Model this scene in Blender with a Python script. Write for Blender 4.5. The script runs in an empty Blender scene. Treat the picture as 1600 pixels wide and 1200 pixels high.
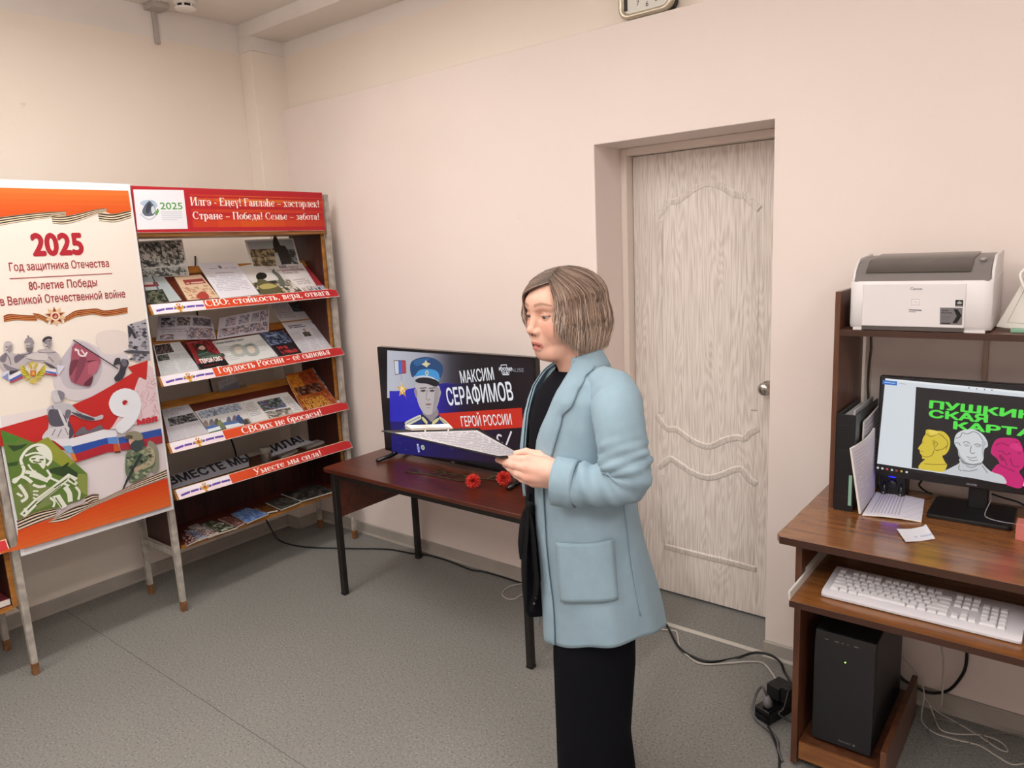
import bpy, bmesh, math, random
import numpy as np
from mathutils import Vector, Matrix

SC = bpy.context.scene
COL = SC.collection
PI = math.pi
# ---------------------------------------------------------------- camera, world, lights, exposure
CAM = np.array([3.7223, -2.5839, 1.58]); FPX = 1142.78
def _rot(yaw, pitch, roll):
    f = np.array([math.cos(yaw)*math.cos(pitch), math.sin(yaw)*math.cos(pitch), -math.sin(pitch)])
    r = np.array([math.sin(yaw), -math.cos(yaw), 0.0]); d = np.cross(f, r)
    c, s = math.cos(roll), math.sin(roll)
    return np.array([c*r+s*d, -s*r+c*d, f])
RC = _rot(math.radians(128.7294), math.radians(10.4996), math.radians(2.67566))
cd = bpy.data.cameras.new('camera'); cam = bpy.data.objects.new('camera', cd); COL.objects.link(cam)
cd.sensor_width = 36.0; cd.sensor_fit = 'HORIZONTAL'; cd.lens = FPX/1600*36.0; cd.clip_start = 0.05
mw = Matrix.Identity(4)
for i in range(3):
    mw[i][0] = RC[0][i]; mw[i][1] = -RC[1][i]; mw[i][2] = -RC[2][i]; mw[i][3] = CAM[i]
cam.matrix_world = mw
SC.camera = cam
SC.view_settings.view_transform = 'Standard'; SC.view_settings.look = 'None'
SC.view_settings.gamma = 1.0; SC.view_settings.use_curve_mapping = False
SC.view_settings.exposure = 0.0
w = bpy.data.worlds.new('world'); SC.world = w; w.use_nodes = True
w.node_tree.nodes['Background'].inputs[0].default_value = (0.9, 0.92, 1.0, 1); w.node_tree.nodes['Background'].inputs[1].default_value = 0.3
def area(name, loc, sx, sy, power, col=(1, .95, .9), rot=(0, 0, 0)):
    l = bpy.data.lights.new(name, 'AREA'); l.shape = 'RECTANGLE'; l.size = sx; l.size_y = sy; l.energy = power; l.color = col
    o = bpy.data.objects.new(name, l); o.location = loc; o.rotation_euler = rot; COL.objects.link(o); return o
# rows of tube lamps on the ceiling of the room
for lx, ly, pw in ((1.25, -1.5, 31), (2.45, -1.6, 20), (3.65, -1.6, 11), (1.25, -3.2, 36), (2.45, -3.2, 34), (3.65, -3.2, 40), (4.9, -2.4, 42)):
    area('ceiling_lamp_light', (lx, ly, 2.76), 0.18, 1.2, pw*.435, (1, .985, .965))
    area('ceiling_fill_uplight', (lx, ly, 2.64), 0.18, 1.2, pw*.36, (1, .985, .965), (PI, 0, 0))  # added upward fill under each lamp, brightens ceiling and upper walls

# ---------------------------------------------------------------- helpers
def lin(c):
    if isinstance(c, str):
        c = c.lstrip('#'); c = tuple(int(c[i:i+2], 16)/255 for i in (0, 2, 4))
    return tuple(((x/12.92) if x <= .04045 else ((x+.055)/1.055)**2.4) for x in c[:3])
MATS = {}
def nodes(name):
    m = bpy.data.materials.new(name); m.use_nodes = True; nt = m.node_tree
    return m, nt, nt.nodes['Principled BSDF']
def mat(name, c='808080', rough=.5, metal=0, spec=.5, var=0, vscale=20, bump=0, bscale=200, stretch=(1, 1, 1), emit=None, es=0, coat=0, c2=None, sheen=0, detail=4):
    """plain or mottled procedural material"""
    if name in MATS: return MATS[name]
    m, nt, b = nodes(name); L = lin(c)
    b.inputs['Base Color'].default_value = (*L, 1); b.inputs['Roughness'].default_value = rough
    b.inputs['Metallic'].default_value = metal; b.inputs['Specular IOR Level'].default_value = spec
    if coat: b.inputs['Coat Weight'].default_value = coat; b.inputs['Coat Roughness'].default_value = .15
    if sheen: b.inputs['Sheen Weight'].default_value = sheen
    if emit: b.inputs['Emission Color'].default_value = (*lin(emit), 1); b.inputs['Emission Strength'].default_value = es
    if var or c2 or bump:
        tc = nt.nodes.new('ShaderNodeTexCoord'); mp = nt.nodes.new('ShaderNodeMapping'); mp.inputs['Scale'].default_value = stretch
        nt.links.new(tc.outputs['Object'], mp.inputs[0])
    if var or c2:
        n = nt.nodes.new('ShaderNodeTexNoise'); n.inputs['Scale'].default_value = vscale; n.inputs['Detail'].default_value = detail
        nt.links.new(mp.outputs[0], n.inputs['Vector'])
        r = nt.nodes.new('ShaderNodeValToRGB'); r.color_ramp.elements[0].position = .35; r.color_ramp.elements[1].position = .65
        r.color_ramp.elements[0].color = (*[x*(1-var) for x in L], 1)
        r.color_ramp.elements[1].color = (*(lin(c2) if c2 else [min(1, x*(1+var)) for x in L]), 1)
        nt.links.new(n.outputs[0], r.inputs[0]); nt.links.new(r.outputs[0], b.inputs['Base Color'])
    if bump:
        n2 = nt.nodes.new('ShaderNodeTexNoise'); n2.inputs['Scale'].default_value = bscale; n2.inputs['Detail'].default_value = 3
        nt.links.new(mp.outputs[0], n2.inputs['Vector'])
        bp = nt.nodes.new('ShaderNodeBump'); bp.inputs['Strength'].default_value = bump; bp.inputs['Distance'].default_value = .002
        nt.links.new(n2.outputs[0], bp.inputs['Height']); nt.links.new(bp.outputs[0], b.inputs['Normal'])
    MATS[name] = m; return m
def wood(name, c1, c2, rough=.35, scale=6, stretch=(1, 8, 8), coat=.0, spec=.5):
    if name in MATS: return MATS[name]
    m, nt, b = nodes(name)
    tc = nt.nodes.new('ShaderNodeTexCoord'); mp = nt.nodes.new('ShaderNodeMapping'); mp.inputs['Scale'].default_value = stretch
    nt.links.new(tc.outputs['Object'], mp.inputs[0])
    n = nt.nodes.new('ShaderNodeTexNoise'); n.inputs['Scale'].default_value = scale; n.inputs['Detail'].default_value = 8; n.inputs['Distortion'].default_value = .6
    nt.links.new(mp.outputs[0], n.inputs['Vector'])
    r = nt.nodes.new('ShaderNodeValToRGB'); r.color_ramp.elements[0].position = .3; r.color_ramp.elements[1].position = .7
    r.color_ramp.elements[0].color = (*lin(c1), 1); r.color_ramp.elements[1].color = (*lin(c2), 1)
    nt.links.new(n.outputs[0], r.inputs[0]); nt.links.new(r.outputs[0], b.inputs['Base Color'])
    b.inputs['Roughness'].default_value = rough; b.inputs['Specular IOR Level'].default_value = spec
    if coat: b.inputs['Coat Weight'].default_value = coat; b.inputs['Coat Roughness'].default_value = .2
    MATS[name] = m; return m
def vcol(name, rough=.6, emit=0, spec=.3, grain=0, gscale=300, sss=0, bump=0, bscale=400, gstretch=(1, 1, 1)):
    """colours come from the mesh's printed colour layer"""
    if name in MATS: return MATS[name]
    m, nt, b = nodes(name)
    a = nt.nodes.new('ShaderNodeAttribute'); a.attribute_name = 'Col'; out = a.outputs['Color']
    if grain:
        tc = nt.nodes.new('ShaderNodeTexCoord'); mp = nt.nodes.new('ShaderNodeMapping'); mp.inputs['Scale'].default_value = gstretch
        nt.links.new(tc.outputs['Object'], mp.inputs[0])
        n = nt.nodes.new('ShaderNodeTexNoise'); n.inputs['Scale'].default_value = gscale; n.inputs['Detail'].default_value = 3
        nt.links.new(mp.outputs[0], n.inputs['Vector'])
        mr = nt.nodes.new('ShaderNodeMapRange'); mr.inputs[3].default_value = 1-grain; mr.inputs[4].default_value = 1+grain
        nt.links.new(n.outputs[0], mr.inputs[0])
        mx = nt.nodes.new('ShaderNodeVectorMath'); mx.operation = 'SCALE'
        nt.links.new(out, mx.inputs[0]); nt.links.new(mr.outputs[0], mx.inputs['Scale']); out = mx.outputs[0]
    if emit:
        b.inputs['Base Color'].default_value = (.01, .01, .012, 1)
        nt.links.new(out, b.inputs['Emission Color']); b.inputs['Emission Strength'].default_value = emit
    else:
        nt.links.new(out, b.inputs['Base Color'])
    if sss:
        b.inputs['Subsurface Weight'].default_value = sss; b.inputs['Subsurface Radius'].default_value = (.012, .004, .002); b.inputs['Subsurface Scale'].default_value = .6
    if bump:
        n2 = nt.nodes.new('ShaderNodeTexNoise'); n2.inputs['Scale'].default_value = bscale
        bp = nt.nodes.new('ShaderNodeBump'); bp.inputs['Strength'].default_value = bump; bp.inputs['Distance'].default_value = .001
        tc2 = nt.nodes.new('ShaderNodeTexCoord'); nt.links.new(tc2.outputs['Object'], n2.inputs['Vector'])
        nt.links.new(n2.outputs[0], bp.inputs['Height']); nt.links.new(bp.outputs[0], b.inputs['Normal'])
    b.inputs['Roughness'].default_value = rough; b.inputs['Specular IOR Level'].default_value = spec
    MATS[name] = m; return m

def link(o, parent=None):
    COL.objects.link(o)
    if parent is not None:
        o.parent = parent
        o.matrix_parent_inverse = ROOTMAT.get(parent.name, Matrix.Identity(4)).inverted()
        ROOTMAT[o.name] = ROOTMAT.get(parent.name, Matrix.Identity(4)) if False else Matrix.Identity(4)
    return o
ROOTMAT = {}
def tag(o, label=None, cat=None, group=None, kind=None):
    if label: o['label'] = label
    if cat: o['category'] = cat
    if group: o['group'] = group
    if kind: o['kind'] = kind
    return o
def thing(name, label, cat, loc=(0, 0, 0), group=None):
    o = bpy.data.objects.new(name, None); COL.objects.link(o); o.location = loc; o.empty_display_size = .05
    ROOTMAT[o.name] = Matrix.Translation(loc)
    return tag(o, label, cat, group)
class MB:
    """collects shapes for ONE mesh object, in world coordinates"""
    def __init__(s): s.v = []; s.f = []; s.c = []
    def add(s, v, f, c=None):
        n = len(s.v); s.v += [tuple(map(float, p)) for p in v]
        for q in f: s.f.append(tuple(i+n for i in q)); s.c.append(c)
        return s
    def box(s, lo, hi, c=None, M=None):
        x0, y0, z0 = lo; x1, y1, z1 = hi
        v = [(x0,y0,z0),(x1,y0,z0),(x1,y1,z0),(x0,y1,z0),(x0,y0,z1),(x1,y0,z1),(x1,y1,z1),(x0,y1,z1)]
        if M is not None: v = [tuple(M @ Vector(p)) for p in v]
        return s.add(v, [(0,3,2,1),(4,5,6,7),(0,1,5,4),(1,2,6,5),(2,3,7,6),(3,0,4,7)], c)
    def prism(s, pts, axis, a, b, c=None):
        """polygon pts (in the two other axes, cyclic order) extruded along axis from a to b"""
        def P(p, t):
            return {0: (t, p[0], p[1]), 1: (p[0], t, p[1]), 2: (p[0], p[1], t)}[axis]
        n = len(pts); v = [P(p, a) for p in pts]+[P(p, b) for p in pts]
        f = [tuple(range(n))[::-1], tuple(range(n, 2*n))]+[(i, (i+1) % n, n+(i+1) % n, n+i) for i in range(n)]
        return s.add(v, f, c)
    def loft(s, rings, c=None, caps=True, closed=True):
        n = len(rings[0]); v = [p for r in rings for p in r]; f = []
        for k in range(len(rings)-1):
            for i in range(n if closed else n-1):
                j = (i+1) % n; f.append((k*n+i, k*n+j, (k+1)*n+j, (k+1)*n+i))
        if caps and closed: f += [tuple(range(n))[::-1], tuple(range((len(rings)-1)*n, len(rings)*n))]
        return s.add(v, f, c)
    def tube(s, path, r, n=8, c=None):
        path = [Vector(p) for p in path]; rings = []; up = None
        rs = r if hasattr(r, '__len__') else [r]*len(path)
        for i, p in enumerate(path):
            t = (path[min(i+1, len(path)-1)]-path[max(i-1, 0)]).normalized()
            if up is None: up = Vector((0, 0, 1)) if abs(t.z) < .9 else Vector((1, 0, 0))
            x = t.cross(up).normalized(); up = x.cross(t).normalized()
            rings.append([tuple(p+(x*math.cos(2*PI*k/n)+up*math.sin(2*PI*k/n))*rs[i]) for k in range(n)])
        return s.loft(rings, c)
    def cyl(s, p0, p1, r0, r1=None, n=16, c=None): return s.tube([p0, p1], [r0, r0 if r1 is None else r1], n, c)
    def ball(s, ctr, r, nu=14, nv=10, c=None):
        r = r if hasattr(r, '__len__') else (r, r, r); rings = []
        for j in range(nv+1):
            a = PI*(j+.02)/(nv+.04)-PI/2
            rings.append([(ctr[0]+r[0]*math.cos(a)*math.cos(2*PI*i/nu), ctr[1]+r[1]*math.cos(a)*math.sin(2*PI*i/nu), ctr[2]+r[2]*math.sin(a)) for i in range(nu)])
        return s.loft(rings, c)
    def build(s, name, m, parent=None, bevel=0, smooth=False, seg=2, label=None, kind=None, auto=None, fix=True):
        me = bpy.data.meshes.new(name); me.from_pydata(s.v, [], s.f); me.update()
        if any(c is not None for c in s.c):
            at = me.color_attributes.new('Col', 'FLOAT_COLOR', 'CORNER'); d = []; cache = {}
            for q, c in zip(s.f, s.c):
                if c is None: c = 'ffffff'
                if c not in cache: cache[c] = (*lin(c), 1.0)
                d += list(cache[c])*len(q)
            at.data.foreach_set('color', d)
        if fix:
            bm = bmesh.new(); bm.from_mesh(me); bmesh.ops.recalc_face_normals(bm, faces=bm.faces); bm.to_mesh(me); bm.free()
        for mm in (m if isinstance(m, (list, tuple)) else [m]): me.materials.append(mm)
        o = bpy.data.objects.new(name, me); link(o, parent)
        if smooth: me.polygons.foreach_set('use_smooth', [True]*len(me.polygons))
        if bevel:
            b = o.modifiers.new('bevel', 'BEVEL'); b.width = bevel; b.segments = seg; b.limit_method = 'ANGLE'; b.angle_limit = math.radians(40)
            me.polygons.foreach_set('use_smooth', [True]*len(me.polygons)); b.harden_normals = True
        if label: o['label'] = label
        if kind: o['kind'] = kind
        return o
def struct(name, mb, m, parent=None, bevel=0, **k):
    o = mb.build(name, m, parent, bevel, **k)
    if parent is None: o['kind'] = 'structure'
    return o
def catmull(P, n=8):
    P = [np.array(p, float) for p in P]; P = [2*P[0]-P[1]]+P+[2*P[-1]-P[-2]]; out = []
    for i in range(1, len(P)-2):
        for k in range(n):
            t = k/n; a, b, c, d = P[i-1:i+3]
            out.append(.5*((2*b)+(c-a)*t+(2*a-5*b+4*c-d)*t*t+(3*b-a-3*c+d)*t**3))
    out.append(P[-2]); return out
def dup(root, loc, label=None, group=None):
    r = root.copy(); COL.objects.link(r); r.location = loc; ROOTMAT[r.name] = Matrix.Translation(loc)
    if label: r['label'] = label
    if group: r['group'] = group
    for ch in list(root.children):
        c = ch.copy(); COL.objects.link(c); c.parent = r; c.matrix_parent_inverse = ch.matrix_parent_inverse.copy()
        for g in list(ch.children):
            e = g.copy(); COL.objects.link(e); e.parent = c; e.matrix_parent_inverse = g.matrix_parent_inverse.copy()
    return r

# a point seen in the photograph, found on a real plane of the room
def pray(u, v):
    return RC.T @ np.array([(u-800)/FPX, (v-600)/FPX, 1.0])
def on(u, v, P0, n):
    d = pray(u, v); return CAM+d*(np.dot(np.array(P0)-CAM, n)/np.dot(d, n))

# ---------------------------------------------------------------- lettering
TXT = {}
def text_mesh(s, bold=0):
    """letter shapes as flat four-sided pieces, cut from the outlines band by band"""
    if s not in TXT:
        c = bpy.data.curves.new('lettering', 'FONT'); c.body = s; c.fill_mode = 'NONE'
        o = bpy.data.objects.new('lettering', c); COL.objects.link(o)
        dg = bpy.context.evaluated_depsgraph_get(); cu = o.evaluated_get(dg).to_curve(dg, apply_modifiers=False); E = []
        for sp in cu.splines:
            B = sp.bezier_points; pts = []
            for i in range(len(B)):
                p, q = B[i], B[(i+1) % len(B)]; P = [np.array(x[:2]) for x in (p.co, p.handle_right, q.handle_left, q.co)]
                d = P[3]-P[0]; L = np.hypot(*d)+1e-9; bend = max(abs(d[0]*(x-P[0])[1]-d[1]*(x-P[0])[0])/L for x in P[1:3])
                n = 1 if bend < .004 else 4
                for k in range(n):
                    t = k/n; pts.append((1-t)**3*P[0]+3*(1-t)**2*t*P[1]+3*(1-t)*t*t*P[2]+t**3*P[3])
            C = []
            for i in range(len(pts)):
                u, w_ = pts[i], pts[(i+1) % len(pts)]
                if abs(u[1]-w_[1]) > 1e-6: C.append((u, w_, 1) if u[1] < w_[1] else (w_, u, -1))
            if C: E.append((min(p[0] for p in pts), max(p[0] for p in pts), C))
        o.evaluated_get(dg).to_curve_clear(); bpy.data.objects.remove(o); bpy.data.curves.remove(c)
        V, F = [], []
        if E:
            # letter by letter: outlines that overlap in x belong together
            E.sort(key=lambda e: e[0]); grp = []; hi = -1e9
            for x0, x1, C in E:
                if x0 > hi: grp.append([])
                grp[-1] += C; hi = max(hi, x1)
            for G in grp:
                ys = sorted({round(float(p[1]), 5) for e in G for p in e[:2]})
                for y0, y1 in zip(ys[:-1], ys[1:]):
                    if y1-y0 < 1e-5: continue
                    ac = []
                    for u, w_, sg in G:
                        if u[1] <= y0+1e-5 and w_[1] >= y1-1e-5:
                            f = lambda y: u[0]+(w_[0]-u[0])*(y-u[1])/(w_[1]-u[1]); ac.append((f(y0)+f(y1), f(y0), f(y1), sg))
                    ac.sort(); wd = 0; st = None
                    for m_, xa, xb, sg in ac:
                        if wd == 0: st = (xa, xb)
                        wd += sg
                        if wd == 0 and st is not None:
                            n = len(V); V += [(st[0], y0), (xa, y0), (xb, y1), (st[1], y1)]; F.append((n, n+1, n+2, n+3))
        TXT[s] = (np.array(V) if V else np.zeros((1, 2)), F)
    return TXT[s]
# serif letters: I stem with serifs, i bare stem, h thin bar, d diagonal(x0 y0 x1 y1 w), a arc(cx cy rx ry a0 a1), s serif(x y w)
SERIF = {
'И': (.82, 'I .13 0 1|I .67 0 1|d .2 .12 .6 .88 .07'), 'Е': (.7, 'I .14 0 1|h .1 .62 .965|h .1 .64 .035|h .2 .45 .52|d .6 .97 .62 .75 .05|d .62 .03 .66 .27 .05|d .45 .4 .45 .64 .05'),
'Ғ': (.62, 'I .14 0 1|h .1 .58 .965|d .57 .97 .58 .72 .05|h -.02 .36 .5'), 'Г': (.6, 'I .14 0 1|h .1 .56 .965|d .55 .97 .56 .72 .05'),
'С': (.74, 'a .4 .5 .33 .46 50 310|d .64 .95 .64 .68 .05|d .66 .12 .62 .3 .03'), 'П': (.82, 'I .14 0 1|I .66 0 1|h .1 .7 .965'),
'В': (.72, 'I .14 0 1|a .3 .74 .27 .23 -90 90|a .3 .27 .32 .25 -90 90|h .14 .32 .965|h .14 .32 .51|h .14 .32 .035'), 'О': (.82, 'a .41 .5 .34 .46 0 360'),
'Р': (.64, 'I .14 0 1|a .28 .73 .27 .24 -90 90|h .14 .3 .965|h .14 .3 .49'), 'У': (.74, 'd .12 .98 .42 .3 .16|d .64 .98 .3 .05 .06|h .02 .26 .97|h .5 .74 .97|.  .2 .08 .07'),
'л': (.6, 'I .44 0 .68|d .2 .66 .12 .08 .06|h .18 .5 .65|. .08 .07 .07'), 'г': (.48, 'I .12 0 .68|h .1 .44 .65|d .43 .66 .44 .46 .05'), 'ә': (.54, 'a .26 .34 .2 .31 -150 150|h .06 .42 .34'),
'ң': (.66, 'I .11 0 .68|I .49 0 .68|h .1 .5 .35|d .6 0 .6 -.2 .07'), 'е': (.52, 'a .27 .34 .2 .31 30 320|h .1 .44 .36|d .44 .37 .42 .5 .05'), 'ё': (.52, 'a .27 .34 .2 .31 30 320|h .1 .44 .36|d .44 .37 .42 .5 .05|. .16 .85 .06|. .38 .85 .06'),
'ү': (.54, 'd .09 .66 .28 .1 .13|d .47 .66 .28 .1 .05|i .28 -.28 .12|h 0 .2 .66|h .37 .56 .66'), 'а': (.54, 'i .37 .05 .5|a .24 .5 .13 .15 0 170|a .24 .2 .16 .18 60 300|h .33 .52 .03|. .12 .5 .06'),
'и': (.66, 'I .11 0 .68|I .49 0 .68|d .17 .1 .43 .58 .06'), 'й': (.66, 'I .11 0 .68|I .49 0 .68|d .17 .1 .43 .58 .06|a .3 .92 .12 .09 180 360'), 'һ': (.6, 'I .12 0 1|i .44 0 .48|s .44 .02 .22|a .29 .46 .15 .18 0 180'),
'х': (.56, 'd .1 .65 .44 .03 .15|d .45 .65 .1 .03 .05|h -.01 .22 .655|h .34 .54 .655|h -.01 .2 .025|h .3 .55 .025'), 'с': (.5, 'a .27 .34 .2 .31 45 315|. .42 .5 .06'), 'т': (.56, 'I .27 0 .68|h .03 .51 .65|d .04 .66 .04 .46 .05|d .5 .66 .5 .46 .05'),
'р': (.58, 'I .12 -.28 .68|a .29 .34 .18 .31 -120 120'), 'к': (.6, 'I .12 0 .68|d .2 .34 .42 .6 .05|d .24 .38 .47 .04 .14|. .45 .59 .06|h .36 .58 .025'), 'н': (.64, 'I .11 0 .68|I .49 0 .68|h .1 .5 .35'),
'б': (.54, 'a .27 .32 .2 .29 0 360|a .35 .5 .29 .4 100 190|h .3 .46 .9'), 'д': (.62, 'I .43 .05 .68|d .22 .66 .14 .06 .06|h .2 .5 .65|h .04 .57 .05|d .06 .05 .05 -.18 .06|d .55 .05 .55 -.18 .06'),
'м': (.78, 'I .62 0 .68|d .14 0 .14 .66 .06|d .14 .64 .37 .06 .13|d .37 .06 .6 .64 .05|h .02 .24 .025|h .04 .2 .655'), 'ь': (.52, 'I .12 0 .68|a .24 .2 .17 .18 -90 90|h .12 .26 .36|h .12 .26 .03'),
'з': (.46, 'a .2 .5 .16 .15 -90 140|a .2 .19 .18 .17 -150 90'), 'о': (.56, 'a .28 .34 .21 .31 0 360'), 'в': (.54, 'I .12 0 .68|a .24 .51 .16 .14 -90 90|a .24 .19 .19 .16 -90 90|h .12 .26 .65|h .12 .26 .35|h .12 .26 .03'),
'ы': (.76, 'I .12 0 .68|a .24 .2 .16 .18 -90 90|h .12 .26 .36|h .12 .26 .03|I .6 0 .68'), 'я': (.56, 'I .4 0 .68|a .28 .5 .17 .15 90 270|h .26 .4 .65|h .26 .4 .34|d .3 .34 .1 .03 .13'),
':': (.3, '. .13 .08 .09|. .13 .55 .09'), ',': (.28, '. .12 .06 .09|d .14 .05 .06 -.18 .05'), '!': (.34, '. .15 .08 .09|d .15 .3 .15 .98 .14'), '–': (.6, 'h .03 .54 .33'), '-': (.36, 'h .03 .3 .33'), ' ': (.3, '')}
def serif_polys(s, track=.03):
    x = 0; out = []
    for ch in s:
        wd, cmd = SERIF.get(ch, (.5, 'I .2 0 .68')); ST = .165
        def R(a, b, c, d): out.append([(x+a, b), (x+c, b), (x+c, d), (x+a, d)])
        for t in cmd.split('|'):
            if not t: continue
            k, *n = t.split(); n = list(map(float, n))
            if k in 'Ii':
                R(n[0]-ST/2, n[1], n[0]+ST/2, n[2])
                if k == 'I':
                    for z in (n[1]+.02, n[2]-.025): R(n[0]-.145, z-.025, n[0]+.145, z+.025)
            elif k == 's': R(n[0]-n[2]/2, n[1]-.025, n[0]+n[2]/2, n[1]+.025)
            elif k == 'h': R(n[0], n[2]-.035, n[1], n[2]+.035)
            elif k == 'd':
                out.append([(x+n[0]-n[4]/2, n[1]), (x+n[0]+n[4]/2, n[1]), (x+n[2]+n[4]/2, n[3]), (x+n[2]-n[4]/2, n[3])])
            elif k == '.':
                out.append([(x+n[0]+n[2]*math.cos(a*PI/4), n[1]+n[2]*math.sin(a*PI/4)) for a in range(8)])
            elif k == 'a':
                cx, cy, rx, ry, a0, a1 = n; N = max(4, int(abs(a1-a0)/18))
                for i in range(N):
                    q = []
                    for a, sg in ((i, 1), (i+1, 1), (i+1, -1), (i, -1)):
                        an = math.radians(a0+(a1-a0)*a/N); h = .035+.05*abs(math.cos(an))
                        q.append((x+cx+(rx+sg*h)*math.cos(an), cy+(ry+sg*.035)*math.sin(an)))
                    out.append(q)
        x += wd+track
    return out, x-track
def hx(c): return tuple(int(c[i:i+2], 16) for i in (0, 2, 4))
class Art:
    """flat printed artwork: coloured shapes in thin layers on a real plane; u to the right, v up, in metres"""
    def __init__(s, P0, U, V, eps=.00004, base=.0003):
        s.P = np.array(P0, float); s.U = np.array(U, float); s.V = np.array(V, float); s.N = np.cross(s.U, s.V); s.N /= np.linalg.norm(s.N)
        s.mb = MB(); s.k = 0; s.eps = eps; s.b = base
    def uv(s, pts):
        """photograph pixels -> u, v on this plane"""
        out = []
        for p in pts:
            q = on(p[0], p[1], s.P, s.N)-s.P; out.append((np.dot(q, s.U)/np.dot(s.U, s.U), np.dot(q, s.V)/np.dot(s.V, s.V)))
        return out
    def _put(s, v, f, c, new=True):
        if new: s.k += 1
        off = s.N*(s.b+s.k*s.eps)
        s.mb.add([s.P+s.U*a+s.V*b+off for a, b in v], f, c)
    def poly(s, pts, c, px=False, new=True):
        if px: pts = s.uv(pts)
        a = sum(pts[i][0]*pts[(i+1) % len(pts)][1]-pts[(i+1) % len(pts)][0]*pts[i][1] for i in range(len(pts)))
        if a < 0: pts = pts[::-1]
        s._put(pts, [tuple(range(len(pts)))], c, new); return s
    def blob(s, pts, c, px=False, new=True, n=5):
        """smooth closed outline through pts"""
        if px: pts = s.uv(pts)
        m = len(pts); out = []
        for i in range(m):
            a, b, d, e = (np.array(pts[(i+j-1) % m]) for j in range(4))
            for k in range(n):
                t = k/n; out.append(tuple(.5*((2*b)+(d-a)*t+(2*a-5*b+4*d-e)*t*t+(3*b-a-3*d+e)*t**3)))
        return s.poly(out, c, False, new)
    def rect(s, u0, v0, u1, v1, c, new=True): return s.poly([(u0, v0), (u1, v0), (u1, v1), (u0, v1)], c, False, new)
    def ell(s, u, v, ru, rv, c, n=20, new=True, a0=0, a1=360):
        return s.poly([(u+ru*math.cos(math.radians(a0+(a1-a0)*i/n)), v+rv*math.sin(math.radians(a0+(a1-a0)*i/n))) for i in range(n if a1-a0 == 360 else n+1)], c, False, new)
    def line(s, pts, wd, c, px=False, new=True, smooth=False):
        if px: pts = s.uv(pts)
        if smooth: pts = [tuple(q) for q in catmull([(*p, 0) for p in pts], 5)]; pts = [(q[0], q[1]) for q in pts]
        L, Rr = [], []
        for i, p in enumerate(pts):
            a = np.array(pts[max(i-1, 0)]); b = np.array(pts[min(i+1, len(pts)-1)]); d = b-a; d = d/(np.linalg.norm(d)+1e-9)
            ww = wd[i*len(wd)//len(pts)] if hasattr(wd, '__len__') else wd
            L.append((p[0]-d[1]*ww/2, p[1]+d[0]*ww/2)); Rr.append((p[0]+d[1]*ww/2, p[1]-d[0]*ww/2))
        n = len(pts); s._put(L+Rr, [(i, n+i, n+i+1, i+1) for i in range(n-1)], c, new); return s
    def star(s, u, v, r, c, n=5, ri=.4, rot=90, new=True):
        return s.poly([(u+(r if i % 2 == 0 else r*ri)*math.cos(math.radians(rot+180*i/n)), v+(r if i % 2 == 0 else r*ri)*math.sin(math.radians(rot+180*i/n))) for i in range(2*n)], c, False, new)
    def text(s, t, u, v, h, c, w=None, bold=0, align='L', rot=0, serif=False, new=True, shear=0):
        """h = cap height; w = total width if given; (u, v) = start of the baseline"""
        if serif:
            P, wd = serif_polys(t); k = h; kx = (w/wd) if w else h
            vv = [p for q in P for p in q]; ff = []; n = 0
            for q in P: ff.append(tuple(range(n, n+len(q)))); n += len(q)
            vv = np.array(vv); vv = np.column_stack([vv[:, 0]*kx, vv[:, 1]*k])
        else:
            V, ff = text_mesh(t, 0)
            if bold and len(ff):
                n0 = len(V); sh = [(bold*a, bold*b) for a, b in ((1, 0), (-1, 0), (0, 1), (0, -1), (.7, .7), (-.7, .7), (.7, -.7), (-.7, -.7))]
                V = np.vstack([V]+[V+np.array(d) for d in sh]); ff = [tuple(i+n0*k for i in q) for k in range(len(sh)+1) for q in ff]
            x0, x1 = V[:, 0].min(), V[:, 0].max(); k = h/.728; kx = w/(x1-x0) if w else k
            vv = np.column_stack([(V[:, 0]-x0)*kx, V[:, 1]*k]); wd = x1-x0
        W = vv[:, 0].max() if len(vv) else 0
        if align == 'C': vv[:, 0] -= W/2
        if align == 'R': vv[:, 0] -= W
        vv[:, 0] += vv[:, 1]*shear
        a = math.radians(rot); ca, sa = math.cos(a), math.sin(a)
        P = [(u+x*ca-y*sa, v+x*sa+y*ca) for x, y in vv]
        if serif:                          # overlapping strokes, each a hair above the last
            s.k += 1
            for i, q in enumerate(ff): s.k += .02*((i % 9)+1); s._put([P[j] for j in q], [tuple(range(len(q)))], c, False); s.k -= .02*((i % 9)+1)
            s.k += .2
        elif bold and len(ff):
            m = len(P)//9; g = len(ff)//9
            for k in range(9):
                s.k += .12; s._put(P[k*m:(k+1)*m], [tuple(i-k*m for i in q) for q in ff[k*g:(k+1)*g]], c, False)
        else: s._put(P, ff, c, new)
        return s
    def textpx(s, t, p0, p1, hpx, c, **k):
        """baseline from pixel p0 to pixel p1, cap height hpx pixels"""
        (a, b), (d, e), (f, g) = s.uv([p0, p1, (p0[0], p0[1]-hpx)])
        return s.text(t, a, b, math.hypot(f-a, g-b), c, w=math.hypot(d-a, e-b), rot=math.degrees(math.atan2(e-b, d-a)), **k)
    def hgrad(s, quad, cols, n=48):
        """picture field running left to right through cols; quad = pixel corners TL, TR, BR, BL"""
        tl, tr, br, bl = [np.array(p, float) for p in quad]; s.k += 1; m = len(cols)-1; C = [hx(c) for c in cols]
        for i in range(n):
            a, b = i/n, (i+1)/n; f = (i+.5)/n*m; j = min(m-1, int(f)); f -= j
            s.poly([tuple(bl+(br-bl)*a), tuple(bl+(br-bl)*b), tuple(tl+(tr-tl)*b), tuple(tl+(tr-tl)*a)], '%02x%02x%02x' % tuple(int(p*(1-f)+q*f) for p, q in zip(C[j], C[j+1])), px=True, new=False)
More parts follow.
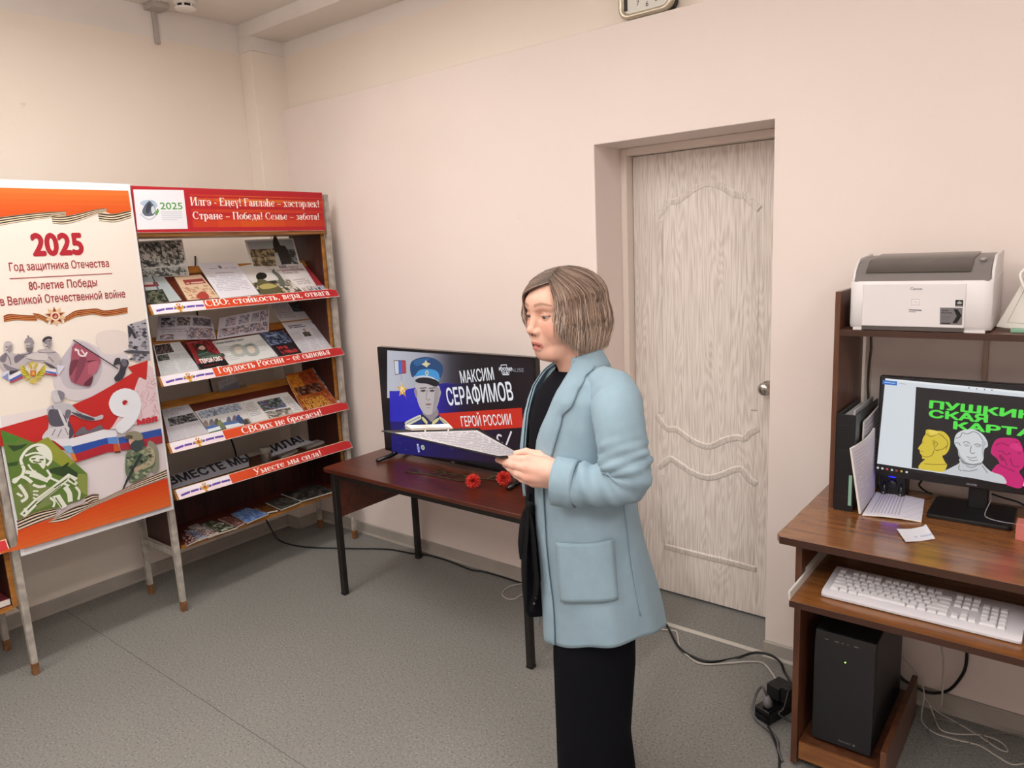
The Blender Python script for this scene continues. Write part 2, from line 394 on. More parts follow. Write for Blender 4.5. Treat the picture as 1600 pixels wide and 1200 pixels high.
        return s
    def photo(s, u0, v0, u1, v1, pal, seed=0, nx=10, ny=8, sm=1):
        """a small printed picture: patches of the picture's own tones"""
        rg = np.random.RandomState(seed); g = rg.rand(ny, nx)
        for _ in range(sm): g = (g+np.roll(g, 1, 1)+np.roll(g, 1, 0))/3
        o = np.argsort(np.argsort(g.ravel())).reshape(ny, nx)/(nx*ny-1.0)
        s.k += 1
        for j in range(ny):
            for i in range(nx):
                c = pal[min(len(pal)-1, int(o[j, i]*len(pal)))]
                s.rect(u0+(u1-u0)*i/nx, v0+(v1-v0)*j/ny, u0+(u1-u0)*(i+1)/nx, v0+(v1-v0)*(j+1)/ny, c, new=False)
        return s
    def build(s, name, m, parent=None, **k):
        k.setdefault('fix', False); return s.mb.build(name, m, parent, **k)
# a bendable printed sheet: grid of cells, each in the colour printed there
def sheet(name, F, nx, ny, paint, m, parent=None, thick=.0012, edge='e8e4e0', label=None):
    """F(s,t) -> 3D point (numpy), paint(s,t,i,j) -> hex colour"""
    mb = MB(); top = [[F(i/nx, j/ny) for i in range(nx+1)] for j in range(ny+1)]
    v = []; idx = lambda i, j: j*(nx+1)+i
    for j in range(ny+1):
        for i in range(nx+1): v.append(top[j][i])
    N = len(v); low = []
    for j in range(ny+1):
        for i in range(nx+1):
            a = top[j][min(i+1, nx)]-top[j][max(i-1, 0)]; b = top[min(j+1, ny)][i]-top[max(j-1, 0)][i]
            n = np.cross(a, b); n = n/(np.linalg.norm(n)+1e-12); low.append(top[j][i]-n*thick)
    f = []; cs = []
    for j in range(ny):
        for i in range(nx):
            f.append((idx(i, j), idx(i+1, j), idx(i+1, j+1), idx(i, j+1))); cs.append(paint((i+.5)/nx, (j+.5)/ny, i, j))
    for j in range(ny):
        for i in range(nx):
            f.append(tuple(N+q for q in (idx(i, j), idx(i, j+1), idx(i+1, j+1), idx(i+1, j)))); cs.append(edge)
    for i in range(nx):
        f.append((idx(i+1, 0), idx(i, 0), N+idx(i, 0), N+idx(i+1, 0))); cs.append(edge)
        f.append((idx(i, ny), idx(i+1, ny), N+idx(i+1, ny), N+idx(i, ny))); cs.append(edge)
    for j in range(ny):
        f.append((idx(0, j), idx(0, j+1), N+idx(0, j+1), N+idx(0, j))); cs.append(edge)
        f.append((idx(nx, j+1), idx(nx, j), N+idx(nx, j), N+idx(nx, j+1))); cs.append(edge)
    mb.v = [tuple(p) for p in v+low]; mb.f = f; mb.c = cs
    o = mb.build(name, m, parent, fix=False, label=label); return o
def painter(bg, items, seed=1):
    """items: (s0,t0,s1,t1,kind,arg): 'c' flat, 'p' picture with tones, 't' lines of text"""
    rg = np.random.RandomState(seed); tab = rg.rand(64, 64); tab = (tab+np.roll(tab, 1, 0)+np.roll(tab, 1, 1))/3
    lo, hi = np.percentile(tab, 8), np.percentile(tab, 92)
    def paint(s, t, i, j):
        c = bg
        for s0, t0, s1, t1, k, a in items:
            if s0 <= s <= s1 and t0 <= t <= t1:
                if k == 'c': c = a
                elif k == 'p':
                    q = min(.999, max(0, (tab[j % 64, i % 64]-lo)/(hi-lo))); c = a[int(q*len(a))]
                elif k == 't':
                    if j % 2 == 0: c = a if rg.rand() > .12 else c
        return c
    return paint
PRINT = vcol('printed_paper', rough=.55, spec=.25)
GLOSS = vcol('glossy_print', rough=.28, spec=.45)
NEWS = vcol('newsprint', rough=.85, spec=.1)
# ================================================================ THE ROOM
def wallmat(name, c, c2):
    m, nt, b = nodes(name)
    tc = nt.nodes.new('ShaderNodeTexCoord')
    n = nt.nodes.new('ShaderNodeTexNoise'); n.inputs['Scale'].default_value = 1.6; n.inputs['Detail'].default_value = 3; n.inputs['Roughness'].default_value = .45
    nt.links.new(tc.outputs['Object'], n.inputs['Vector'])
    r = nt.nodes.new('ShaderNodeValToRGB'); r.color_ramp.elements[0].position = .35; r.color_ramp.elements[1].position = .65
    r.color_ramp.elements[0].color = (*lin(c), 1); r.color_ramp.elements[1].color = (*lin(c2), 1)
    nt.links.new(n.outputs[0], r.inputs[0])
    # small scuffs and spots in the paint
    n3 = nt.nodes.new('ShaderNodeTexNoise'); n3.inputs['Scale'].default_value = 9; n3.inputs['Detail'].default_value = 6; n3.inputs['Roughness'].default_value = .7
    nt.links.new(tc.outputs['Object'], n3.inputs['Vector'])
    r3 = nt.nodes.new('ShaderNodeValToRGB'); r3.color_ramp.elements[0].position = .24; r3.color_ramp.elements[1].position = .33
    r3.color_ramp.elements[0].color = (.8, .77, .76, 1); r3.color_ramp.elements[1].color = (1, 1, 1, 1)
    nt.links.new(n3.outputs[0], r3.inputs[0])
    mx = nt.nodes.new('ShaderNodeMix'); mx.data_type = 'RGBA'; mx.blend_type = 'MULTIPLY'; mx.inputs[0].default_value = 1
    nt.links.new(r.outputs[0], mx.inputs[6]); nt.links.new(r3.outputs[0], mx.inputs[7]); nt.links.new(mx.outputs[2], b.inputs['Base Color'])
    n2 = nt.nodes.new('ShaderNodeTexNoise'); n2.inputs['Scale'].default_value = 14; n2.inputs['Detail'].default_value = 5
    nt.links.new(tc.outputs['Object'], n2.inputs['Vector'])
    bp = nt.nodes.new('ShaderNodeBump'); bp.inputs['Strength'].default_value = .12; bp.inputs['Distance'].default_value = .01
    nt.links.new(n2.outputs[0], bp.inputs['Height']); nt.links.new(bp.outputs[0], b.inputs['Normal'])
    b.inputs['Roughness'].default_value = .65; b.inputs['Specular IOR Level'].default_value = .3
    return m
M_PINK = wallmat('pink_beige_wall_paint', 'e6d9d2', 'e9dcd6')
M_BEIGE = wallmat('beige_wall_paint', 'eadfd2', 'ece2d7')
M_WHITE = mat('white_wall_paint', 'e6e0da', .7, var=.02, vscale=4)
M_CEIL = mat('ceiling_paint', 'e8e1d9', .8, var=.02, vscale=3)
def floormat():
    m, nt, b = nodes('speckled_linoleum')
    tc = nt.nodes.new('ShaderNodeTexCoord')
    n = nt.nodes.new('ShaderNodeTexNoise'); n.inputs['Scale'].default_value = 130; n.inputs['Detail'].default_value = 2; n.inputs['Roughness'].default_value = .6
    nt.links.new(tc.outputs['Object'], n.inputs['Vector'])
    r = nt.nodes.new('ShaderNodeValToRGB'); e = r.color_ramp.elements
    e[0].position = .32; e[0].color = (*lin('5c5a57'), 1); e[1].position = .42; e[1].color = (*lin('7d7c78'), 1)
    k = e.new(.62); k.color = (*lin('84827e'), 1); k = e.new(.70); k.color = (*lin('a09e98'), 1)
    nt.links.new(n.outputs[0], r.inputs[0])
    n2 = nt.nodes.new('ShaderNodeTexNoise'); n2.inputs['Scale'].default_value = 2.2; n2.inputs['Detail'].default_value = 4
    nt.links.new(tc.outputs['Object'], n2.inputs['Vector'])
    mr = nt.nodes.new('ShaderNodeMapRange'); mr.inputs[3].default_value = .93; mr.inputs[4].default_value = 1.07
    nt.links.new(n2.outputs[0], mr.inputs[0])
    mx = nt.nodes.new('ShaderNodeVectorMath'); mx.operation = 'SCALE'
    nt.links.new(r.outputs[0], mx.inputs[0]); nt.links.new(mr.outputs[0], mx.inputs['Scale']); nt.links.new(mx.outputs[0], b.inputs['Base Color'])
    b.inputs['Roughness'].default_value = .5; b.inputs['Specular IOR Level'].default_value = .35
    return m
M_FLOOR = floormat()
XD0, XD1, ZD, XR, YR = 2.122, 2.833, 1.966, 5.6, -4.4
struct('floor', MB().box((-.2, YR-.2, -.1), (XR+.2, .45, 0)), M_FLOOR)
# seam between two widths of linoleum
struct('trim_1', MB().box((.02, -1.424, 0), (3.4, -1.4225, .0006)), mat('floor_seam', '4c4a48', .8))
struct('ceiling', MB().box((-.2, YR-.2, 2.82), (XR+.2, .45, 2.95)), M_CEIL)
struct('wall_left', MB().box((-.2, YR-.2, 0), (0, .45, 2.676)), M_BEIGE)
struct('trim_2', MB().box((-.2, YR-.2, 2.676), (0.0004, .45, 2.82)), M_WHITE)
wr = MB().prism([(0, 0), (XD0, 0), (XD0, ZD), (XD1, ZD), (XD1, 0), (XR+.2, 0), (XR+.2, 2.392), (0, 2.392)], 1, 0, .30)
struct('wall_right', wr, M_PINK, bevel=.004)
struct('wall_right_upper', MB().box((0, .05, 2.392), (XR+.2, .45, 2.676)), M_BEIGE)
struct('trim_3', MB().box((0, .0496, 2.676), (XR+.2, .45, 2.82)), M_WHITE)
struct('wall_corner_pier', MB().box((0, -.163, 0), (.11, .06, 2.676)), M_BEIGE, bevel=.004)
struct('trim_4', MB().box((0, -.1634, 2.676), (.1104, .06, 2.75)), M_WHITE, bevel=.003)
# the ceiling beam along the wall with the door: painted face, darker underside
struct('trim_5', MB().box((0, -.163, 2.75), (XR, .06, 2.82)), M_WHITE)
struct('trim_6', MB().box((.111, -.162, 2.7485), (XR, .0495, 2.75)), M_CEIL)
struct('wall_rear', MB().box((-.2, YR-.2, 0), (XR+.2, YR, 2.82)), M_PINK)
struct('wall_far_side', MB().box((XR, YR, 0), (XR+.2, .45, 2.82)), M_PINK)
M_BASE = mat('grey_vinyl_skirting', 'a39c94', .45, var=.06, vscale=9)
def skirting(name, pts):
    """coved vinyl strip along the foot of a wall; pts = (start, end, outward normal)"""
    (a, b, n) = pts; prof = [(0, 0), (.024, 0), (.024, .004), (.014, .012), (.011, .058), (.008, .062), (0, .062)]
    a, b, n = Vector(a), Vector(b), Vector(n)
    rings = [[tuple(e+n*p[0]+Vector((0, 0, p[1]))) for p in prof] for e in (a, b)]
    struct(name, MB().loft(rings), M_BASE)
skirting('baseboard_left', ((0, -.163, 0), (0, YR, 0), (1, 0, 0)))
skirting('baseboard_pier', ((0.012, -.163, 0), (.122, -.163, 0), (0, -1, 0)))
skirting('baseboard_pier_side', ((.11, -.175, 0), (.11, 0, 0), (1, 0, 0)))
skirting('baseboard_right', ((.11, 0, 0), (XD0, 0, 0), (0, -1, 0)))
skirting('baseboard_desk_side', ((XD1, 0, 0), (XR, 0, 0), (0, -1, 0)))
struct('trim_7', MB().box((XD0+.005, -.012, 0), (XD1-.01, .012, .005)), mat('threshold_strip', 'c9c3ba', .4), bevel=.002)
# --- door in its deep reveal
def doormat():
    """whitewashed oak: long cathedral figures, made of the contour lines of a stretched noise field"""
    m, nt, b = nodes('whitewashed_oak_door'); N = nt.nodes.new; L = nt.links.new
    tc = N('ShaderNodeTexCoord'); mp = N('ShaderNodeMapping'); mp.inputs['Scale'].default_value = (8.5, 8.5, .8); L(tc.outputs['Object'], mp.inputs[0])
    n = N('ShaderNodeTexNoise'); n.inputs['Scale'].default_value = 1.5; n.inputs['Detail'].default_value = 1.5; L(mp.outputs[0], n.inputs['Vector'])
    a = N('ShaderNodeMath'); a.operation = 'MULTIPLY'; a.inputs[1].default_value = 150; L(n.outputs[0], a.inputs[0])
    s_ = N('ShaderNodeMath'); s_.operation = 'SINE'; L(a.outputs[0], s_.inputs[0])
    mp2 = N('ShaderNodeMapping'); mp2.inputs['Scale'].default_value = (90, 90, 3); L(tc.outputs['Object'], mp2.inputs[0])
    n2 = N('ShaderNodeTexNoise'); n2.inputs['Scale'].default_value = 2; n2.inputs['Detail'].default_value = 4; L(mp2.outputs[0], n2.inputs['Vector'])
    k = N('ShaderNodeMath'); k.operation = 'MULTIPLY_ADD'; k.inputs[1].default_value = .085; L(s_.outputs[0], k.inputs[0]); L(n2.outputs[0], k.inputs[2])
    r = N('ShaderNodeValToRGB'); r.color_ramp.elements[0].position = .25; r.color_ramp.elements[1].position = .62
    r.color_ramp.elements[0].color = (*lin('c3b7af'), 1); r.color_ramp.elements[1].color = (*lin('e4dcd5'), 1)
    L(k.outputs[0], r.inputs[0]); L(r.outputs[0], b.inputs['Base Color']); b.inputs['Roughness'].default_value = .5; b.inputs['Specular IOR Level'].default_value = .3
    return m
M_DOOR = doormat()
M_JAMB = mat('door_frame_paint', 'e2d5cb', .5)
YD = .255
fr = MB().box((XD0, YD-.05, 0), (XD0+.028, .30, ZD)).box((XD1-.028, YD-.05, 0), (XD1, .30, ZD)).box((XD0+.028, YD-.05, ZD-.03), (XD1-.028, .30, ZD))
struct('trim_8', fr, M_JAMB, bevel=.003)
door = struct('door_1', MB().box((XD0+.03, YD, .012), (XD1-.03, YD+.04, ZD-.032)), M_DOOR, bevel=.002)
tag(door, 'whitewashed wood grain door with arched moulded panels in the deep wall opening', 'door')
def dpt(px): q = on(px[0], px[1], (0, YD, 0), np.array([0, 1.0, 0])); return (q[0], q[2])
def moulding(pts, up):
    """moulded lip pressed into the door leaf: a bead above a sloping bevel"""
    P = catmull([(*dpt(q), 0) for q in pts], 6); mb = MB()
    prof = [(-.010, .002), (-.008, -.0045), (-.003, -.007), (.002, -.003), (.012, -.0065), (.020, .001)]
    rings = []
    for i, p in enumerate(P):
        t = np.array(P[min(i+1, len(P)-1)])-np.array(P[max(i-1, 0)]); t /= np.linalg.norm(t); n = np.array([-t[1], t[0]])*up
        rings.append([(p[0]-n[0]*a, YD+b, p[1]-n[1]*a) for a, b in prof])
    mb.loft(rings, closed=False)
    return mb
PAN = [([(1026.5, 338), (1035, 327), (1044.5, 315), (1052, 313), (1062, 310), (1085, 293), (1108, 284), (1131, 291), (1150, 302.6), (1165, 303.4), (1173, 312), (1188, 325)], 1),
       ([(1027.7, 649), (1037, 662), (1045, 669), (1058, 670), (1080, 686), (1106, 696), (1132, 686), (1153, 682), (1162, 684), (1170, 676), (1184, 668)], 1),
       ([(1027.7, 729.5), (1037, 722), (1047, 715), (1058, 721), (1084, 738), (1106, 744.6), (1127, 740), (1149, 731.6), (1160, 732.5), (1171, 747), (1183, 754.6)], 1),
       ([(1038.5, 852), (1090, 865), (1140, 877), (1182, 888)], 1),
       ([(1032, 345), (1033, 500), (1034, 645)], 1), ([(1176, 640), (1178, 500), (1181, 332)], 1),
       ([(1036, 742), (1039, 848)], 1), ([(1171, 880), (1174, 760)], 1)]
for pts, up in PAN:
    moulding(pts, up).build('panel_moulding', M_DOOR, door, smooth=True)
kn = MB(); kx, kz = 2.742, .995
def lathe_y(mb, x, z, prof, n=24):
    rings = [[(x+r*math.cos(2*PI*i/n), y, z+r*math.sin(2*PI*i/n)) for i in range(n)] for r, y in prof]
    return mb.loft(rings)
lathe_y(kn, kx, kz, [(.027, YD), (.027, YD-.006), (.012, YD-.012), (.012, YD-.03), (.024, YD-.038), (.026, YD-.05), (.02, YD-.06), (.006, YD-.063)])
kn.build('door_knob', mat('brushed_steel', 'b9b6b0', .25, metal=1), door, smooth=True, label='round steel door knob')
# --- cable duct and wires on the left wall, smoke detector
t = MB().box((0.0005, -.625, 2.648), (.016, -.600, 2.80)).box((0.0005, -.66, 2.795), (.10, -.58, 2.8195))
o = t.build('cable_duct', mat('grey_plastic_duct', 'b4aca6', .5), bevel=.003)
tag(o, 'grey plastic cable duct running down the white band of the left wall', 'cable duct')
td = thing('smoke_detector', 'white round smoke detector on the ceiling above the display rack', 'smoke detector', (.19, -.55, 2.82))
def lathe_z(mb, x, y, prof, n=32, c=None):
    return mb.loft([[(x+r*math.cos(2*PI*i/n), y+r*math.sin(2*PI*i/n), z) for i in range(n)] for r, z in prof], c)
lathe_z(MB(), .19, -.55, [(.05, 2.82), (.05, 2.805), (.043, 2.80)]).build('base', mat('white_plastic', 'e8e4df', .4), td, smooth=True)
lathe_z(MB(), .19, -.55, [(.036, 2.80), (.036, 2.783)]).build('sensor_chamber', mat('dark_gap', '1c1815', .8), td, smooth=True)
cap = MB()
lathe_z(cap, .19, -.55, [(.048, 2.785), (.047, 2.778), (.03, 2.772), (.004, 2.77)])
for k in range(6):
    a = k*PI/3+.3; cap.box((.19+.038*math.cos(a)-.004, -.55+.038*math.sin(a)-.004, 2.783), (.19+.038*math.cos(a)+.004, -.55+.038*math.sin(a)+.004, 2.801))
cap.build('cap', mat('white_plastic'), td, smooth=False)
# --- square wall clock standing on the ledge of the wall
tc_ = thing('wall_clock', 'square white wall clock with rounded gold-silver frame standing on the wall ledge', 'clock', (2.36, .02, 2.394))
def rrect(x0, x1, z0, z1, r, n=6):
    out = []
    for cx, cz, a0 in ((x1-r, z1-r, 0), (x0+r, z1-r, 90), (x0+r, z0+r, 180), (x1-r, z0+r, 270)):
        for i in range(n+1):
            a = math.radians(a0+90*i/n); out.append((cx+r*math.cos(a), cz+r*math.sin(a)))
    return out
X0, X1, Z0, Z1 = 2.245, 2.468, 2.3945, 2.62
MB().prism(rrect(X0+.003, X1-.003, Z0, Z1-.003, .04), 1, .012, .048).build('casing', mat('black_plastic', '17161a', .4), tc_, bevel=.003)
rings = []
for d, y in ((0, .014), (0, -.002), (.006, -.008), (.014, -.008), (.02, .0)):
    rings.append([(x, y, z) for x, z in rrect(X0+d, X1-d, Z0+d, Z1-d, .042-d*.7)])
MB().loft(rings, caps=False).build('bezel', mat('champagne_metal', 'cfc6b2', .28, metal=.7), tc_, smooth=True)
MB().prism(rrect(X0+.018, X1-.018, Z0+.018, Z1-.018, .026), 1, -.001, .010).build('dial', mat('dial_white', 'd9d7d0', .5), tc_)
a = Art((X0, -.0012, Z0), (1, 0, 0), (0, 0, 1)); cx, cz = .118, .113
a.rect(.022, .03, .038, .195, '3a3633')
for k in range(1, 13):
    an = math.radians(90-30*k); r = .074
    a.text(str(k), cx+r*math.cos(an), cz+r*math.sin(an)-.010, .018, '2c2a28', align='C', new=False)
a.build('dial_print', PRINT, tc_)
for p in ((-.035, .02), (.03, .05)):
    a = Art((X0, -.0022, Z0), (1, 0, 0), (0, 0, 1)); a.line([(cx, cz), (cx+p[0], cz+p[1])], .005, '222222'); a.build('clock_hand', PRINT, tc_)
# ================================================================ DISPLAY RACKS
M_POST = mat('grey_painted_steel', '9d958c', .5, var=.12, vscale=30, c2='b3aca3')
M_RUST = mat('worn_wooden_foot', '7a5230', .8, var=.3, vscale=60)
M_DARKW = wood('dark_brown_veneer', '2c120c', '45201a', rough=.45, scale=5, stretch=(6, 6, .8))
M_REDW = wood('red_brown_veneer', '4a1c10', '63291a', rough=.4, scale=5, stretch=(6, .8, 6))
M_ORW = wood('amber_varnished_wood', '8a5420', 'b47c36', rough=.4, scale=7, stretch=(8, 1, 8))
SH = {1: 1.412, 2: 1.098, 3: .796, 4: .578}    # top of each front lip
XL = .535
def flag_emblem(a, u, v, r):
    """small two-headed golden emblem"""
    g, d, r_ = 'c9a94a', '8f7430', 'b8862f'
    for sx in (-1, 1):
        a.blob([(u, v-.3*r), (u+sx*.5*r, v+.1*r), (u+sx*r, v+.5*r), (u+sx*.95*r, v-.1*r), (u+sx*.5*r, v-.6*r), (u, v-.8*r)], g)
        for k in range(3): a.line([(u+sx*.3*r, v-.2*r*k), (u+sx*(.95-.1*k)*r, v+(.4-.35*k)*r)], r*.09, d, new=(k == 0))
        a.ell(u+sx*.3*r, v+.72*r, .2*r, .25*r, r_, 10); a.line([(u+sx*.1*r, v+.2*r), (u+sx*.3*r, v+.7*r)], r*.18, r_, new=False)
    a.ell(u, v+1.0*r, .17*r, .14*r, g, 10)
    a.blob([(u-.3*r, v+.3*r), (u+.3*r, v+.3*r), (u+.26*r, v-.3*r), (u, v-.5*r), (u-.26*r, v-.3*r)], 'b5502a')
    a.poly([(u-.15*r, v-.7*r), (u+.15*r, v-.7*r), (u+.4*r, v-1.2*r), (u-.4*r, v-1.2*r)], r_)
def strip(parent, k, y0, y1, text, px, h, ue, label):
    zt = SH[k]; V = np.array([-.027, 0, .042]); L = np.linalg.norm(V); V = V/L; P = np.array([XL+.028, y0, zt-.0415])
    mb = MB(); N = np.cross((0, 1, 0), V); W = y1-y0
    q = [P, P+np.array((0, W, 0)), P+np.array((0, W, 0))+V*L, P+V*L]
    a = Art(P, (0, 1, 0), V)
    a.mb.add([tuple(p) for p in q]+[tuple(p-N*.003) for p in q], [(0, 1, 2, 3), (7, 6, 5, 4), (0, 4, 5, 1), (1, 5, 6, 2), (2, 6, 7, 3), (3, 7, 4, 0)], 'e8ded8')
    e = .002
    if ue:
        a.rect(e, e, ue, L-e, 'e6d2d8'); a.rect(e, L*.62, ue, L-e, 'e2dce6')
        a.line([(.014, L*.34), (ue*.25, L*.44), (ue*.5, L*.42), (ue*.75, L*.48), (ue-.004, L*.44)], L*.2, '57449a', smooth=True)
        for f in (.22, .38, .62, .8): a.line([(ue*f, L*.3), (ue*f+.004, L*.56)], .004, 'd9cfe0', new=(f == .22))
        flag_emblem(a, ue*.5, L*.48, L*.40)
    n = 8; cs = ['cf4a22', 'cd4522', 'cb3f23', 'c83a26', 'c43428', 'bf2e2a', 'ba2a2b', 'b6272b']
    for i in range(n): a.rect((ue or e)+(W-e-(ue or e))*i/n, e, (ue or e)+(W-e-(ue or e))*(i+1)/n, L-e, cs[i], new=(i == 0))
    if text: a.textpx(text, px[0], px[1], h, 'efe6e2', serif=True)
    a.build('slogan_strip', PRINT, parent, label=label)
def rack(name, label, y0, y1, slogans, group):
    r = thing(name, label, 'display rack', (.37, (y0+y1)/2, 0), group)
    yl, yr = y0+.012, y1-.012
    for x in (.528, .212):
        for y in (yl, yr):
            top = 1.90 if x > .4 else 1.88
            p = MB(); w0 = .0125
            p.loft([[(x-w0*f, y-w0*f, z), (x+w0*f, y-w0*f, z), (x+w0*f, y+w0*f, z), (x-w0*f, y+w0*f, z)] for z, f in ((.045, .9), (.3, 1.05), (top, 1.05))])
            po = p.build('post', M_POST, r, bevel=.002)
            MB().loft([[(x-w0*f, y-w0*f, z), (x+w0*f, y-w0*f, z), (x+w0*f, y+w0*f, z), (x-w0*f, y+w0*f, z)] for z, f in ((0, .95), (.05, .98))]).build('foot', M_RUST, po, bevel=.002)
    for y in (yl, yr):
        MB().box((.2245, y-.008, .265), (.5155, y+.008, .292)).build('side_rail', M_POST, r, bevel=.002)
    for y, s in ((yl, 1), (yr, -1)):
        ya = y+s*.014; p = MB().box((.232, min(ya, ya+s*.018), .293), (.505, max(ya, ya+s*.018), 1.70)); sp = p.build('side_panel', M_DARKW, r)
        if s < 0: MB().box((.505, min(ya, ya+s*.018), .293), (.5125, max(ya, ya+s*.018), 1.70)).build('edge_strip', M_ORW, sp)
    a, b = yl+.033, yr-.033
    # sloping shelves with a lip along the front and a rail along the back
    for k in (1, 2, 3):
        z = SH[k]; t = math.radians(40); c, s = math.cos(t), math.sin(t)
        def at(d, n): return (XL-.006-d*c-n*s, z-.016+d*s-n*c)
        pts = [at(0, 0), at(.225, 0), at(.225, .012), at(-.005, .012)]
        sh = MB().prism([(x, zz) for x, zz in pts], 1, a, b).build('shelf', M_REDW, r)
        pts = [at(.205, -.0), at(.228, -.0), at(.228, .022), at(.205, .022)]
        lip = [(XL-.012, z), (XL-.001, z), (XL+.026, z-.043), (XL-.03, z-.045), (XL-.026, z-.036)]
        MB().prism(lip, 1, a-.012, b+.014).build('front_lip', M_ORW, sh, bevel=.0015)
        MB().prism([(XL-.215*c+.0, z+.125), (XL-.245*c, z+.155), (XL-.255*c, z+.148), (XL-.225*c, z+.115)], 1, a, b).build('back_rail', M_ORW, sh)
    z = SH[4]
    sh = MB().box((.235, a, z-.048), (XL-.012, b, z-.034)).build('shelf', M_REDW, r)
    MB().prism([(XL-.012, z), (XL-.001, z), (XL+.026, z-.043), (XL-.02, z-.049)], 1, a-.012, b+.014).build('front_lip', M_ORW, sh, bevel=.0015)
    sh = MB().box((.21, a, .285), (.505, b, .303)).build('shelf', M_REDW, r)
    MB().box((.505, a, .285), (.511, b, .303)).build('front_lip', M_ORW, sh)
    MB().box((.222, a, .303), (.232, b, z-.048)).build('back_panel', M_DARKW, r)
    MB().box((.235, yl+.014, 1.70), (.535, yr-.014, 1.716)).build('top_board', M_ORW, r)
    for k, (tx, px, h, ue, lb) in slogans.items(): strip(r, k, y0+.042, y1-(0 if tx else .035), tx, px, h, ue, lb)
    return r
Y0, Y1 = -1.115, -.080
S = {1: ('СВО: стойкость, вера, отвага', ((322.6, 479), (516, 461)), 10, .238, 'red strip reading СВО: стойкость, вера, отвага'),
     2: ('Гордость России – её сыновья', ((342.6, 583.7), (516.6, 553.4)), 10.5, .244, 'red strip reading Гордость России – её сыновья'),
     3: ('СВОих не бросаем!', ((379.8, 678.3), (504.6, 647.9)), 10.5, .256, 'red strip reading СВОих не бросаем!'),
     4: ('Уместе мы сила!', ((398.7, 742.5), (503.7, 711)), 9.5, .262, 'red strip reading Уместе мы сила!')}
r1 = rack('display_rack', 'grey steel display rack in the corner with red header and sloping magazine shelves', Y0, Y1, S, 'library display racks')
# header sign
a = Art((.5505, -1.093, 1.717), (0, 1, 0), (0, 0, 1)); W, H = .97, .191
a.mb.box((.5445, -1.093, 1.717), (.5505, -1.093+W, 1.717+H), 'b93a42')
a.rect(.003, .004, W-.003, H-.004, 'b3242c')
for v0, v1, c in ((.02, .05, 'd2541f'), (.05, .075, 'c9391f'), (.085, .10, 'cf4a22'), (.115, .15, 'cc4420'), (.135, .147, 'd9752a'), (.158, .163, 'd2602a')):
    for i in range(6):
        cc = hx(c); dd = hx('b3242c'); f = abs(i-2.2)/5
        a.rect(.25+(W-.253)*i/6, v0, .25+(W-.253)*(i+1)/6, v1, '%02x%02x%02x' % tuple(int(x*(1-f)+y*f) for x, y in zip(cc, dd)), new=(i == 0))
a.poly([(208, 296), (286.6, 297), (293.4, 357.6), (214.6, 358.8)], 'e4e4ea', px=True)
a.blob([(219, 318), (226, 313), (239, 313), (246, 321), (241, 325), (229, 324)], 'a9bdd0', px=True)
a.blob([(222, 330), (226, 321), (233, 314), (238, 318), (243, 327), (240, 336), (231, 338), (225, 336)], '5d6672', px=True)
a.blob([(228, 325), (232, 316), (236, 320), (234, 330), (229, 334)], '3b424c', px=True)
a.blob([(236, 325), (240, 322), (242, 330), (238, 334)], 'c9d2da', px=True)
a.line([(219, 334), (226, 340), (233, 343), (241, 339), (246, 332)], .006, 'b6c4d4', px=True, smooth=True)
a.blob([(242, 334), (246, 326), (248, 330), (245, 336)], '5d9a4a', px=True)
a.textpx('2025', (250.6, 327), (285.5, 327), 11, '4f9a4c', bold=.012)
for i in range(5): a.line([(251+i*.7, 331+i*3), (284.5-(i == 4)*8, 331.3+i*3)], .002, 'a9b4c6', px=True, new=(i == 0))
a.textpx('Илгә - Еңеү! Ғаиләһе – хәстәрлек!', (298, 321), (499.5, 324), 13, 'f1e4e0', serif=True)
a.textpx('Стране – Победа! Семье – забота!', (301.7, 342.5), (499.5, 343.5), 12, 'f1e4e0', serif=True)
a.build('header_sign', PRINT, r1, label='red header with a white 2025 panel and two lines of white serif text')
r2 = rack('display_rack', 'grey steel rack at the left edge of the photo, left of the large poster', -2.755, -1.705, {3: ('', None, 9, 0, 'plain red strip'), 4: ('', None, 9, 0, 'plain red strip'), 2: ('', None, 9, 0, 'plain red strip')}, 'library display racks')

# ---------------------------------------------------------------- the large poster hung between the racks
pt = thing('poster_board', 'tall orange and cream 2025 anniversary poster board hung between the two racks', 'poster', (.556, -1.40, .502))
PY, PZ, PW, PH = -1.706, .502, .603, 1.411
A = Art((.5615, PY, PZ), (0, 1, 0), (0, 0, 1))
A.mb.box((.5535, PY, PZ), (.5615, PY+PW, PZ+PH), 'e6e6ea')
m = .012
A.rect(m, m, PW-m*.5, PH-m*2.2, 'e4dad0')
for i in range(6): A.rect(m, .35+i*.1, PW-m*.5, .55, ['d8cfd2', 'dbd2d2', 'ddd4d1', 'e0d6d1', 'e2d8d0', 'e4dad0'][i] if .35+i*.1 < .55 else 'e4dad0', new=True) if .35+i*.1 < .55 else None
A.rect(m, m, PW-m*.5, .37, 'd9d0d4')
def bands(pts, c0, c1, n=7):
    """an orange field running from one tone to another, cut to its outline"""
    uv = A.uv(pts); vs = [p[1] for p in uv]; lo, hi = min(vs), max(vs)
    A.poly(uv, c0)
    for k in range(1, n):
        z = lo+(hi-lo)*k/n; out = []
        for i in range(len(uv)):
            p, q = uv[i], uv[(i+1) % len(uv)]
            if p[1] >= z: out.append(p)
            if (p[1] >= z) != (q[1] >= z):
                t = (z-p[1])/(q[1]-p[1]); out.append((p[0]+(q[0]-p[0])*t, z))
        x, y = hx(c0), hx(c1); f = k/(n-1)
        if len(out) > 2: A.poly(out, '%02x%02x%02x' % tuple(int(i*(1-f)+j*f) for i, j in zip(x, y)))
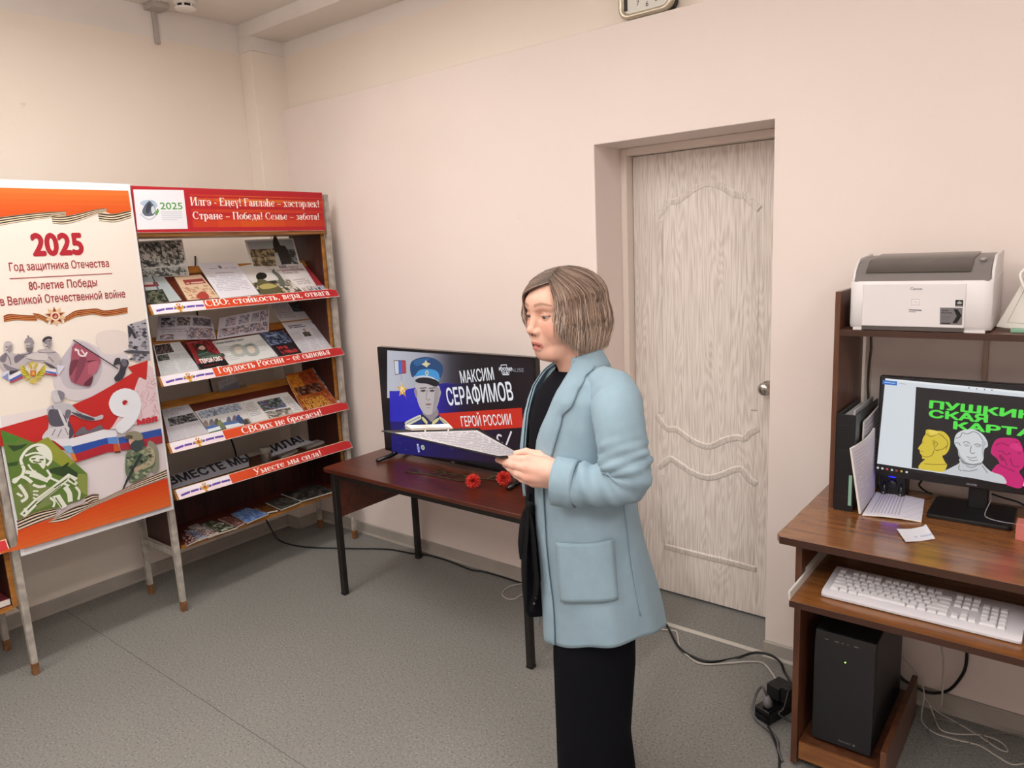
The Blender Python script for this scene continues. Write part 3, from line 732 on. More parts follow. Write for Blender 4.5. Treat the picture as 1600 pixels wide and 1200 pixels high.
bands([(-59, 292), (200, 298), (205, 330), (180, 336), (160, 330), (130, 336), (100, 342), (80, 338), (40, 341), (0, 346), (-54, 355)], 'cf4516', 'd9702f')
def ribbon(top, bot, dark='2a2220', light='e6d2b4', n=3):
    t, b = A.uv(top), A.uv(bot); N = 24
    def res(P):
        P = catmull([(*p, 0) for p in P], 8); P = [P[min(len(P)-1, int(i*(len(P)-1)/N))] for i in range(N+1)]; return [np.array(p[:2]) for p in P]
    t, b = res(t), res(b)
    def band(f0, f1, c):
        v = [tuple(p*(1-f0)+q*f0) for p, q in zip(t, b)]+[tuple(p*(1-f1)+q*f1) for p, q in zip(t, b)]
        A._put(v, [(i+1, i, N+1+i, N+2+i) for i in range(N)] if t[-1][0] > t[0][0] else [(i, i+1, N+2+i, N+1+i) for i in range(N)], c)
    band(0, 1, light); w = 1/(2*n+1)
    for k in range(n): band((2*k+.55)*w, (2*k+1.6)*w, dark)
    band(0, .05, '8a5a34'); band(.95, 1, dark)
ribbon([(-54, 347), (0, 339), (60, 332), (103, 330)], [(-53, 366), (0, 352.5), (50, 344), (103, 337)])
ribbon([(152, 332), (175, 334), (204, 328.5)], [(155, 345), (180, 347), (205, 340)])
ribbon([(80, 337), (95, 338), (120, 334), (150, 327), (166, 325)], [(82, 349), (100, 350), (120, 346), (150, 335), (166, 331)])
A.textpx('2025', (51, 398.6), (132, 396.3), 34, 'a82632', bold=.045)
A.textpx('Год защитника Отечества', (15, 423.6), (170.5, 416.9), 13, '9a3038', bold=.012)
A.line([(15, 435.5), (175, 427.2)], .003, '9a3038', px=True)
A.textpx('80-летие Победы', (45.5, 453), (152, 447), 13, '9a3038', bold=.012)
A.textpx('в Великой Отечественной войне', (1, 477.7), (195.8, 464.6), 13.5, '9a3038', bold=.012)
ribbon([(5, 493.7), (14, 490.6), (35, 492), (57.5, 493)], [(6, 503), (25, 500), (40, 501), (57.5, 501.5)], '6a2416', 'c9854a')
ribbon([(100, 496), (116, 486), (128, 484)], [(100, 504), (118, 495), (131, 493)], '6a2416', 'c9854a')
ribbon([(124, 484), (150, 482), (165, 485), (199, 480)], [(124, 494), (145, 491), (165, 494), (199, 489)], '6a2416', 'c9854a')
ribbon([(50, 489), (62, 491), (75, 497)], [(57, 497), (65, 500), (75, 505)], '6a2416', 'c9854a')
(su, sv), (su2, _) = A.uv([(86, 494), (101, 494)]); sr = su2-su
A.star(su, sv, sr*1.15, 'd6b184', 10, .62, 90); A.star(su, sv, sr, '7e2a26', 5, .42, 90); A.ell(su, sv, sr*.52, sr*.52, 'dcc8b0'); A.ell(su, sv, sr*.33, sr*.33, '9a2a2a')
A.line([(su-sr*.15, sv-sr*.15), (su+sr*.12, sv+sr*.15)], sr*.08, 'd8c09a'); A.line([(su+sr*.16, sv), (su+.02*sr, sv-sr*.17), (su-sr*.14, sv-sr*.04)], sr*.08, 'd8c09a', smooth=True)
def q2(p): return [(x/8, 470+y/8) for x, y in p]
def q3(p): return [(100+x/8, 490+y/8) for x, y in p]
def q4(p): return [(30+x/8, 580+y/8) for x, y in p]
def q5(p): return [(x/6, 660+y/6) for x, y in p]
def q6(p): return [(130+x/6, 610+y/6) for x, y in p]
# smoke and photographs behind
A.blob(q3([(60, 480), (110, 330), (250, 340), (420, 420), (560, 480), (720, 470), (800, 560), (760, 760), (620, 880), (420, 1000), (160, 1090), (-60, 1010), (-140, 800), (-40, 620)]), 'cbc3c8', px=True)
A.blob(q3([(-60, 640), (50, 440), (150, 350), (300, 380), (440, 520), (470, 720), (380, 900), (200, 950), (0, 900)]), 'b9b1ba', px=True)
A.blob(q3([(400, 260), (620, 200), (790, 260), (800, 430), (660, 500), (470, 480)]), 'd8cdc8', px=True)
A.poly(q3([(785, 150), (880, 110), (950, 95), (1020, 65), (1062, 350), (1072, 575), (900, 605), (850, 580), (840, 500), (735, 470), (810, 440)]), 'a5a3ab', px=True)
rg = random.Random(4)
for k in range(60):
    x, y = rg.uniform(800, 1045), rg.uniform(120, 580); s = rg.uniform(10, 34)
    if y > 420 or x > 790+rg.random()*40:
        A.blob(q3([(x-s, y), (x, y-s*.7), (x+s, y), (x, y+s*.6)]), rg.choice(['4a4a54', '5c5c66', '33333c', '77757e', 'c2c0c6']), px=True, n=2)
A.poly(q3([(790, 150), (830, 170), (890, 260), (870, 310), (840, 250), (805, 310)]), '3a3a42', px=True); A.poly(q3([(740, 470), (830, 455), (1060, 470), (1060, 500), (800, 495)]), '4b4b54', px=True)
# red field and arrow
A.poly([(-46, 682), (30, 660), (72, 648), (116, 631), (142, 620), (180, 598.7), (206, 582.5), (199, 573.5), (230, 563), (227.5, 594), (216, 588), (208.7, 610), (198, 640), (165, 676), (130, 700), (60, 706), (-44, 690)], 'b82c2a', px=True)
A.poly([(208.7, 610), (217, 589), (228, 594), (231, 570), (238, 575), (250, 655), (206, 664), (172, 671)], 'd6bec4', px=True)
for k in range(26):
    x, y = rg.uniform(212, 244), rg.uniform(585, 655); x -= max(0, (610-y)*.0)
    A.line([(x, y), (x+rg.uniform(-5, 5), y+rg.uniform(2, 8)), (x+rg.uniform(-7, 7), y+rg.uniform(6, 12))], .0018, rg.choice(['a87e88', 'b8929a', '8f6670']), px=True, new=(k == 0))
# three busts in grey
A.blob(q2([(-40, 740), (60, 645), (130, 640), (200, 665), (290, 650), (380, 640), (440, 640), (480, 610), (560, 600), (640, 610), (720, 660), (750, 760), (740, 800), (680, 840), (560, 780), (400, 740), (240, 860), (120, 930), (20, 880)]), 'b1a9ac', px=True)
for P, c in (([(0, 700), (80, 650), (60, 760), (0, 760)], '77707a'), ([(180, 690), (330, 660), (400, 640), (280, 720), (190, 780)], '6d6670'), ([(300, 690), (440, 650), (560, 640), (590, 720), (520, 760), (360, 740)], 'c4bcbc'), ([(540, 760), (640, 800), (690, 840), (620, 830)], '514b55'), ([(100, 860), (230, 860), (130, 925)], '3f3a44'), ([(30, 780), (120, 820), (220, 860), (90, 870)], '7d7780')):
    A.blob(q2(P), c, px=True)
for P in ([(210, 660), (280, 700), (330, 690)], [(470, 640), (600, 650), (690, 640)], [(600, 700), (660, 760)], [(320, 720), (420, 740), (560, 750)], [(60, 650), (110, 720), (130, 800)]):
    A.line(q2(P), .003, '6a646c', px=True, smooth=True)
for (x, y, rx, ry) in ((97, 585, 58, 76), (358, 570, 56, 80), (592, 540, 52, 70)):
    A.blob(q2([(x-rx, y-ry*.2), (x-rx*.6, y-ry), (x+rx*.5, y-ry), (x+rx, y-ry*.2), (x+rx*.7, y+ry*.6), (x, y+ry), (x-rx*.75, y+ry*.6)]), 'b8afb0', px=True)
    A.blob(q2([(x-rx*.2, y), (x+rx*.7, y-ry*.5), (x+rx*.75, y+ry*.4), (x+rx*.1, y+ry*.85)]), '8d8589', px=True)
    A.line(q2([(x-rx*.6, y-ry*.15), (x-rx*.2, y-ry*.12)]), .004, '4a444c', px=True); A.line(q2([(x-rx*.5, y+ry*.45), (x-rx*.1, y+ry*.42)]), .003, '5a545c', px=True)
A.blob(q2([(298, 530), (310, 480), (345, 455), (380, 460), (412, 500), (416, 540), (358, 525)]), '8f878c', px=True); A.line(q2([(345, 460), (344, 432)]), .005, '77707a', px=True)
A.blob(q2([(520, 500), (545, 460), (600, 442), (640, 455), (638, 480), (590, 478), (540, 510)]), '3d3841', px=True)
A.line(q2([(535, 520), (640, 490)]), .006, '77707a', px=True)
A.blob(q2([(320, 580), (358, 590), (400, 580), (390, 640), (340, 640)]), '6a646a', px=True)
# small tricolour bands and the golden emblem
for P, c in (([(100, 940), (240, 868), (285, 940), (118, 1030)], 'd9d6de'), ([(112, 985), (265, 905), (280, 935), (116, 1015)], '4c66b0'), ([(116, 1012), (275, 935), (285, 960), (120, 1032)], 'a8434c'),
             ([(545, 850), (690, 850), (705, 940), (530, 900)], 'd9d6de'), ([(545, 868), (695, 895), (700, 920), (535, 890)], '4c66b0'), ([(530, 895), (700, 918), (705, 942), (540, 915)], 'a8434c'),
             ([(0, 900), (110, 870), (100, 990), (60, 960), (10, 940)], 'c9c9d6'), ([(25, 950), (95, 900), (95, 1000)], '7a86b4'), ([(700, 800), (800, 815), (720, 930)], 'c9c9d6')):
    A.poly(q2(P), c, px=True)
for sx in (-1, 1):
    def e2(P): return q2([(405+sx*x, y) for x, y in P])
    A.blob(e2([(30, 960), (60, 890), (110, 850), (150, 790), (155, 880), (120, 930), (60, 970)]), 'c4b440', px=True)
    for k in range(4): A.line(e2([(40+k*8, 940-k*12), (140-k*4, 930-k*38)]), .0025, '7d7a24', px=True, new=(k == 0))
    A.blob(e2([(10, 860), (20, 800), (50, 780), (60, 800), (35, 840)]), 'b8a23c', px=True)
    A.line(e2([(40, 980), (80, 1000), (110, 960)]), .004, 'b8a23c', px=True)
A.blob(q2([(385, 790), (395, 765), (415, 765), (425, 790)]), 'c4b440', px=True); A.blob(q2([(365, 1020), (385, 970), (425, 970), (450, 1020), (405, 1030)]), 'c4b050', px=True)
A.poly(q2([(370, 870), (442, 870), (442, 930), (405, 950), (370, 930)]), 'b4622c', px=True); A.poly(q2([(388, 885), (425, 885), (425, 925), (388, 925)]), 'd29a4a', px=True)
# plain red flag on a pole, figures below it
A.blob(q3([(130, 365), (430, 545), (432, 640), (395, 730), (350, 770), (318, 900), (200, 890), (85, 845), (55, 720), (75, 600)]), '9c5262', px=True, n=3)
for P, c in (([(75, 600), (180, 580), (120, 700), (60, 780)], '6e3a48'), ([(180, 560), (270, 560), (240, 680), (150, 850), (120, 830)], '7d4252'), ([(280, 590), (400, 580), (300, 610)], '6a3644'), ([(260, 850), (350, 780), (320, 895), (240, 890)], '5e323e'), ([(300, 620), (420, 600), (400, 720), (300, 760)], 'ad5f70')):
    A.blob(q3(P), c, px=True)
(fu, fv), (gu, gv) = A.uv(q3([(140, 450), (225, 485)])); A.star(fu, fv, .009, 'e2d6d8')
A.line(q3([(165, 450), (180, 510), (240, 530), (280, 480)]), .006, 'e2d6d8', px=True, smooth=True); A.line(q3([(205, 450), (265, 530)]), .005, 'e2d6d8', px=True)
A.line(q3([(105, 328), (670, 690)]), .004, '2e2a30', px=True)
A.blob(q3([(635, 560), (690, 555), (700, 600), (770, 570), (800, 620), (765, 690), (745, 770), (700, 825), (640, 845), (618, 800), (675, 720), (690, 630), (610, 645)]), '3b3a42', px=True)
A.blob(q3([(700, 580), (760, 570), (780, 640), (730, 660)]), '66646e', px=True)
# big white 9, small red word
A.textpx('9', (169, 673.5), (220, 669), 64, 'dadde4', bold=.062)
A.textpx('мая', (213, 663.5), (245, 657.5), 10, 'b8323a', bold=.06)
# a soldier in grey, arm stretched to the right
A.blob(q4([(330, 850), (345, 740), (360, 640), (345, 540), (340, 470), (400, 420), (470, 390), (560, 395), (640, 415), (720, 490), (830, 535), (930, 570), (1030, 540), (1025, 595), (900, 615), (780, 595), (650, 540), (610, 610), (650, 700), (670, 800), (620, 845), (480, 830)]), 'b4b1b8', px=True, n=4)
for P, c in (([(360, 490), (470, 480), (560, 560), (580, 650), (480, 690), (370, 660)], '55525e'), ([(640, 510), (800, 545), (930, 590), (900, 612), (780, 592)], '4a4752'), ([(580, 480), (640, 500), (600, 590), (560, 560)], '6a6772'), ([(600, 620), (660, 720), (665, 800), (610, 830)], '4a4752'), ([(340, 760), (430, 720), (360, 810)], '7c7984'), ([(480, 500), (510, 490), (600, 700), (570, 700)], 'c8c5ca'), ([(290, 850), (330, 740), (420, 700), (600, 690), (610, 760), (580, 850)], 'c6c2c8')):
    A.blob(q4(P), c, px=True)
for P in ([(440, 720), (400, 800)], [(520, 720), (470, 820)], [(560, 700), (600, 790)], [(400, 430), (440, 500)], [(700, 500), (780, 540)]): A.line(q4(P), .003, '6a6772', px=True)
A.blob(q4([(390, 300), (400, 250), (470, 232), (540, 260), (555, 310), (520, 370), (450, 390), (405, 350)]), 'c0bcc0', px=True); A.blob(q4([(470, 240), (545, 262), (555, 315), (520, 365), (490, 320)]), '7d7a84', px=True)
A.blob(q4([(690, 800), (730, 730), (800, 690), (850, 740), (960, 690), (1010, 670), (1030, 730), (860, 770)]), '67646e', px=True)
# tricolour wave
for P, c in (([(105, 686), (161, 670.6), (180, 672.5), (181.7, 682), (164, 684), (111, 698)], 'd9d8e0'), ([(111, 697.5), (164, 684), (181.7, 681.7), (183, 693), (164, 693.5), (116, 709)], '2f4fa0'), ([(116, 709), (164, 693.5), (183, 693), (186.7, 705), (167.5, 706), (116, 722.5)], 'a82a34'), ([(166, 683.5), (181.7, 681.7), (183, 693), (168, 693)], '5a86c8'), ([(176, 694), (183, 693), (186.7, 705), (177, 705.5)], 'c05a30')):
    A.poly(P, c, px=True)
for P, c in (([(320, 440), (720, 355), (730, 420), (330, 500)], '34509c'), ([(330, 500), (730, 420), (735, 490), (345, 565)], 'a0303c'), ([(285, 572), (345, 565), (340, 580), (290, 585)], '5a2420')): A.poly(q6(P), c, px=True)
for P, c in (([(400, 850), (600, 835), (650, 940), (520, 935)], 'd6d4dc'), ([(520, 935), (640, 925), (662, 1020), (600, 1012)], '7aa4cc'), ([(630, 1020), (680, 1030), (715, 1115), (670, 1120)], 'd07a34')): A.poly(q4(P), c, px=True)
# green field with the stencilled soldier
A.poly(q5([(-2, 66), (320, 190), (440, 135), (690, 370), (810, 480), (810, 690), (700, 740), (160, 930), (100, 610)]), '5c7736', px=True)
for P, c in (([(330, 190), (440, 135), (690, 370), (600, 430), (470, 340)], '8d933a'), ([(700, 480), (808, 480), (808, 680), (730, 640)], '83904a'), ([(60, 210), (150, 215), (255, 195), (200, 240), (120, 270)], '2f4827'), ([(420, 450), (500, 420), (620, 400), (720, 470), (715, 530), (560, 500)], '33472b'), ([(60, 380), (170, 360), (150, 400), (70, 410)], '35502a'), ([(0, 70), (180, 140), (120, 190), (30, 180)], '4a7a30'), ([(100, 620), (260, 560), (330, 800), (160, 900)], '6d7d44'), ([(560, 420), (630, 370), (640, 385), (580, 440)], '2c4022'), ([(250, 560), (460, 600), (480, 760), (330, 820)], '77854e')):
    A.poly(q5(P), c, px=True)
wt = 'dcdfd2'
A.blob(q5([(205, 380), (200, 320), (245, 255), (320, 220), (400, 222), (450, 280), (458, 350), (425, 395), (400, 330), (330, 300), (240, 320)]), '5f7440', px=True)
A.blob(q5([(330, 235), (400, 222), (450, 280), (458, 350), (420, 330), (370, 290)]), wt, px=True)
A.line(q5([(200, 395), (188, 340), (235, 262), (310, 213), (395, 212), (455, 268), (468, 350), (430, 402)]), .010, wt, px=True, smooth=True)
A.line(q5([(225, 310), (320, 282), (400, 300), (430, 330)]), .007, wt, px=True, smooth=True)
A.blob(q5([(265, 335), (330, 305), (410, 322), (418, 390), (395, 432), (350, 385), (290, 375)]), wt, px=True)
A.line(q5([(285, 340), (325, 335)]), .006, '4a5f30', px=True); A.line(q5([(360, 348), (400, 345)]), .006, '4a5f30', px=True); A.line(q5([(300, 360), (340, 372), (380, 365)]), .006, '66783e', px=True, smooth=True)
for P, wd in (([(200, 400), (215, 440), (190, 500), (110, 540)], .011), ([(190, 500), (240, 520), (290, 560)], .012), ([(110, 540), (130, 560), (170, 520)], .008), ([(230, 460), (330, 480), (420, 530), (470, 500)], .014), ([(270, 490), (360, 520), (440, 550)], .010), ([(255, 390), (290, 440), (330, 460)], .006), ([(170, 580), (215, 640), (240, 700), (190, 740)], .012), ([(150, 660), (200, 690)], .008), ([(300, 580), (360, 600), (420, 590)], .010), ([(300, 640), (350, 640)], .006), ([(300, 670), (350, 680)], .006), ([(300, 700), (340, 720)], .006), ([(470, 520), (560, 560), (640, 590)], .008), ([(600, 600), (640, 660), (650, 740)], .018), ([(700, 600), (735, 650), (725, 720)], .009), ([(430, 440), (470, 500)], .008), ([(460, 700), (500, 740), (490, 790)], .008)):
    A.line(q5(P), wd, wt, px=True, smooth=True)
A.line(q5([(200, 870), (330, 740), (480, 630), (640, 500), (700, 540)]), .024, wt, px=True); A.line(q5([(210, 855), (340, 730), (500, 610), (650, 505)]), .006, '50662f', px=True); A.line(q5([(330, 770), (560, 590)]), .004, '50662f', px=True)
A.poly(q5([(480, 690), (550, 670), (620, 780), (570, 810)]), wt, px=True); A.line(q5([(510, 700), (570, 790)]), .005, '66783e', px=True); A.poly(q5([(640, 500), (720, 560), (700, 590), (610, 540)]), wt, px=True); A.line(q5([(640, 520), (690, 560)]), .008, '50662f', px=True)
A.line(q5([(340, 730), (500, 610)]), .012, 'c6cbb8', px=True); A.line(q5([(220, 800), (250, 850)]), .010, wt, px=True)
# soldier in camouflage at the right
A.blob(q6([(600, 470), (680, 520), (700, 660), (690, 750), (640, 760), (600, 600)]), '8a8878', px=True)
A.blob(q6([(400, 580), (470, 560), (560, 540), (650, 560), (665, 680), (610, 760), (530, 830), (440, 865), (390, 780), (385, 660)]), '66735c', px=True)
for k in range(70):
    x, y = rg.uniform(400, 650), rg.uniform(560, 840); s = rg.uniform(8, 26)
    if x+y < 1380 and y-x < 420: A.blob(q6([(x-s, y), (x, y-s), (x+s, y+4), (x, y+s*.7)]), rg.choice(['4c5a48', '7d876c', '8f9478', '3a463c', '5d7a54', '2f3a34', 'a3a68c']), px=True, n=2)
A.blob(q6([(580, 520), (640, 545), (660, 620), (640, 690), (550, 735), (505, 710), (600, 640)]), 'a69e84', px=True); A.blob(q6([(600, 595), (630, 600), (625, 630), (605, 625)]), '3a4038', px=True)
for k in range(14):
    x, y = rg.uniform(560, 640), rg.uniform(540, 690); A.blob(q6([(x-14, y), (x, y-9), (x+14, y+2), (x, y+9)]), rg.choice(['8a8468', 'b4ac92', '7a7a60']), px=True, n=2)
A.blob(q6([(415, 455), (455, 440), (470, 470), (440, 515), (418, 490)]), 'c69a7c', px=True)
A.blob(q6([(430, 505), (470, 465), (530, 460), (560, 500), (500, 570), (440, 545)]), '3f4a4c', px=True); A.blob(q6([(372, 440), (395, 395), (470, 378), (535, 405), (545, 450), (500, 465), (410, 450)]), '8c8672', px=True); A.blob(q6([(375, 440), (410, 415), (450, 425), (440, 450)]), '565248', px=True)
A.line(q6([(530, 590), (460, 720), (400, 830), (342, 965)]), [.012, .012, .010, .006], '33383a', px=True); A.blob(q6([(470, 720), (540, 700), (520, 740), (470, 760)]), 'b09a84', px=True)
# bottom band and ribbons
bands([(-20, 868), (24, 852), (26, 828), (60, 815), (88, 806), (100, 812), (135, 794), (190, 771), (259, 746), (265, 789), (31, 857), (26, 858)], 'd4642e', 'cc4015')
ribbon([(24, 812), (55, 799), (85, 793)], [(26, 828), (60, 814), (86, 804)], '241e1c', 'e0ccb6')
ribbon([(130, 775), (142, 771), (152, 771)], [(133, 792), (143, 785), (152, 782)], '241e1c', 'e0ccb6')
ribbon([(86, 806), (115, 790), (153, 780), (206.7, 755), (258, 732.5)], [(72, 816), (100, 812), (135, 794), (190, 770), (259, 745)], '241e1c', 'e0ccb6')
A.build('printed_board', PRINT, pt)
# ================================================================ THINGS ON THE RACK
def quad(pxs, k=None, th=40, lift=.004, P0=None):
    """four photographed corners (top-left, top-right, bottom-right, bottom-left) on a tilted plane of the rack"""
    t = math.radians(th); n = np.array([math.sin(t), 0, math.cos(t)])
    P = np.array(P0 if P0 is not None else (XL-.006, 0, SH[k]-.016))+n*lift
    return [on(u, v, P, n) for u, v in pxs], n
def flat(pxs, z): return [on(u, v, (0, 0, z), np.array([0, 0, 1.0])) for u, v in pxs], np.array([0, 0, 1.0])
def bil(q, n, bow=0, curl=0):
    tl, tr, br, bl = q
    def F(s, t):
        p = (bl*(1-s)+br*s)*(1-t)+(tl*(1-s)+tr*s)*t
        return p+n*(bow*math.sin(PI*s)+curl*max(0, t-.55)**2*4)
    return F
GREYP = ['3f4241', '5a5d5a', '777a75', '8f918b', 'a8a9a2', 'bfc0b9', 'd2d2cd']
def item(name, cat, label, q, n, items, bg='d9d7d6', nx=18, ny=28, seed=1, thick=.0015, bow=0, curl=0, group=None, m=None, edge='e4e1dd'):
    o = sheet(name, bil(q, n, bow, curl), nx, ny, painter(bg, items, seed), m or PRINT, thick=thick, edge=edge)
    return tag(o, label, cat, group)
def over(o, q, n, lift=.0006):
    """artwork plane lying on an item"""
    tl, tr, br, bl = q; U = (br-bl)/np.linalg.norm(br-bl); V = np.cross(n, U)
    return Art(bl+n*lift, U, V)
TXT_ = '9b9a9c'
# --- upper shelf
q, n = quad([(214, 377), (284.4, 373.6), (296, 431), (222, 437)], th=72, P0=(.372, 0, SH[1]+.11))
item('photo_print', 'photograph', 'grey photograph sheet of ruins standing upright at the back left of the top shelf', q, n, [(.02, .3, .97, .95, 'p', GREYP), (.02, .02, .97, .26, 'p', ['4a4d4b', '63665f', '80837c', 'a3a8a4', 'b4bab8', 'b4bab8'])], bg='c9c9c6', nx=30, ny=26, seed=3, group='photographs at the back of the rack')
q, n = quad([(382, 375), (457.9, 371.9), (470, 416), (395, 420)], th=72, P0=(.372, 0, SH[1]+.11))
o = item('photo_print', 'photograph', 'photograph of a reed field under grey sky at the back right of the top shelf', q, n, [(.02, .62, .97, .95, 'c', '9aa3a6'), (.02, .05, .6, .66, 'p', ['4b4436', '61563f', '7a6c50', '8f8062', 'a29576']), (.6, .05, .97, .6, 'p', ['3a3d3c', '4c4f4d', '6d706e', '8c8f8c'])], bg='c4c5c4', nx=28, ny=18, seed=5, group='photographs at the back of the rack')
a = over(o, q, n); a.blob([(.155, .10), (.17, .16), (.19, .17), (.2, .12), (.23, .11), (.235, .02), (.18, .0)], '33302d'); a.poly([(.14, 0), (.15, .08), (.17, .08), (.175, 0)], 'a9a8a5')
a.build('printed_figures', PRINT, o)
q, n = quad([(222, 432.6), (256, 432.6), (284, 469), (232, 476)], 1, lift=.004)
o = item('magazine', 'magazine', 'grey white magazine at the left end of the top shelf, half behind the poster', q, n, [(.0, .0, .6, .5, 'p', ['1e221d', '2d3229', '454a3c', '6a6c58']), (.0, .62, .55, .8, 'c', '8a3038'), (.0, .7, .35, .8, 'c', 'c4b8b6'), (.45, .4, .5, 1, 'c', '5c6164')], bg='a9b3b5', nx=16, ny=24, seed=7, thick=.003)
q, n = quad([(272, 432.6), (313.6, 428.7), (343, 465), (293.4, 469)], 1, lift=.014)
o = item('book', 'book', 'beige paperback with a map on its cover, on the top shelf', q, n, [(.08, .05, .95, .55, 'p', ['a97f63', 'c3a488', 'd0b698', 'd0b698', 'cfb093']), (.25, .63, .95, .83, 'c', '8f3b36'), (.28, .66, .92, .72, 't', 'd8c0b0'), (.2, .86, .8, .9, 't', '8d6a5c')], bg='d3b79b', nx=18, ny=24, seed=9, thick=.012, edge='8b5f44')
a = over(o, q, n); a.blob([(.05, .02), (.09, .05), (.11, .03), (.1, .0), (.06, -.0)], 'a33f38')
a.build('cover_emblem', PRINT, o)
q, n = quad([(307.4, 411), (368.7, 409.6), (406, 460), (344, 466)], 1, lift=.018)
o = item('document_sheet', 'paper', 'white official letter sheet leaning on the top shelf', q, n, [(.12, .8, .4, .86, 't', 'a8a6b2'), (.6, .8, .9, .86, 't', 'a8a6b2'), (.46, .82, .54, .9, 'c', '7a7c88'), (.1, .18, .9, .62, 't', 'b9b7c2'), (.3, .68, .75, .73, 't', 'a8a6b2')], bg='dad8df', nx=24, ny=44, seed=11)
q, n = quad([(474, 412.5), (482, 414), (516, 456), (500, 458)], 1, lift=.003)
item('brochure', 'brochure', 'thin red brochure edge under the open magazine at the right of the top shelf', q, n, [(0, 0, 1, .25, 'p', ['3b4a78', '9aa4c4', 'c4b8ae'])], bg='9c3038', nx=6, ny=16, seed=13)
t = thing('open_magazine', 'open magazine with soldier picture and text page on the top shelf', 'magazine', (.45, -.3, 1.5))
q, n = quad([(373, 416.3), (423, 410), (477, 456), (408.4, 461)], 1, lift=.010)
sheet('left_page', bil(q, n, .004), 20, 24, painter('d3cfcb', [(.0, .0, .55, .42, 'p', ['2b2a22', '45402e', '6c6544', '8f8654', 'a79c66', 'c9c4b2']), (.55, .0, .95, .4, 'p', ['4a463c', '6e6a5c', '9c9686', 'c6c1b6', 'd0ccc6'])], 15), PRINT, t)
a = Art(q[3]+n*.0055, (q[2]-q[3])/np.linalg.norm(q[2]-q[3]), np.cross(n, (q[2]-q[3])/np.linalg.norm(q[2]-q[3])))
a.blob([(400, 431), (405, 426), (414, 427), (417, 432), (412, 436), (403, 437)], '25241f', px=True); a.blob([(402, 440), (408, 436), (420, 440), (434, 446), (440, 455), (420, 460), (408, 458)], '5f5a40', px=True)
a.blob([(405, 447), (418, 443), (432, 446), (430, 449), (412, 452)], 'b0a566', px=True); a.blob([(425, 425), (428, 420), (430, 424), (436, 428), (442, 436), (446, 446), (438, 446), (434, 434)], '66675f', px=True); a.line([(419, 414), (418, 418), (426, 423)], .003, '66675f', px=True); a.line([(432, 423), (440, 422)], .003, '66675f', px=True)
a.build('page_picture', PRINT, t)
q, n = quad([(424, 412.5), (471.4, 410.7), (500, 455), (477, 457)], 1, lift=.011)
sheet('right_page', bil(q, n, .005), 20, 30, painter('d6d2d2', [(.08, .22, .8, .44, 't', 'aaa6a4'), (.05, .0, .95, .16, 'p', ['6a6058', '8a8278', 'a8b4d0', 'c9c2b8'])], 17), PRINT, t)
a = Art(q[3]+n*.0065, (q[2]-q[3])/np.linalg.norm(q[2]-q[3]), np.cross(n, (q[2]-q[3])/np.linalg.norm(q[2]-q[3])))
a.textpx('КАК', (438, 419.5), (450, 418.5), 4, '3a2f33', bold=.02); a.textpx('помогут', (452, 419), (467, 418), 3, '7a4a50'); a.textpx('добровольцы', (441, 424), (475, 421.5), 3, '8a4046'); a.textpx('в зоне СВО', (444, 428), (468, 426.5), 3, '7a4a50')
a.build('page_heading', PRINT, t)
# --- second shelf
def roll(pxs, bulge, P0, th=80):
    q, n = quad(pxs, th=th, P0=P0); tl, tr, br, bl = q
    def F(s, t): return (bl*(1-s)+br*s)*(1-t)+(tl*(1-s)+tr*s)*t+n*bulge*math.sin(PI*min(1, s*1.05))*(.4+.6*t)
    return F
LP = ['6f6b78', '8b8792', 'a8a4ae', 'b49b98', '7e5a5c', '9a96a2', 'c2bec6']
o = sheet('newspaper', roll([(247, 494), (330, 496), (338, 530), (244, 533)], .05, (.372, 0, SH[2]+.12)), 40, 24, painter('bdb9c2', [(.06, .55, .24, .92, 'p', ['3c3c44', '62626c', '8c8c98', 'b4b4be']), (.28, .6, .5, .92, 'p', ['4a4444', '6c6262', '8a8484', 'a8a2a4']), (.54, .6, .98, .9, 'p', ['55505a', '6e6a74', '8c8892']), (.06, .3, .45, .5, 't', '9c98a4'), (.45, .05, .98, .5, 'p', LP), (.06, .05, .25, .25, 'p', LP)], 21), NEWS)
tag(o, 'curved newspaper with rows of portraits standing at the back of the second shelf, left', 'newspaper', 'newspapers on the rack')
o = sheet('newspaper', roll([(343, 497), (420.6, 482.5), (420, 518), (339, 530)], .035, (.378, 0, SH[2]+.12)), 36, 22, painter('bdb9c2', [(.1, .55, .28, .9, 'p', LP[:4]), (.34, .55, .52, .9, 'p', LP[:3]), (.58, .55, .74, .9, 'p', LP[:3]), (.78, .5, .98, .95, 'p', LP), (.04, .08, .96, .46, 'p', LP)], 23), NEWS)
tag(o, 'curved newspaper with portraits at the back of the second shelf, right of another', 'newspaper', 'newspapers on the rack')
q, n = quad([(236, 528.5), (273.5, 524), (312, 577), (252, 590)], 2, lift=.004)
o = item('newspaper', 'newspaper', 'newspaper with two dark photographs at the left end of the second shelf', q, n, [(.05, .56, .62, .8, 'p', ['3d3232', '5c4c48', '74645c', '2c2626']), (.05, .4, .4, .54, 'p', ['3f4240', '5c605c', '777a74']), (.05, .02, .48, .38, 't', 'aeb0b2'), (.55, .02, .95, .5, 't', 'aeb0b2'), (.68, .56, .95, .8, 't', 'aeb0b2'), (.1, .86, .6, .9, 't', '8b8a8e')], bg='c3c4c6', nx=26, ny=46, seed=25, group='newspapers on the rack', m=NEWS)
t = thing('book', 'red and black paperback with a soldier reading ГЕРОИ СВО on the second shelf', 'book', (.45, -.78, 1.2))
q, n = quad([(290, 535), (328, 529.5), (357.5, 569), (314, 577)], 2, lift=.018)
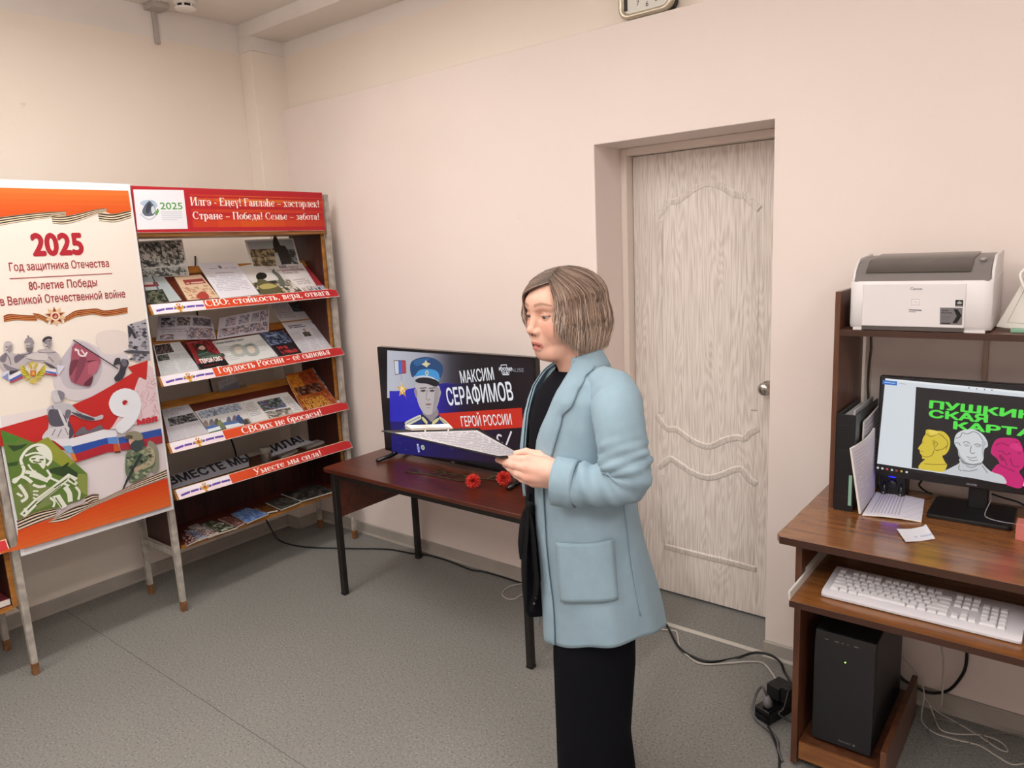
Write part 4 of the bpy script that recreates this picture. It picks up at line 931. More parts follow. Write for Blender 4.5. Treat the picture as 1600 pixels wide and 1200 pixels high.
sheet('cover', bil(q, n), 16, 20, painter('8a2a2e', [(0, 0, 1, .22, 'c', '1d1c1e'), (.2, .3, 1, 1, 'p', ['8a2a2e', '7a2528', '99343a', '5c2224', '3a2224'])], 27), GLOSS, t, thick=.014, edge='2c2a2a')
a = Art(q[3]+n*.0006, (q[2]-q[3])/np.linalg.norm(q[2]-q[3]), np.cross(n, (q[2]-q[3])/np.linalg.norm(q[2]-q[3])))
a.blob([(308, 549), (318, 544), (325, 549), (335, 553), (348, 552), (350, 557), (330, 561), (311, 559)], '3c4a40', px=True); a.blob([(305, 541), (310, 537), (320, 540), (323, 548), (313, 548)], '26301f', px=True); a.blob([(310, 543), (316, 540), (321, 544), (318, 547), (312, 546)], 'c9a49a', px=True)
for P in ([(310, 555), (325, 550)], [(328, 558), (345, 554)], [(315, 559), (335, 555)]): A2 = a.line(P, .004, '6d7d6c', px=True)
a.textpx('ГЕРОИ СВО', (315, 568), (348.5, 562.5), 6, 'e2dedb', bold=.05)
a.line([(318, 572.5), (340, 569)], .003, '9c3038', px=True); a.line([(292, 536.5), (311, 534)], .0025, 'a0605c', px=True)
a.build('cover_print', GLOSS, t)
q, n = quad([(330.6, 533.6), (406, 522), (436.5, 556), (358, 570)], 2, lift=.005)
o = item('newspaper', 'newspaper', 'newspaper page with a faded drawing of two faces in the middle of the second shelf', q, n, [(.04, .1, .28, .78, 't', 'b4b6b8'), (.68, .3, .95, .72, 't', 'b4b6b8')], bg='cdcdcb', nx=30, ny=26, seed=29, group='newspapers on the rack', m=NEWS)
a = over(o, q, n)
for cx, c1, c2 in (((372, 547), 'a7aba6', '8d938e'), ((392, 546), '9da4a0', '7d8682')):
    x, y = cx; a.blob([(x-14, y-3), (x-6, y-9), (x+6, y-8), (x+14, y+3), (x+8, y+10), (x-6, y+9)], c1, px=True); a.blob([(x-6, y-4), (x+2, y-5), (x+7, y+2), (x+2, y+6), (x-4, y+3)], 'c8bdb0', px=True); a.blob([(x-10, y-4), (x-2, y-9), (x+5, y-7), (x-4, y-5)], c2, px=True)
a.textpx('Самые близкие герои', (336, 538.5), (381, 531.5), 3, '4a4a50', bold=.02)
a.build('page_print', NEWS, o)
q, n = quad([(406, 520.5), (443, 516), (471.5, 550), (437, 556)], 2, lift=.014)
o = item('book', 'book', 'blue grey paperback with red lettering on the second shelf', q, n, [(0, .45, 1, 1, 'p', ['2f3444', '414a60', '5a6680', '7a88a6']), (.1, .84, .6, .9, 't', '9aa8c8'), (0, 0, 1, .44, 'c', '262126'), (.14, .05, .9, .2, 'p', ['8a2a2c', 'a8383a', '4a2022']), (.14, .24, .6, .38, 'p', ['8a2a2c', 'a8383a', '4a2022'])], bg='3a4154', nx=18, ny=22, seed=31, thick=.010, edge='2a2e3c', m=GLOSS)
q, n = quad([(418, 472), (473, 468.5), (520, 544.5), (472, 551.5)], 2, th=42, lift=.004)
o = item('newspaper', 'newspaper', 'tall newspaper leaning at the right end of the second shelf', q, n, [(.55, .76, .92, .97, 'p', ['2c3438', '3c4a50', '4c6268', '5a3c40']), (.05, .66, .5, .96, 't', 'a09eaa'), (.1, .5, .55, .53, 't', '55535c'), (.1, .46, .6, .49, 't', '55535c'), (.85, .5, .95, .56, 'c', '7a7884'), (.38, .29, .62, .36, 'p', ['3a3634', '4c4844', '5c5650']), (.46, .36, .52, .44, 'c', '9c8a80'), (.05, .02, .33, .4, 't', 'adabb4'), (.38, .02, .64, .26, 't', 'adabb4'), (.7, .02, .96, .44, 't', 'adabb4')], bg='c4c2c9', nx=28, ny=60, seed=33, group='newspapers on the rack', m=NEWS)
# --- third shelf
q, n = quad([(250, 627.5), (287, 621.5), (330, 681), (266, 698)], 3, lift=.004)
o = item('newspaper', 'newspaper', 'grey newspaper with a headline and wide photograph at the left end of the third shelf', q, n, [(.1, .42, .95, .6, 'p', ['2c2c2e', '48484a', '6a6a6c', '8a8a8c']), (.05, .05, .45, .36, 't', 'b2b1b6'), (.5, .05, .95, .36, 't', 'b2b1b6'), (.4, .93, .9, .95, 't', '8e8c94'), (.3, .87, .8, .89, 't', '9a98a0')], bg='bfbdc3', nx=26, ny=48, seed=35, group='newspapers on the rack', m=NEWS)
a = over(o, q, n); a.textpx('НА КРАЮ', (256, 646), (289, 640), 5, '8b8992'); a.textpx('ПУТИНУ', (256, 652), (281, 647), 5, '8b8992'); a.build('page_heading', NEWS, o)
t = thing('newspaper', 'newspaper spread with people holding blue white green flags on the third shelf', 'newspaper', (.44, -.55, .9), 'newspapers on the rack')
q, n = quad([(304, 643), (373.5, 628.4), (396, 662), (331, 680)], 3, lift=.005)
sheet('left_page', bil(q, n, .003), 30, 26, painter('cac8c8', [(.02, .66, .96, .96, 'p', ['8790a0', '9aa4b4', 'aeb6c2', '6f7682']), (.02, .02, .96, .28, 'p', ['4a4a4a', '6c6a66', '8a8480', '5d6e58', '9c5048'])], 37), NEWS, t)
a = Art(q[3]+n*.0042, (q[2]-q[3])/np.linalg.norm(q[2]-q[3]), np.cross(n, (q[2]-q[3])/np.linalg.norm(q[2]-q[3])))
for x0, y0, w_, h_, tl in ((349, 660, 28, 15, -3.5), (321, 667, 20, 13, -3.5)):
    for i, c in enumerate(('4a6aa0', 'ccd2d8', '4f8070')): a.poly([(x0+i*2.6, y0+i*h_/3), (x0+w_+i*2.6, y0+tl+i*h_/3-2), (x0+w_+(i+1)*2.6, y0+tl+(i+1)*h_/3-2), (x0+(i+1)*2.6, y0+(i+1)*h_/3)], c, px=True)
for x, y, c in ((321, 661, '7c706c'), (330, 659, '6d6870'), (338, 658, '5a5c54'), (343, 660, '77805c'), (347, 664, '6a7258'), (357, 655, '5f6474'), (366, 653, '6a6470'), (372, 652, '3f5084'), (376, 656, '44506c'), (384, 659, '4a4440')):
    a.blob([(x-3, y+5), (x-2, y-2), (x+1, y-4), (x+4, y), (x+5, y+6)], c, px=True, n=3)
a.build('page_picture', NEWS, t)
q, n = quad([(373.8, 628.3), (449, 612.5), (477, 644.5), (396.5, 661.8)], 3, lift=.005)
sheet('right_page', bil(q, n, .003), 30, 26, painter('cdcbca', [(.3, .4, .78, .84, 'p', ['33403e', '44544f', '5c6e6a', '7a8a90', '8a4a50', '4a5c8a']), (.3, .04, .8, .34, 'p', ['55504c', '77726c', '9a948c', 'b8b2aa']), (.03, .3, .24, .9, 't', 'a8a6aa'), (.83, .1, .98, .86, 't', 'a8a6aa')], 39), NEWS, t)
t = thing('calendar_card', 'die-cut grey 2025 card with a soldier standing at the back of the third shelf', 'calendar', (.365, -.62, .93))
P = np.array([.352, 0, .9]); a = Art(P, (0, 1, 0), (0, 0, 1)); uvs = a.uv([(343, 609), (347, 605), (372, 597), (376, 594), (379, 600), (372, 619), (350, 627), (345, 620)])
a.mb.prism([(y+P[1], z+P[2]) for y, z in uvs], 0, .348, .352, '77757c')
a.poly([(343, 609), (347, 605), (372, 597), (376, 594), (379, 600), (372, 619), (350, 627), (345, 620)], '77757e', px=True); a.blob([(345, 612), (358, 603), (372, 600), (371, 618), (350, 626)], '65636c', px=True)
a.build('card', PRINT, t)
a = Art(P, (0, 1, 0), (0, 0, 1)); a.k = 12; a.textpx('2025', (342, 607), (372, 594), 10, 'aeacb2', bold=.055); a.textpx('2025', (342.4, 606.6), (371.6, 594.2), 9, '8b8990', bold=.02); a.build('numerals', PRINT, t)
a = Art(P, (0, 1, 0), (0, 0, 1)); a.k = 12
for pts, c in (([(372, 618), (374, 606), (376, 598), (379, 595), (382, 600), (388, 605), (392, 609), (386, 613), (380, 618)], '6a5a48'), ([(375, 599), (378, 595.5), (380, 599), (378, 602)], '8f7a66'), ([(374, 610), (384, 606), (391, 609), (382, 612)], '4a4036'), ([(374, 617), (379, 612), (384, 615), (380, 619)], '3c352c')): a.blob(pts, c, px=True)
a.build('soldier_figure', PRINT, t)
q, n = quad([(484, 576), (491, 574), (534, 630), (524, 634)], 3, th=44, lift=.006)
item('newspaper', 'newspaper', 'grey newspaper edge showing under the orange magazine at the right of the third shelf', q, n, [(.2, .1, .8, .9, 'p', ['3a393c', '8b8a8e', '6a696d', 'a4a2a6'])], bg='b4b2b6', nx=6, ny=36, seed=41, group='newspapers on the rack', m=NEWS)
t = thing('magazine', 'orange magazine reading ТОЛЬКО ВПЕРЁД! at the right end of the third shelf', 'magazine', (.44, -.2, .95))
q, n = quad([(444.7, 588.5), (486.4, 578), (530, 632), (475.6, 644)], 3, th=44, lift=.012)
PO = lambda s, t, i, j: None
pf = painter('a8501f', [(.02, .45, .45, .97, 'p', ['b4631f', 'c07a28', 'c98a34']), (.45, .45, .97, .97, 'p', ['7a3020', '8f3f22', '9c4c26']), (.1, .42, .9, .66, 'p', ['2c1c18', '4a2a20', '6a3a28', '8a6a58']), (.02, .04, .97, .4, 'p', ['7e3220', '8f4422', '9c5226', 'a86428'])], 43)
sheet('cover', bil(q, n, -.006, .02), 22, 30, pf, GLOSS, t, thick=.002)
U = (q[2]-q[3])/np.linalg.norm(q[2]-q[3]); a = Art(q[3]+n*.0012, U, np.cross(n, U))
a.line([(460, 623), (502, 616.5)], .0018, 'c9973a', px=True); a.textpx('ТОЛЬКО', (474, 631.5), (508, 624.5), 6.5, 'c9973a', bold=.03); a.textpx('ВПЕРЁД!', (481, 639.5), (517, 632), 6.5, 'c9973a', bold=.03)
a.build('cover_lettering', GLOSS, t)
# --- fourth, flat shelf
ZF = SH[4]-.034
def slab(q, h, n=None):
    """closed block over a flat quad, in world coordinates"""
    mb = MB(); lo = [tuple(p) for p in q]; hi = [tuple(p+np.array((0, 0, h))) for p in q]
    return mb.add(lo+hi, [(0, 1, 2, 3), (4, 7, 6, 5), (0, 4, 5, 1), (1, 5, 6, 2), (2, 6, 7, 3), (3, 7, 4, 0)])
M_SIGNC = mat('grey_card', '9a989e', .8); BK = '1d1b22'
q, n = quad([(262, 744), (387, 709), (389, 728), (266, 765)], th=28, P0=(.50, 0, ZF+.012))
o = item('paper_banner', 'banner', 'grey card with hand cut black letters ВМЕСТЕ М on the fourth shelf, left of the metal cup', q, n, [], bg='8d8b93', nx=8, ny=4, thick=.002, group='card banners on the fourth shelf')
a = over(o, q, n); a.textpx('ВМЕСТЕ МЫ', (267, 757.5), (394, 719), 11.5, BK, bold=.04); a.build('black_letters', PRINT, o)
q, n = quad([(409, 704), (461, 684), (491, 690), (470, 702), (414, 717)][:3]+[(413, 717)], th=28, P0=(.50, 0, ZF+.014))
o = item('paper_banner', 'banner', 'grey card with hand cut black letters СИЛА! on the fourth shelf, right of the metal cup', q, n, [], bg='9896a0', nx=8, ny=4, thick=.002, group='card banners on the fourth shelf')
a = over(o, q, n); a.textpx('СИЛА!', (415, 711), (476, 689), 10, BK, bold=.04); a.build('black_letters', PRINT, o)
cp = on(403.5, 724, (0, 0, ZF), np.array([0, 0, 1.0])); cp = np.array([.478, cp[1]-.01, ZF])
t = thing('metal_cup', 'shiny aluminium cup standing on the fourth shelf of the rack', 'cup', tuple(cp))
r0 = .026
lathe_z(MB(), cp[0], cp[1], [(r0*.94, ZF), (r0, ZF+.004), (r0, ZF+.098), (r0*1.04, ZF+.1), (r0*.96, ZF+.1), (r0*.93, ZF+.02), (.001, ZF+.018)]).build('body', mat('aluminium', '9a9690', .35, metal=.85), t, smooth=True)
lathe_z(MB(), cp[0], cp[1], [(r0*1.03, ZF+.072), (r0*1.06, ZF+.074), (r0*1.06, ZF+.098), (r0*1.02, ZF+.1)]).build('rim', mat('clear_grey_plastic', '6d675f', .2), t, smooth=True)
for pts, z, h, c, lb in (([(405, 716), (432, 711), (440, 713), (418, 719)], ZF+.001, .008, '9a968f', 'grey flat booklet right beside the metal cup'), ([(433, 714), (462, 703), (466, 706), (440, 717)], ZF+.001, .012, 'bdb9b2', 'narrow white booklet in the middle of the fourth shelf'), ([(468, 699), (500, 689), (509, 692), (480, 703)], ZF+.001, .014, 'b5b2ac', 'white booklet at the right end of the fourth shelf')):
    q, n = flat(pts, z); o = slab(q, h).build('booklet', mat('booklet_'+c, c, .6), bevel=.0015); tag(o, lb, 'booklet', 'booklets on the fourth shelf')
q, n = flat([(270, 764), (385, 732), (388, 741), (276, 775)], ZF+.001)
o = slab(q, .006).build('cardboard_strip', mat('kraft_card', '80766a', .8)); tag(o, 'brownish flat cardboard strip under the left letter banner', 'cardboard')
# --- bottom shelf: magazines lying in a row
def qm(p): return [(270+x/6.154, 740+y/6.154) for x, y in p]
ZB = .3035
MG = [([(72, 575), (150, 560), (255, 630), (130, 690)], ['3c1614', '55211c', '6e3a32', 'c0a8a0'], 'maroon magazine at the left end of the bottom shelf'),
      ([(105, 545), (205, 540), (330, 605), (240, 640)], ['8a9098', '2d4a8a', 'b9bcc0', '5c2a26'], 'blue and white magazine second from the left on the bottom shelf'),
      ([(145, 512), (235, 480), (445, 570), (345, 610)], ['c0bab4', '7a3a34', 'd0cbc6', '5c2a26'], 'white and maroon magazine third from the left on the bottom shelf'),
      ([(280, 478), (370, 446), (622, 515), (445, 572)], ['1c2018', '34382a', '5c6044', 'a8a698'], 'dark magazine with a white ring on its cover on the bottom shelf'),
      ([(435, 430), (520, 400), (690, 470), (610, 512)], ['55201c', '6e2a24', 'b09a92', '3c1614'], 'dark red magazine with white title right of the ring cover on the bottom shelf'),
      ([(560, 385), (705, 325), (925, 380), (715, 472)], ['4a6aa4', '6a8ac0', '9ab0d0', '3a5590'], 'bright blue magazine with a curled corner on the bottom shelf'),
      ([(790, 330), (900, 300), (1010, 350), (890, 375)], ['2a1a12', '7a4a1c', '4a2a18', '8f5a20'], 'dark magazine with orange edge right of the blue one on the bottom shelf'),
      ([(890, 275), (1060, 222), (1235, 268), (1040, 345)], ['1e1e1c', '33332e', '4c4a44', '6a6860'], 'black and grey magazine second from the right on the bottom shelf'),
      ([(1038, 192), (1360, 92), (1560, 165), (1240, 262)], ['1a1a19', '2c2b29', '44423e', '66635c'], 'large dark magazine with white page edges at the right end of the bottom shelf')]
for k, (pts, pal, lb) in enumerate(MG):
    q, n = flat(qm(pts), ZB+.008+.0012*k)
    o = item('magazine', 'magazine', lb, q, n, [(.03, .03, .97, .97, 'p', pal), (.1, .72, .9, .8, 't', pal[2])], bg=pal[0], nx=16, ny=18, seed=50+k, thick=.007, m=GLOSS, group='magazines on the bottom shelf', edge='b8b2ab')
    if k == 3:
        a = over(o, q, n); c = a.uv(qm([(440, 493)]))[0]; a.ell(c[0], c[1], .028, .02, 'b9b6aa'); a.ell(c[0], c[1]-.002, .016, .010, '20241c'); a.build('ring_print', GLOSS, o)
q, n = flat([(-14, 948), (-2, 924), (22, 931), (22, 939)], .33)
# the one book in view on the left rack
zb = .3035; q = [np.array((.30, -1.90, zb)), np.array((.30, -1.755, zb)), np.array((.50, -1.752, zb)), np.array((.50, -1.90, zb))]
t = thing('book', 'dark red hardback with white pages on the bottom shelf of the left rack', 'book', (.4, -1.82, zb))
slab([p+np.array((0, 0, .003)) for p in q], .022).build('pages', mat('book_pages', 'd6d2cc', .8), t)
slab([p+np.array((-.003, 0, .025)) for p in q], .003).build('cover', mat('dark_red_cover', '6e2a30', .4), t)
slab([p+np.array((-.003, 0, 0)) for p in q], .003).build('cover', mat('dark_red_cover'), t)
# ================================================================ THE TABLE WITH THE TELEVISION
M_BLK = mat('black_painted_steel', '15120f', .45, var=.3, vscale=40)
M_TABLE = wood('red_brown_table_veneer', '3c160c', '5c2816', rough=.3, scale=4, stretch=(1, 9, 9), coat=.25)
tb = thing('student_table', 'low red-brown table with black steel legs carrying the television', 'table', (1.59, -.33, 0))
TX0, TX1, TY0, TY1, TZ = .985, 2.20, -.605, -.055, .625
mb = MB(); pr = rrect(TX0, TX1, TY0, TY1, .022, 4); mb.prism(pr, 2, TZ-.018, TZ)
mb.build('tabletop', M_TABLE, tb, bevel=.003)
lx0, lx1, ly0, ly1 = 1.036, 2.14, -.575, -.088
for x in (lx0, lx1):
    for y in (ly0, ly1):
        leg = MB().box((x-.0135, y-.0135, 0.012), (x+.0135, y+.0135, TZ-.02)).build('leg', M_BLK, tb, bevel=.003)
        MB().box((x-.0145, y-.0145, 0), (x+.0145, y+.0145, .013)).build('foot_cap', mat('black_rubber', '0e0d0d', .8), leg, bevel=.003)
for y in (ly0, ly1): MB().box((lx0+.0135, y-.012, TZ-.045), (lx1-.0135, y+.012, TZ-.0185)).build('frame_rail', M_BLK, tb, bevel=.002)
for x in (lx0, lx1): MB().box((x-.012, ly0+.0135, TZ-.045), (x+.012, ly1-.0135, TZ-.0185)).build('frame_rail', M_BLK, tb, bevel=.002)
for x in (lx0+.002, lx1-.002):
    MB().box((x-.006, ly0+.014, .385), (x+.006, ly1-.06, TZ-.046)).build('side_panel', M_TABLE, tb)
# --- television
tv = thing('television', 'flat black television on the red-brown table showing a portrait slide', 'television', (1.55, -.29, TZ))
VX0, VX1, VZ0, VZ1, VY = 1.083, 2.012, .647, 1.153, -.300
MB().box((VX0, VY, VZ0), (VX1, VY+.035, VZ1)).build('housing', mat('glossy_black_plastic', '0b0b0d', .18), tv, bevel=.004)
MB().box((1.25, VY+.034, .68), (1.85, VY+.075, .98)).build('rear_housing', mat('matt_black_plastic', '111113', .6), tv, bevel=.01)
for x, s in ((1.165, -1), (1.925, 1)):
    f = MB()
    f.tube([(x, VY+.018, VZ0+.012), (x+s*.004, VY+.018, TZ+.024), (x+s*.006, VY-.03, TZ+.014), (x+s*.012, -.415, TZ+.0085)], [.012, .011, .010, .0085], 10)
    f.tube([(x+s*.004, VY+.018, TZ+.026), (x+s*.004, VY+.06, TZ+.014), (x+s*.004, -.185, TZ+.0085)], [.010, .010, .0085], 10)
    f.build('stand_foot', mat('glossy_black_plastic'), tv, smooth=True)
S_ = Art((VX0, VY, VZ0), (1, 0, 0), (0, 0, 1), base=.0008); W, H = VX1-VX0, VZ1-VZ0
S_.rect(.006, .016, W-.006, H-.006, '050507'); px = lambda L: [(560+x/4.617, 520+y/4.617) for x, y in L]
def clipR(p): return p
S_.poly(px([(209, 126), (640, 160), (1262, 195), (1262, 300), (1262, 960), (1000, 960), (240, 860), (225, 500)]), '0a0911', px=True)
S_.hgrad(px([(209, 126), (860, 170), (860, 470), (209, 470)]), ['b9bbc6', 'b2b4bf', 'a9aab5', '9a9aa6', '6c6c78', '34343e', '141419', '0a0911'])
S_.poly(px([(225, 420), (300, 420), (390, 400), (470, 380), (560, 370), (640, 362), (720, 372), (830, 350), (860, 350), (860, 640), (228, 640)]), '1c1c86', px=True)
S_.hgrad(px([(226, 430), (380, 402), (380, 640), (232, 640)]), ['2626b0', '2525b4'], 12)
S_.hgrad(px([(380, 402), (860, 350), (860, 640), (380, 640)]), ['2525b4', '2323b2', '2020a4', '18187c', '101050', '0a0a26', '0a0911'])
S_.hgrad(px([(232, 640), (1240, 640), (1240, 962), (245, 866)]), ['13136a', '141464', '151352', '181044', '1c1036', '1e1028', '170a18', '0e060a'])
for k in range(24):
    r_ = random.Random(k); S_.ell(*S_.uv(px([(r_.uniform(240, 700), r_.uniform(430, 860))]))[0], .0012, .0012, 'b8b8e8', 6, new=(k == 0))
# medal: ribbon bar and gold star
for x, c in ((262, 'c9ccd6'), (288, '4a6ab8'), (314, 'b04048')): S_.poly(px([(x, 196), (x+27, 198), (x+30, 292), (x+4, 296)]), c, px=True, new=(x == 262))
S_.line(px([(258, 200), (342, 204), (346, 288), (268, 302), (258, 200)]), .004, '6a4a40', px=True); S_.line(px([(308, 300), (312, 345)]), .006, '9a9aa8', px=True)
(u0, v0) = S_.uv(px([(318, 412)]))[0]; S_.star(u0, v0, .040, 'd0a050', 5, .42, 88); S_.star(u0, v0, .022, 'f0d090', 5, .5, 124); S_.line([(u0, v0), (u0-.002, v0+.036)], .003, 'f4e0b0'); S_.line([(u0, v0), (u0+.02, v0-.03)], .004, '8a5a20')
# officer's portrait
B = lambda p, c, n=5: S_.blob(px(p), c, px=True, n=n)
B([(340, 668), (400, 615), (455, 590), (500, 640), (570, 600), (620, 640), (690, 690), (700, 715), (330, 715)], '22336c')
B([(340, 660), (345, 640), (440, 593), (458, 600), (450, 622), (345, 675)], 'd3cdb0'); S_.line(px([(350, 655), (445, 608)]), .004, '6f78a0', px=True)
B([(580, 612), (600, 610), (690, 680), (690, 695), (660, 692)], 'd8cf9c'); S_.line(px([(595, 620), (680, 690)]), .004, '6f78a0', px=True)
B([(465, 540), (565, 540), (575, 600), (530, 640), (480, 610)], '8c8386')
B([(452, 592), (470, 590), (520, 640), (512, 690), (480, 690)], '1b2450'); B([(572, 600), (585, 610), (540, 690), (522, 660)], '1b2450')
B([(466, 604), (500, 640), (494, 660), (462, 625)], 'd0c68c', 2); B([(578, 612), (536, 640), (540, 664), (580, 632)], 'd0c68c', 2)
B([(414, 385), (426, 360), (500, 355), (576, 378), (592, 420), (585, 480), (566, 540), (536, 580), (505, 592), (470, 575), (438, 520), (420, 450)], 'b6adae')
B([(560, 390), (588, 415), (582, 480), (562, 540), (536, 578), (545, 500)], '9a9094'); B([(585, 400), (598, 430), (585, 475), (578, 430)], 'a39a9c')
B([(414, 400), (404, 420), (420, 470), (428, 430)], '8f8688')
for x in (470, 535): B([(x-22, 418), (x, 408), (x+20, 416), (x, 426)], '4a4244', 3); S_.line(px([(x-25, 400), (x+22, 396)]), .005, '5c5252', px=True)
S_.line(px([(500, 410), (492, 470), (505, 485), (520, 478)]), .004, '8a7f82', px=True, smooth=True); B([(484, 515), (505, 508), (532, 514), (508, 524)], '8a6a6e', 3); S_.line(px([(490, 540), (525, 540)]), .003, '8f8588', px=True)
B([(375, 262), (385, 210), (430, 184), (495, 174), (560, 190), (605, 230), (612, 280), (592, 325), (560, 300), (430, 300), (392, 320)], '1d4470')
B([(400, 205), (450, 188), (520, 182), (480, 215), (420, 240)], '2f5f90')
B([(412, 318), (432, 278), (470, 262), (540, 264), (580, 290), (585, 345), (540, 320), (450, 315)], '3f90cc')
S_.line(px([(414, 322), (470, 312), (530, 322), (582, 352)]), .006, 'c8ccd4', px=True, smooth=True)
B([(412, 345), (440, 326), (500, 324), (560, 338), (586, 362), (560, 388), (500, 368), (440, 362)], '14181f')
B([(458, 226), (480, 215), (490, 195), (500, 215), (524, 222), (504, 236), (496, 250), (484, 240)], 'd3c6a0', 2); B([(484, 290), (496, 270), (510, 288), (498, 308)], 'cfc9a4'); B([(490, 288), (497, 280), (503, 288), (497, 298)], '3f80b0')
# red band and lettering
S_.poly(px([(575, 582), (1182, 540), (1190, 682), (830, 706), (700, 700), (690, 690), (640, 640)]), 'c32a18', px=True)
P_ = lambda x, y: (560+x/4.617, 520+y/4.617)
S_.textpx('МАКСИМ', P_(745, 362), P_(985, 337), 18.5, 'dfe0e6', bold=.012); S_.textpx('СЕРАФИМОВ', P_(650, 522), P_(1125, 483), 26, 'e2e3ea', bold=.016); S_.textpx('ГЕРОЙ РОССИИ', P_(750, 675), P_(1112, 660), 15.5, 'e6e2e2', bold=.010)
S_.textpx('РОССИЯ', P_(1018, 272), P_(1112, 272), 4.6, 'd6d6dc', bold=.05); S_.textpx('2.0', P_(1046, 300), P_(1084, 298), 4.6, 'd6d6dc', bold=.05); S_.textpx('PAUSE', P_(1086, 281), P_(1198, 282), 6, '8e8e98')
S_.line(px([(1032, 232), (1072, 230), (1074, 258), (1092, 262), (1088, 302), (1046, 302), (1030, 262), (1032, 232)]), .004, 'c9c9d0', px=True)
wr_ = lambda p, w=.008: S_.line([(590+x/6.667, 640+y/6.667) for x, y in p], w, 'd9d4d8', px=True, smooth=True)
wr_([(1296, 275), (1265, 262), (1250, 290), (1262, 320), (1250, 352)]); wr_([(1290, 345), (1306, 352), (1300, 385)]); S_.line([(590+x/6.667, 640+y/6.667) for x, y in [(1342, 372), (1398, 225)]], .008, 'd9d4d8', px=True)
S_.line(px([(430, 800), (440, 860)]), .010, 'c0c4e0', px=True); u0, v0 = S_.uv(px([(468, 826)]))[0]; S_.ell(u0, v0, .012, .012, 'b0b4a8'); S_.ell(u0, v0, .005, .005, '6a7a50'); u0, v0 = S_.uv(px([(436, 832)]))[0]; S_.ell(u0, v0, .008, .012, '8a8ad8')
SCREEN = vcol('lit_screen', rough=.25, emit=.95, spec=.5)
S_.build('screen', SCREEN, tv)
a = Art((VX0, VY, VZ0), (1, 0, 0), (0, 0, 1)); a.text('haier', .45, .004, .007, '8a8a90', align='C'); a.build('maker_lettering', PRINT, tv)
# --- two red carnations lying on the table
M_PETAL = mat('red_petals', 'd0281e', .6, var=.25, vscale=120, c2='e2463a'); M_STEM = mat('artificial_green_stem', '35351a', .6, var=.2, vscale=60)
def carnation(head, tail, leafs, label, seed):
    t = thing('carnation', label, 'flower', (head[0], head[1], TZ), 'carnations on the table')
    rg = random.Random(seed); h = Vector(head); ax = Vector((h.x-tail[0][0], h.y-tail[0][1], .0)).normalized(); ax = (ax*.55+Vector((.35, -.75, .35))*.75).normalized()
    e1 = ax.cross(Vector((0, 0, 1))).normalized(); e2 = e1.cross(ax); mb = MB()
    for ring, (n, R, op) in enumerate(((6, .012, .25), (9, .019, .65), (12, .025, 1.05), (14, .029, 1.5))):
        for k in range(n):
            a = 2*PI*(k+rg.random()*.5)/n; out = (e1*math.cos(a)+e2*math.sin(a)); side = ax.cross(out)
            d0 = (ax*math.cos(op)+out*math.sin(op)); L = R*1.05; base = h-ax*.012; wv = R*.62
            grid = []; N = 7
            for j in range(3):
                f = j/2; row = []
                for i in range(N):
                    s = (i/(N-1)-.5)*2; z = .0035*math.sin(i*2.6+rg.random()*2)*f; jag = (1-.16*(i % 2))*(1-.12*s*s) if j == 2 else 1
                    row.append(tuple(base+d0*(L*f*jag)+side*(s*wv*(.25+.75*f))+(ax.cross(side))*z+ax*z))
                grid.append(row)
            mb.loft(grid, closed=False)
    mb.build('flower_head', M_PETAL, t, fix=False)
    cal = MB().tube([h-ax*.038, h-ax*.026, h-ax*.008], [.004, .009, .011], 10); cal.build('calyx', M_STEM, t, smooth=True)
    st = MB().tube(catmull([tuple(h-ax*.034)]+tail, 6), .0022, 6); st.build('stem', M_STEM, t, smooth=True)
    for p, q, w_ in leafs:
        p, q = Vector(p), Vector(q); d = (q-p); n = Vector((0, 0, 1)); s = d.cross(n).normalized(); mb = MB(); rows = []
        for i in range(7):
            f = i/6; c = p+d*f+n*(.006*math.sin(PI*f)); ww = w_*math.sin(PI*min(.98, f*.9+.08)); rows.append([tuple(c-s*ww+n*.001), tuple(c), tuple(c+s*ww+n*.001), tuple(c-n*.0012)])
        mb.loft(rows); mb.build('leaf', M_STEM, t, smooth=True)
Zt = TZ+.003
carnation((1.800, -.470, TZ+.031), [(1.74, -.43, Zt+.012), (1.66, -.425, Zt), (1.52, -.43, Zt), (1.381, -.455, Zt)], [((1.66, -.425, Zt), (1.73, -.36, Zt+.004), .006), ((1.60, -.427, Zt), (1.66, -.37, Zt+.004), .005), ((1.55, -.428, Zt), (1.60, -.372, Zt+.003), .005), ((1.5, -.432, Zt), (1.545, -.38, Zt+.003), .005), ((1.46, -.437, Zt), (1.36, -.405, Zt+.003), .005)], 'red carnation lying on the table, the left one of the two', 2)
carnation((1.885, -.376, TZ+.031), [(1.84, -.345, Zt+.010), (1.76, -.352, Zt), (1.62, -.372, Zt), (1.48, -.385, Zt)], [((1.775, -.352, Zt+.002), (1.80, -.30, Zt+.012), .011), ((1.62, -.372, Zt), (1.66, -.32, Zt+.003), .005), ((1.56, -.378, Zt), (1.47, -.345, Zt+.003), .005)], 'red carnation lying on the table nearest the hand, the right one of the two', 5)
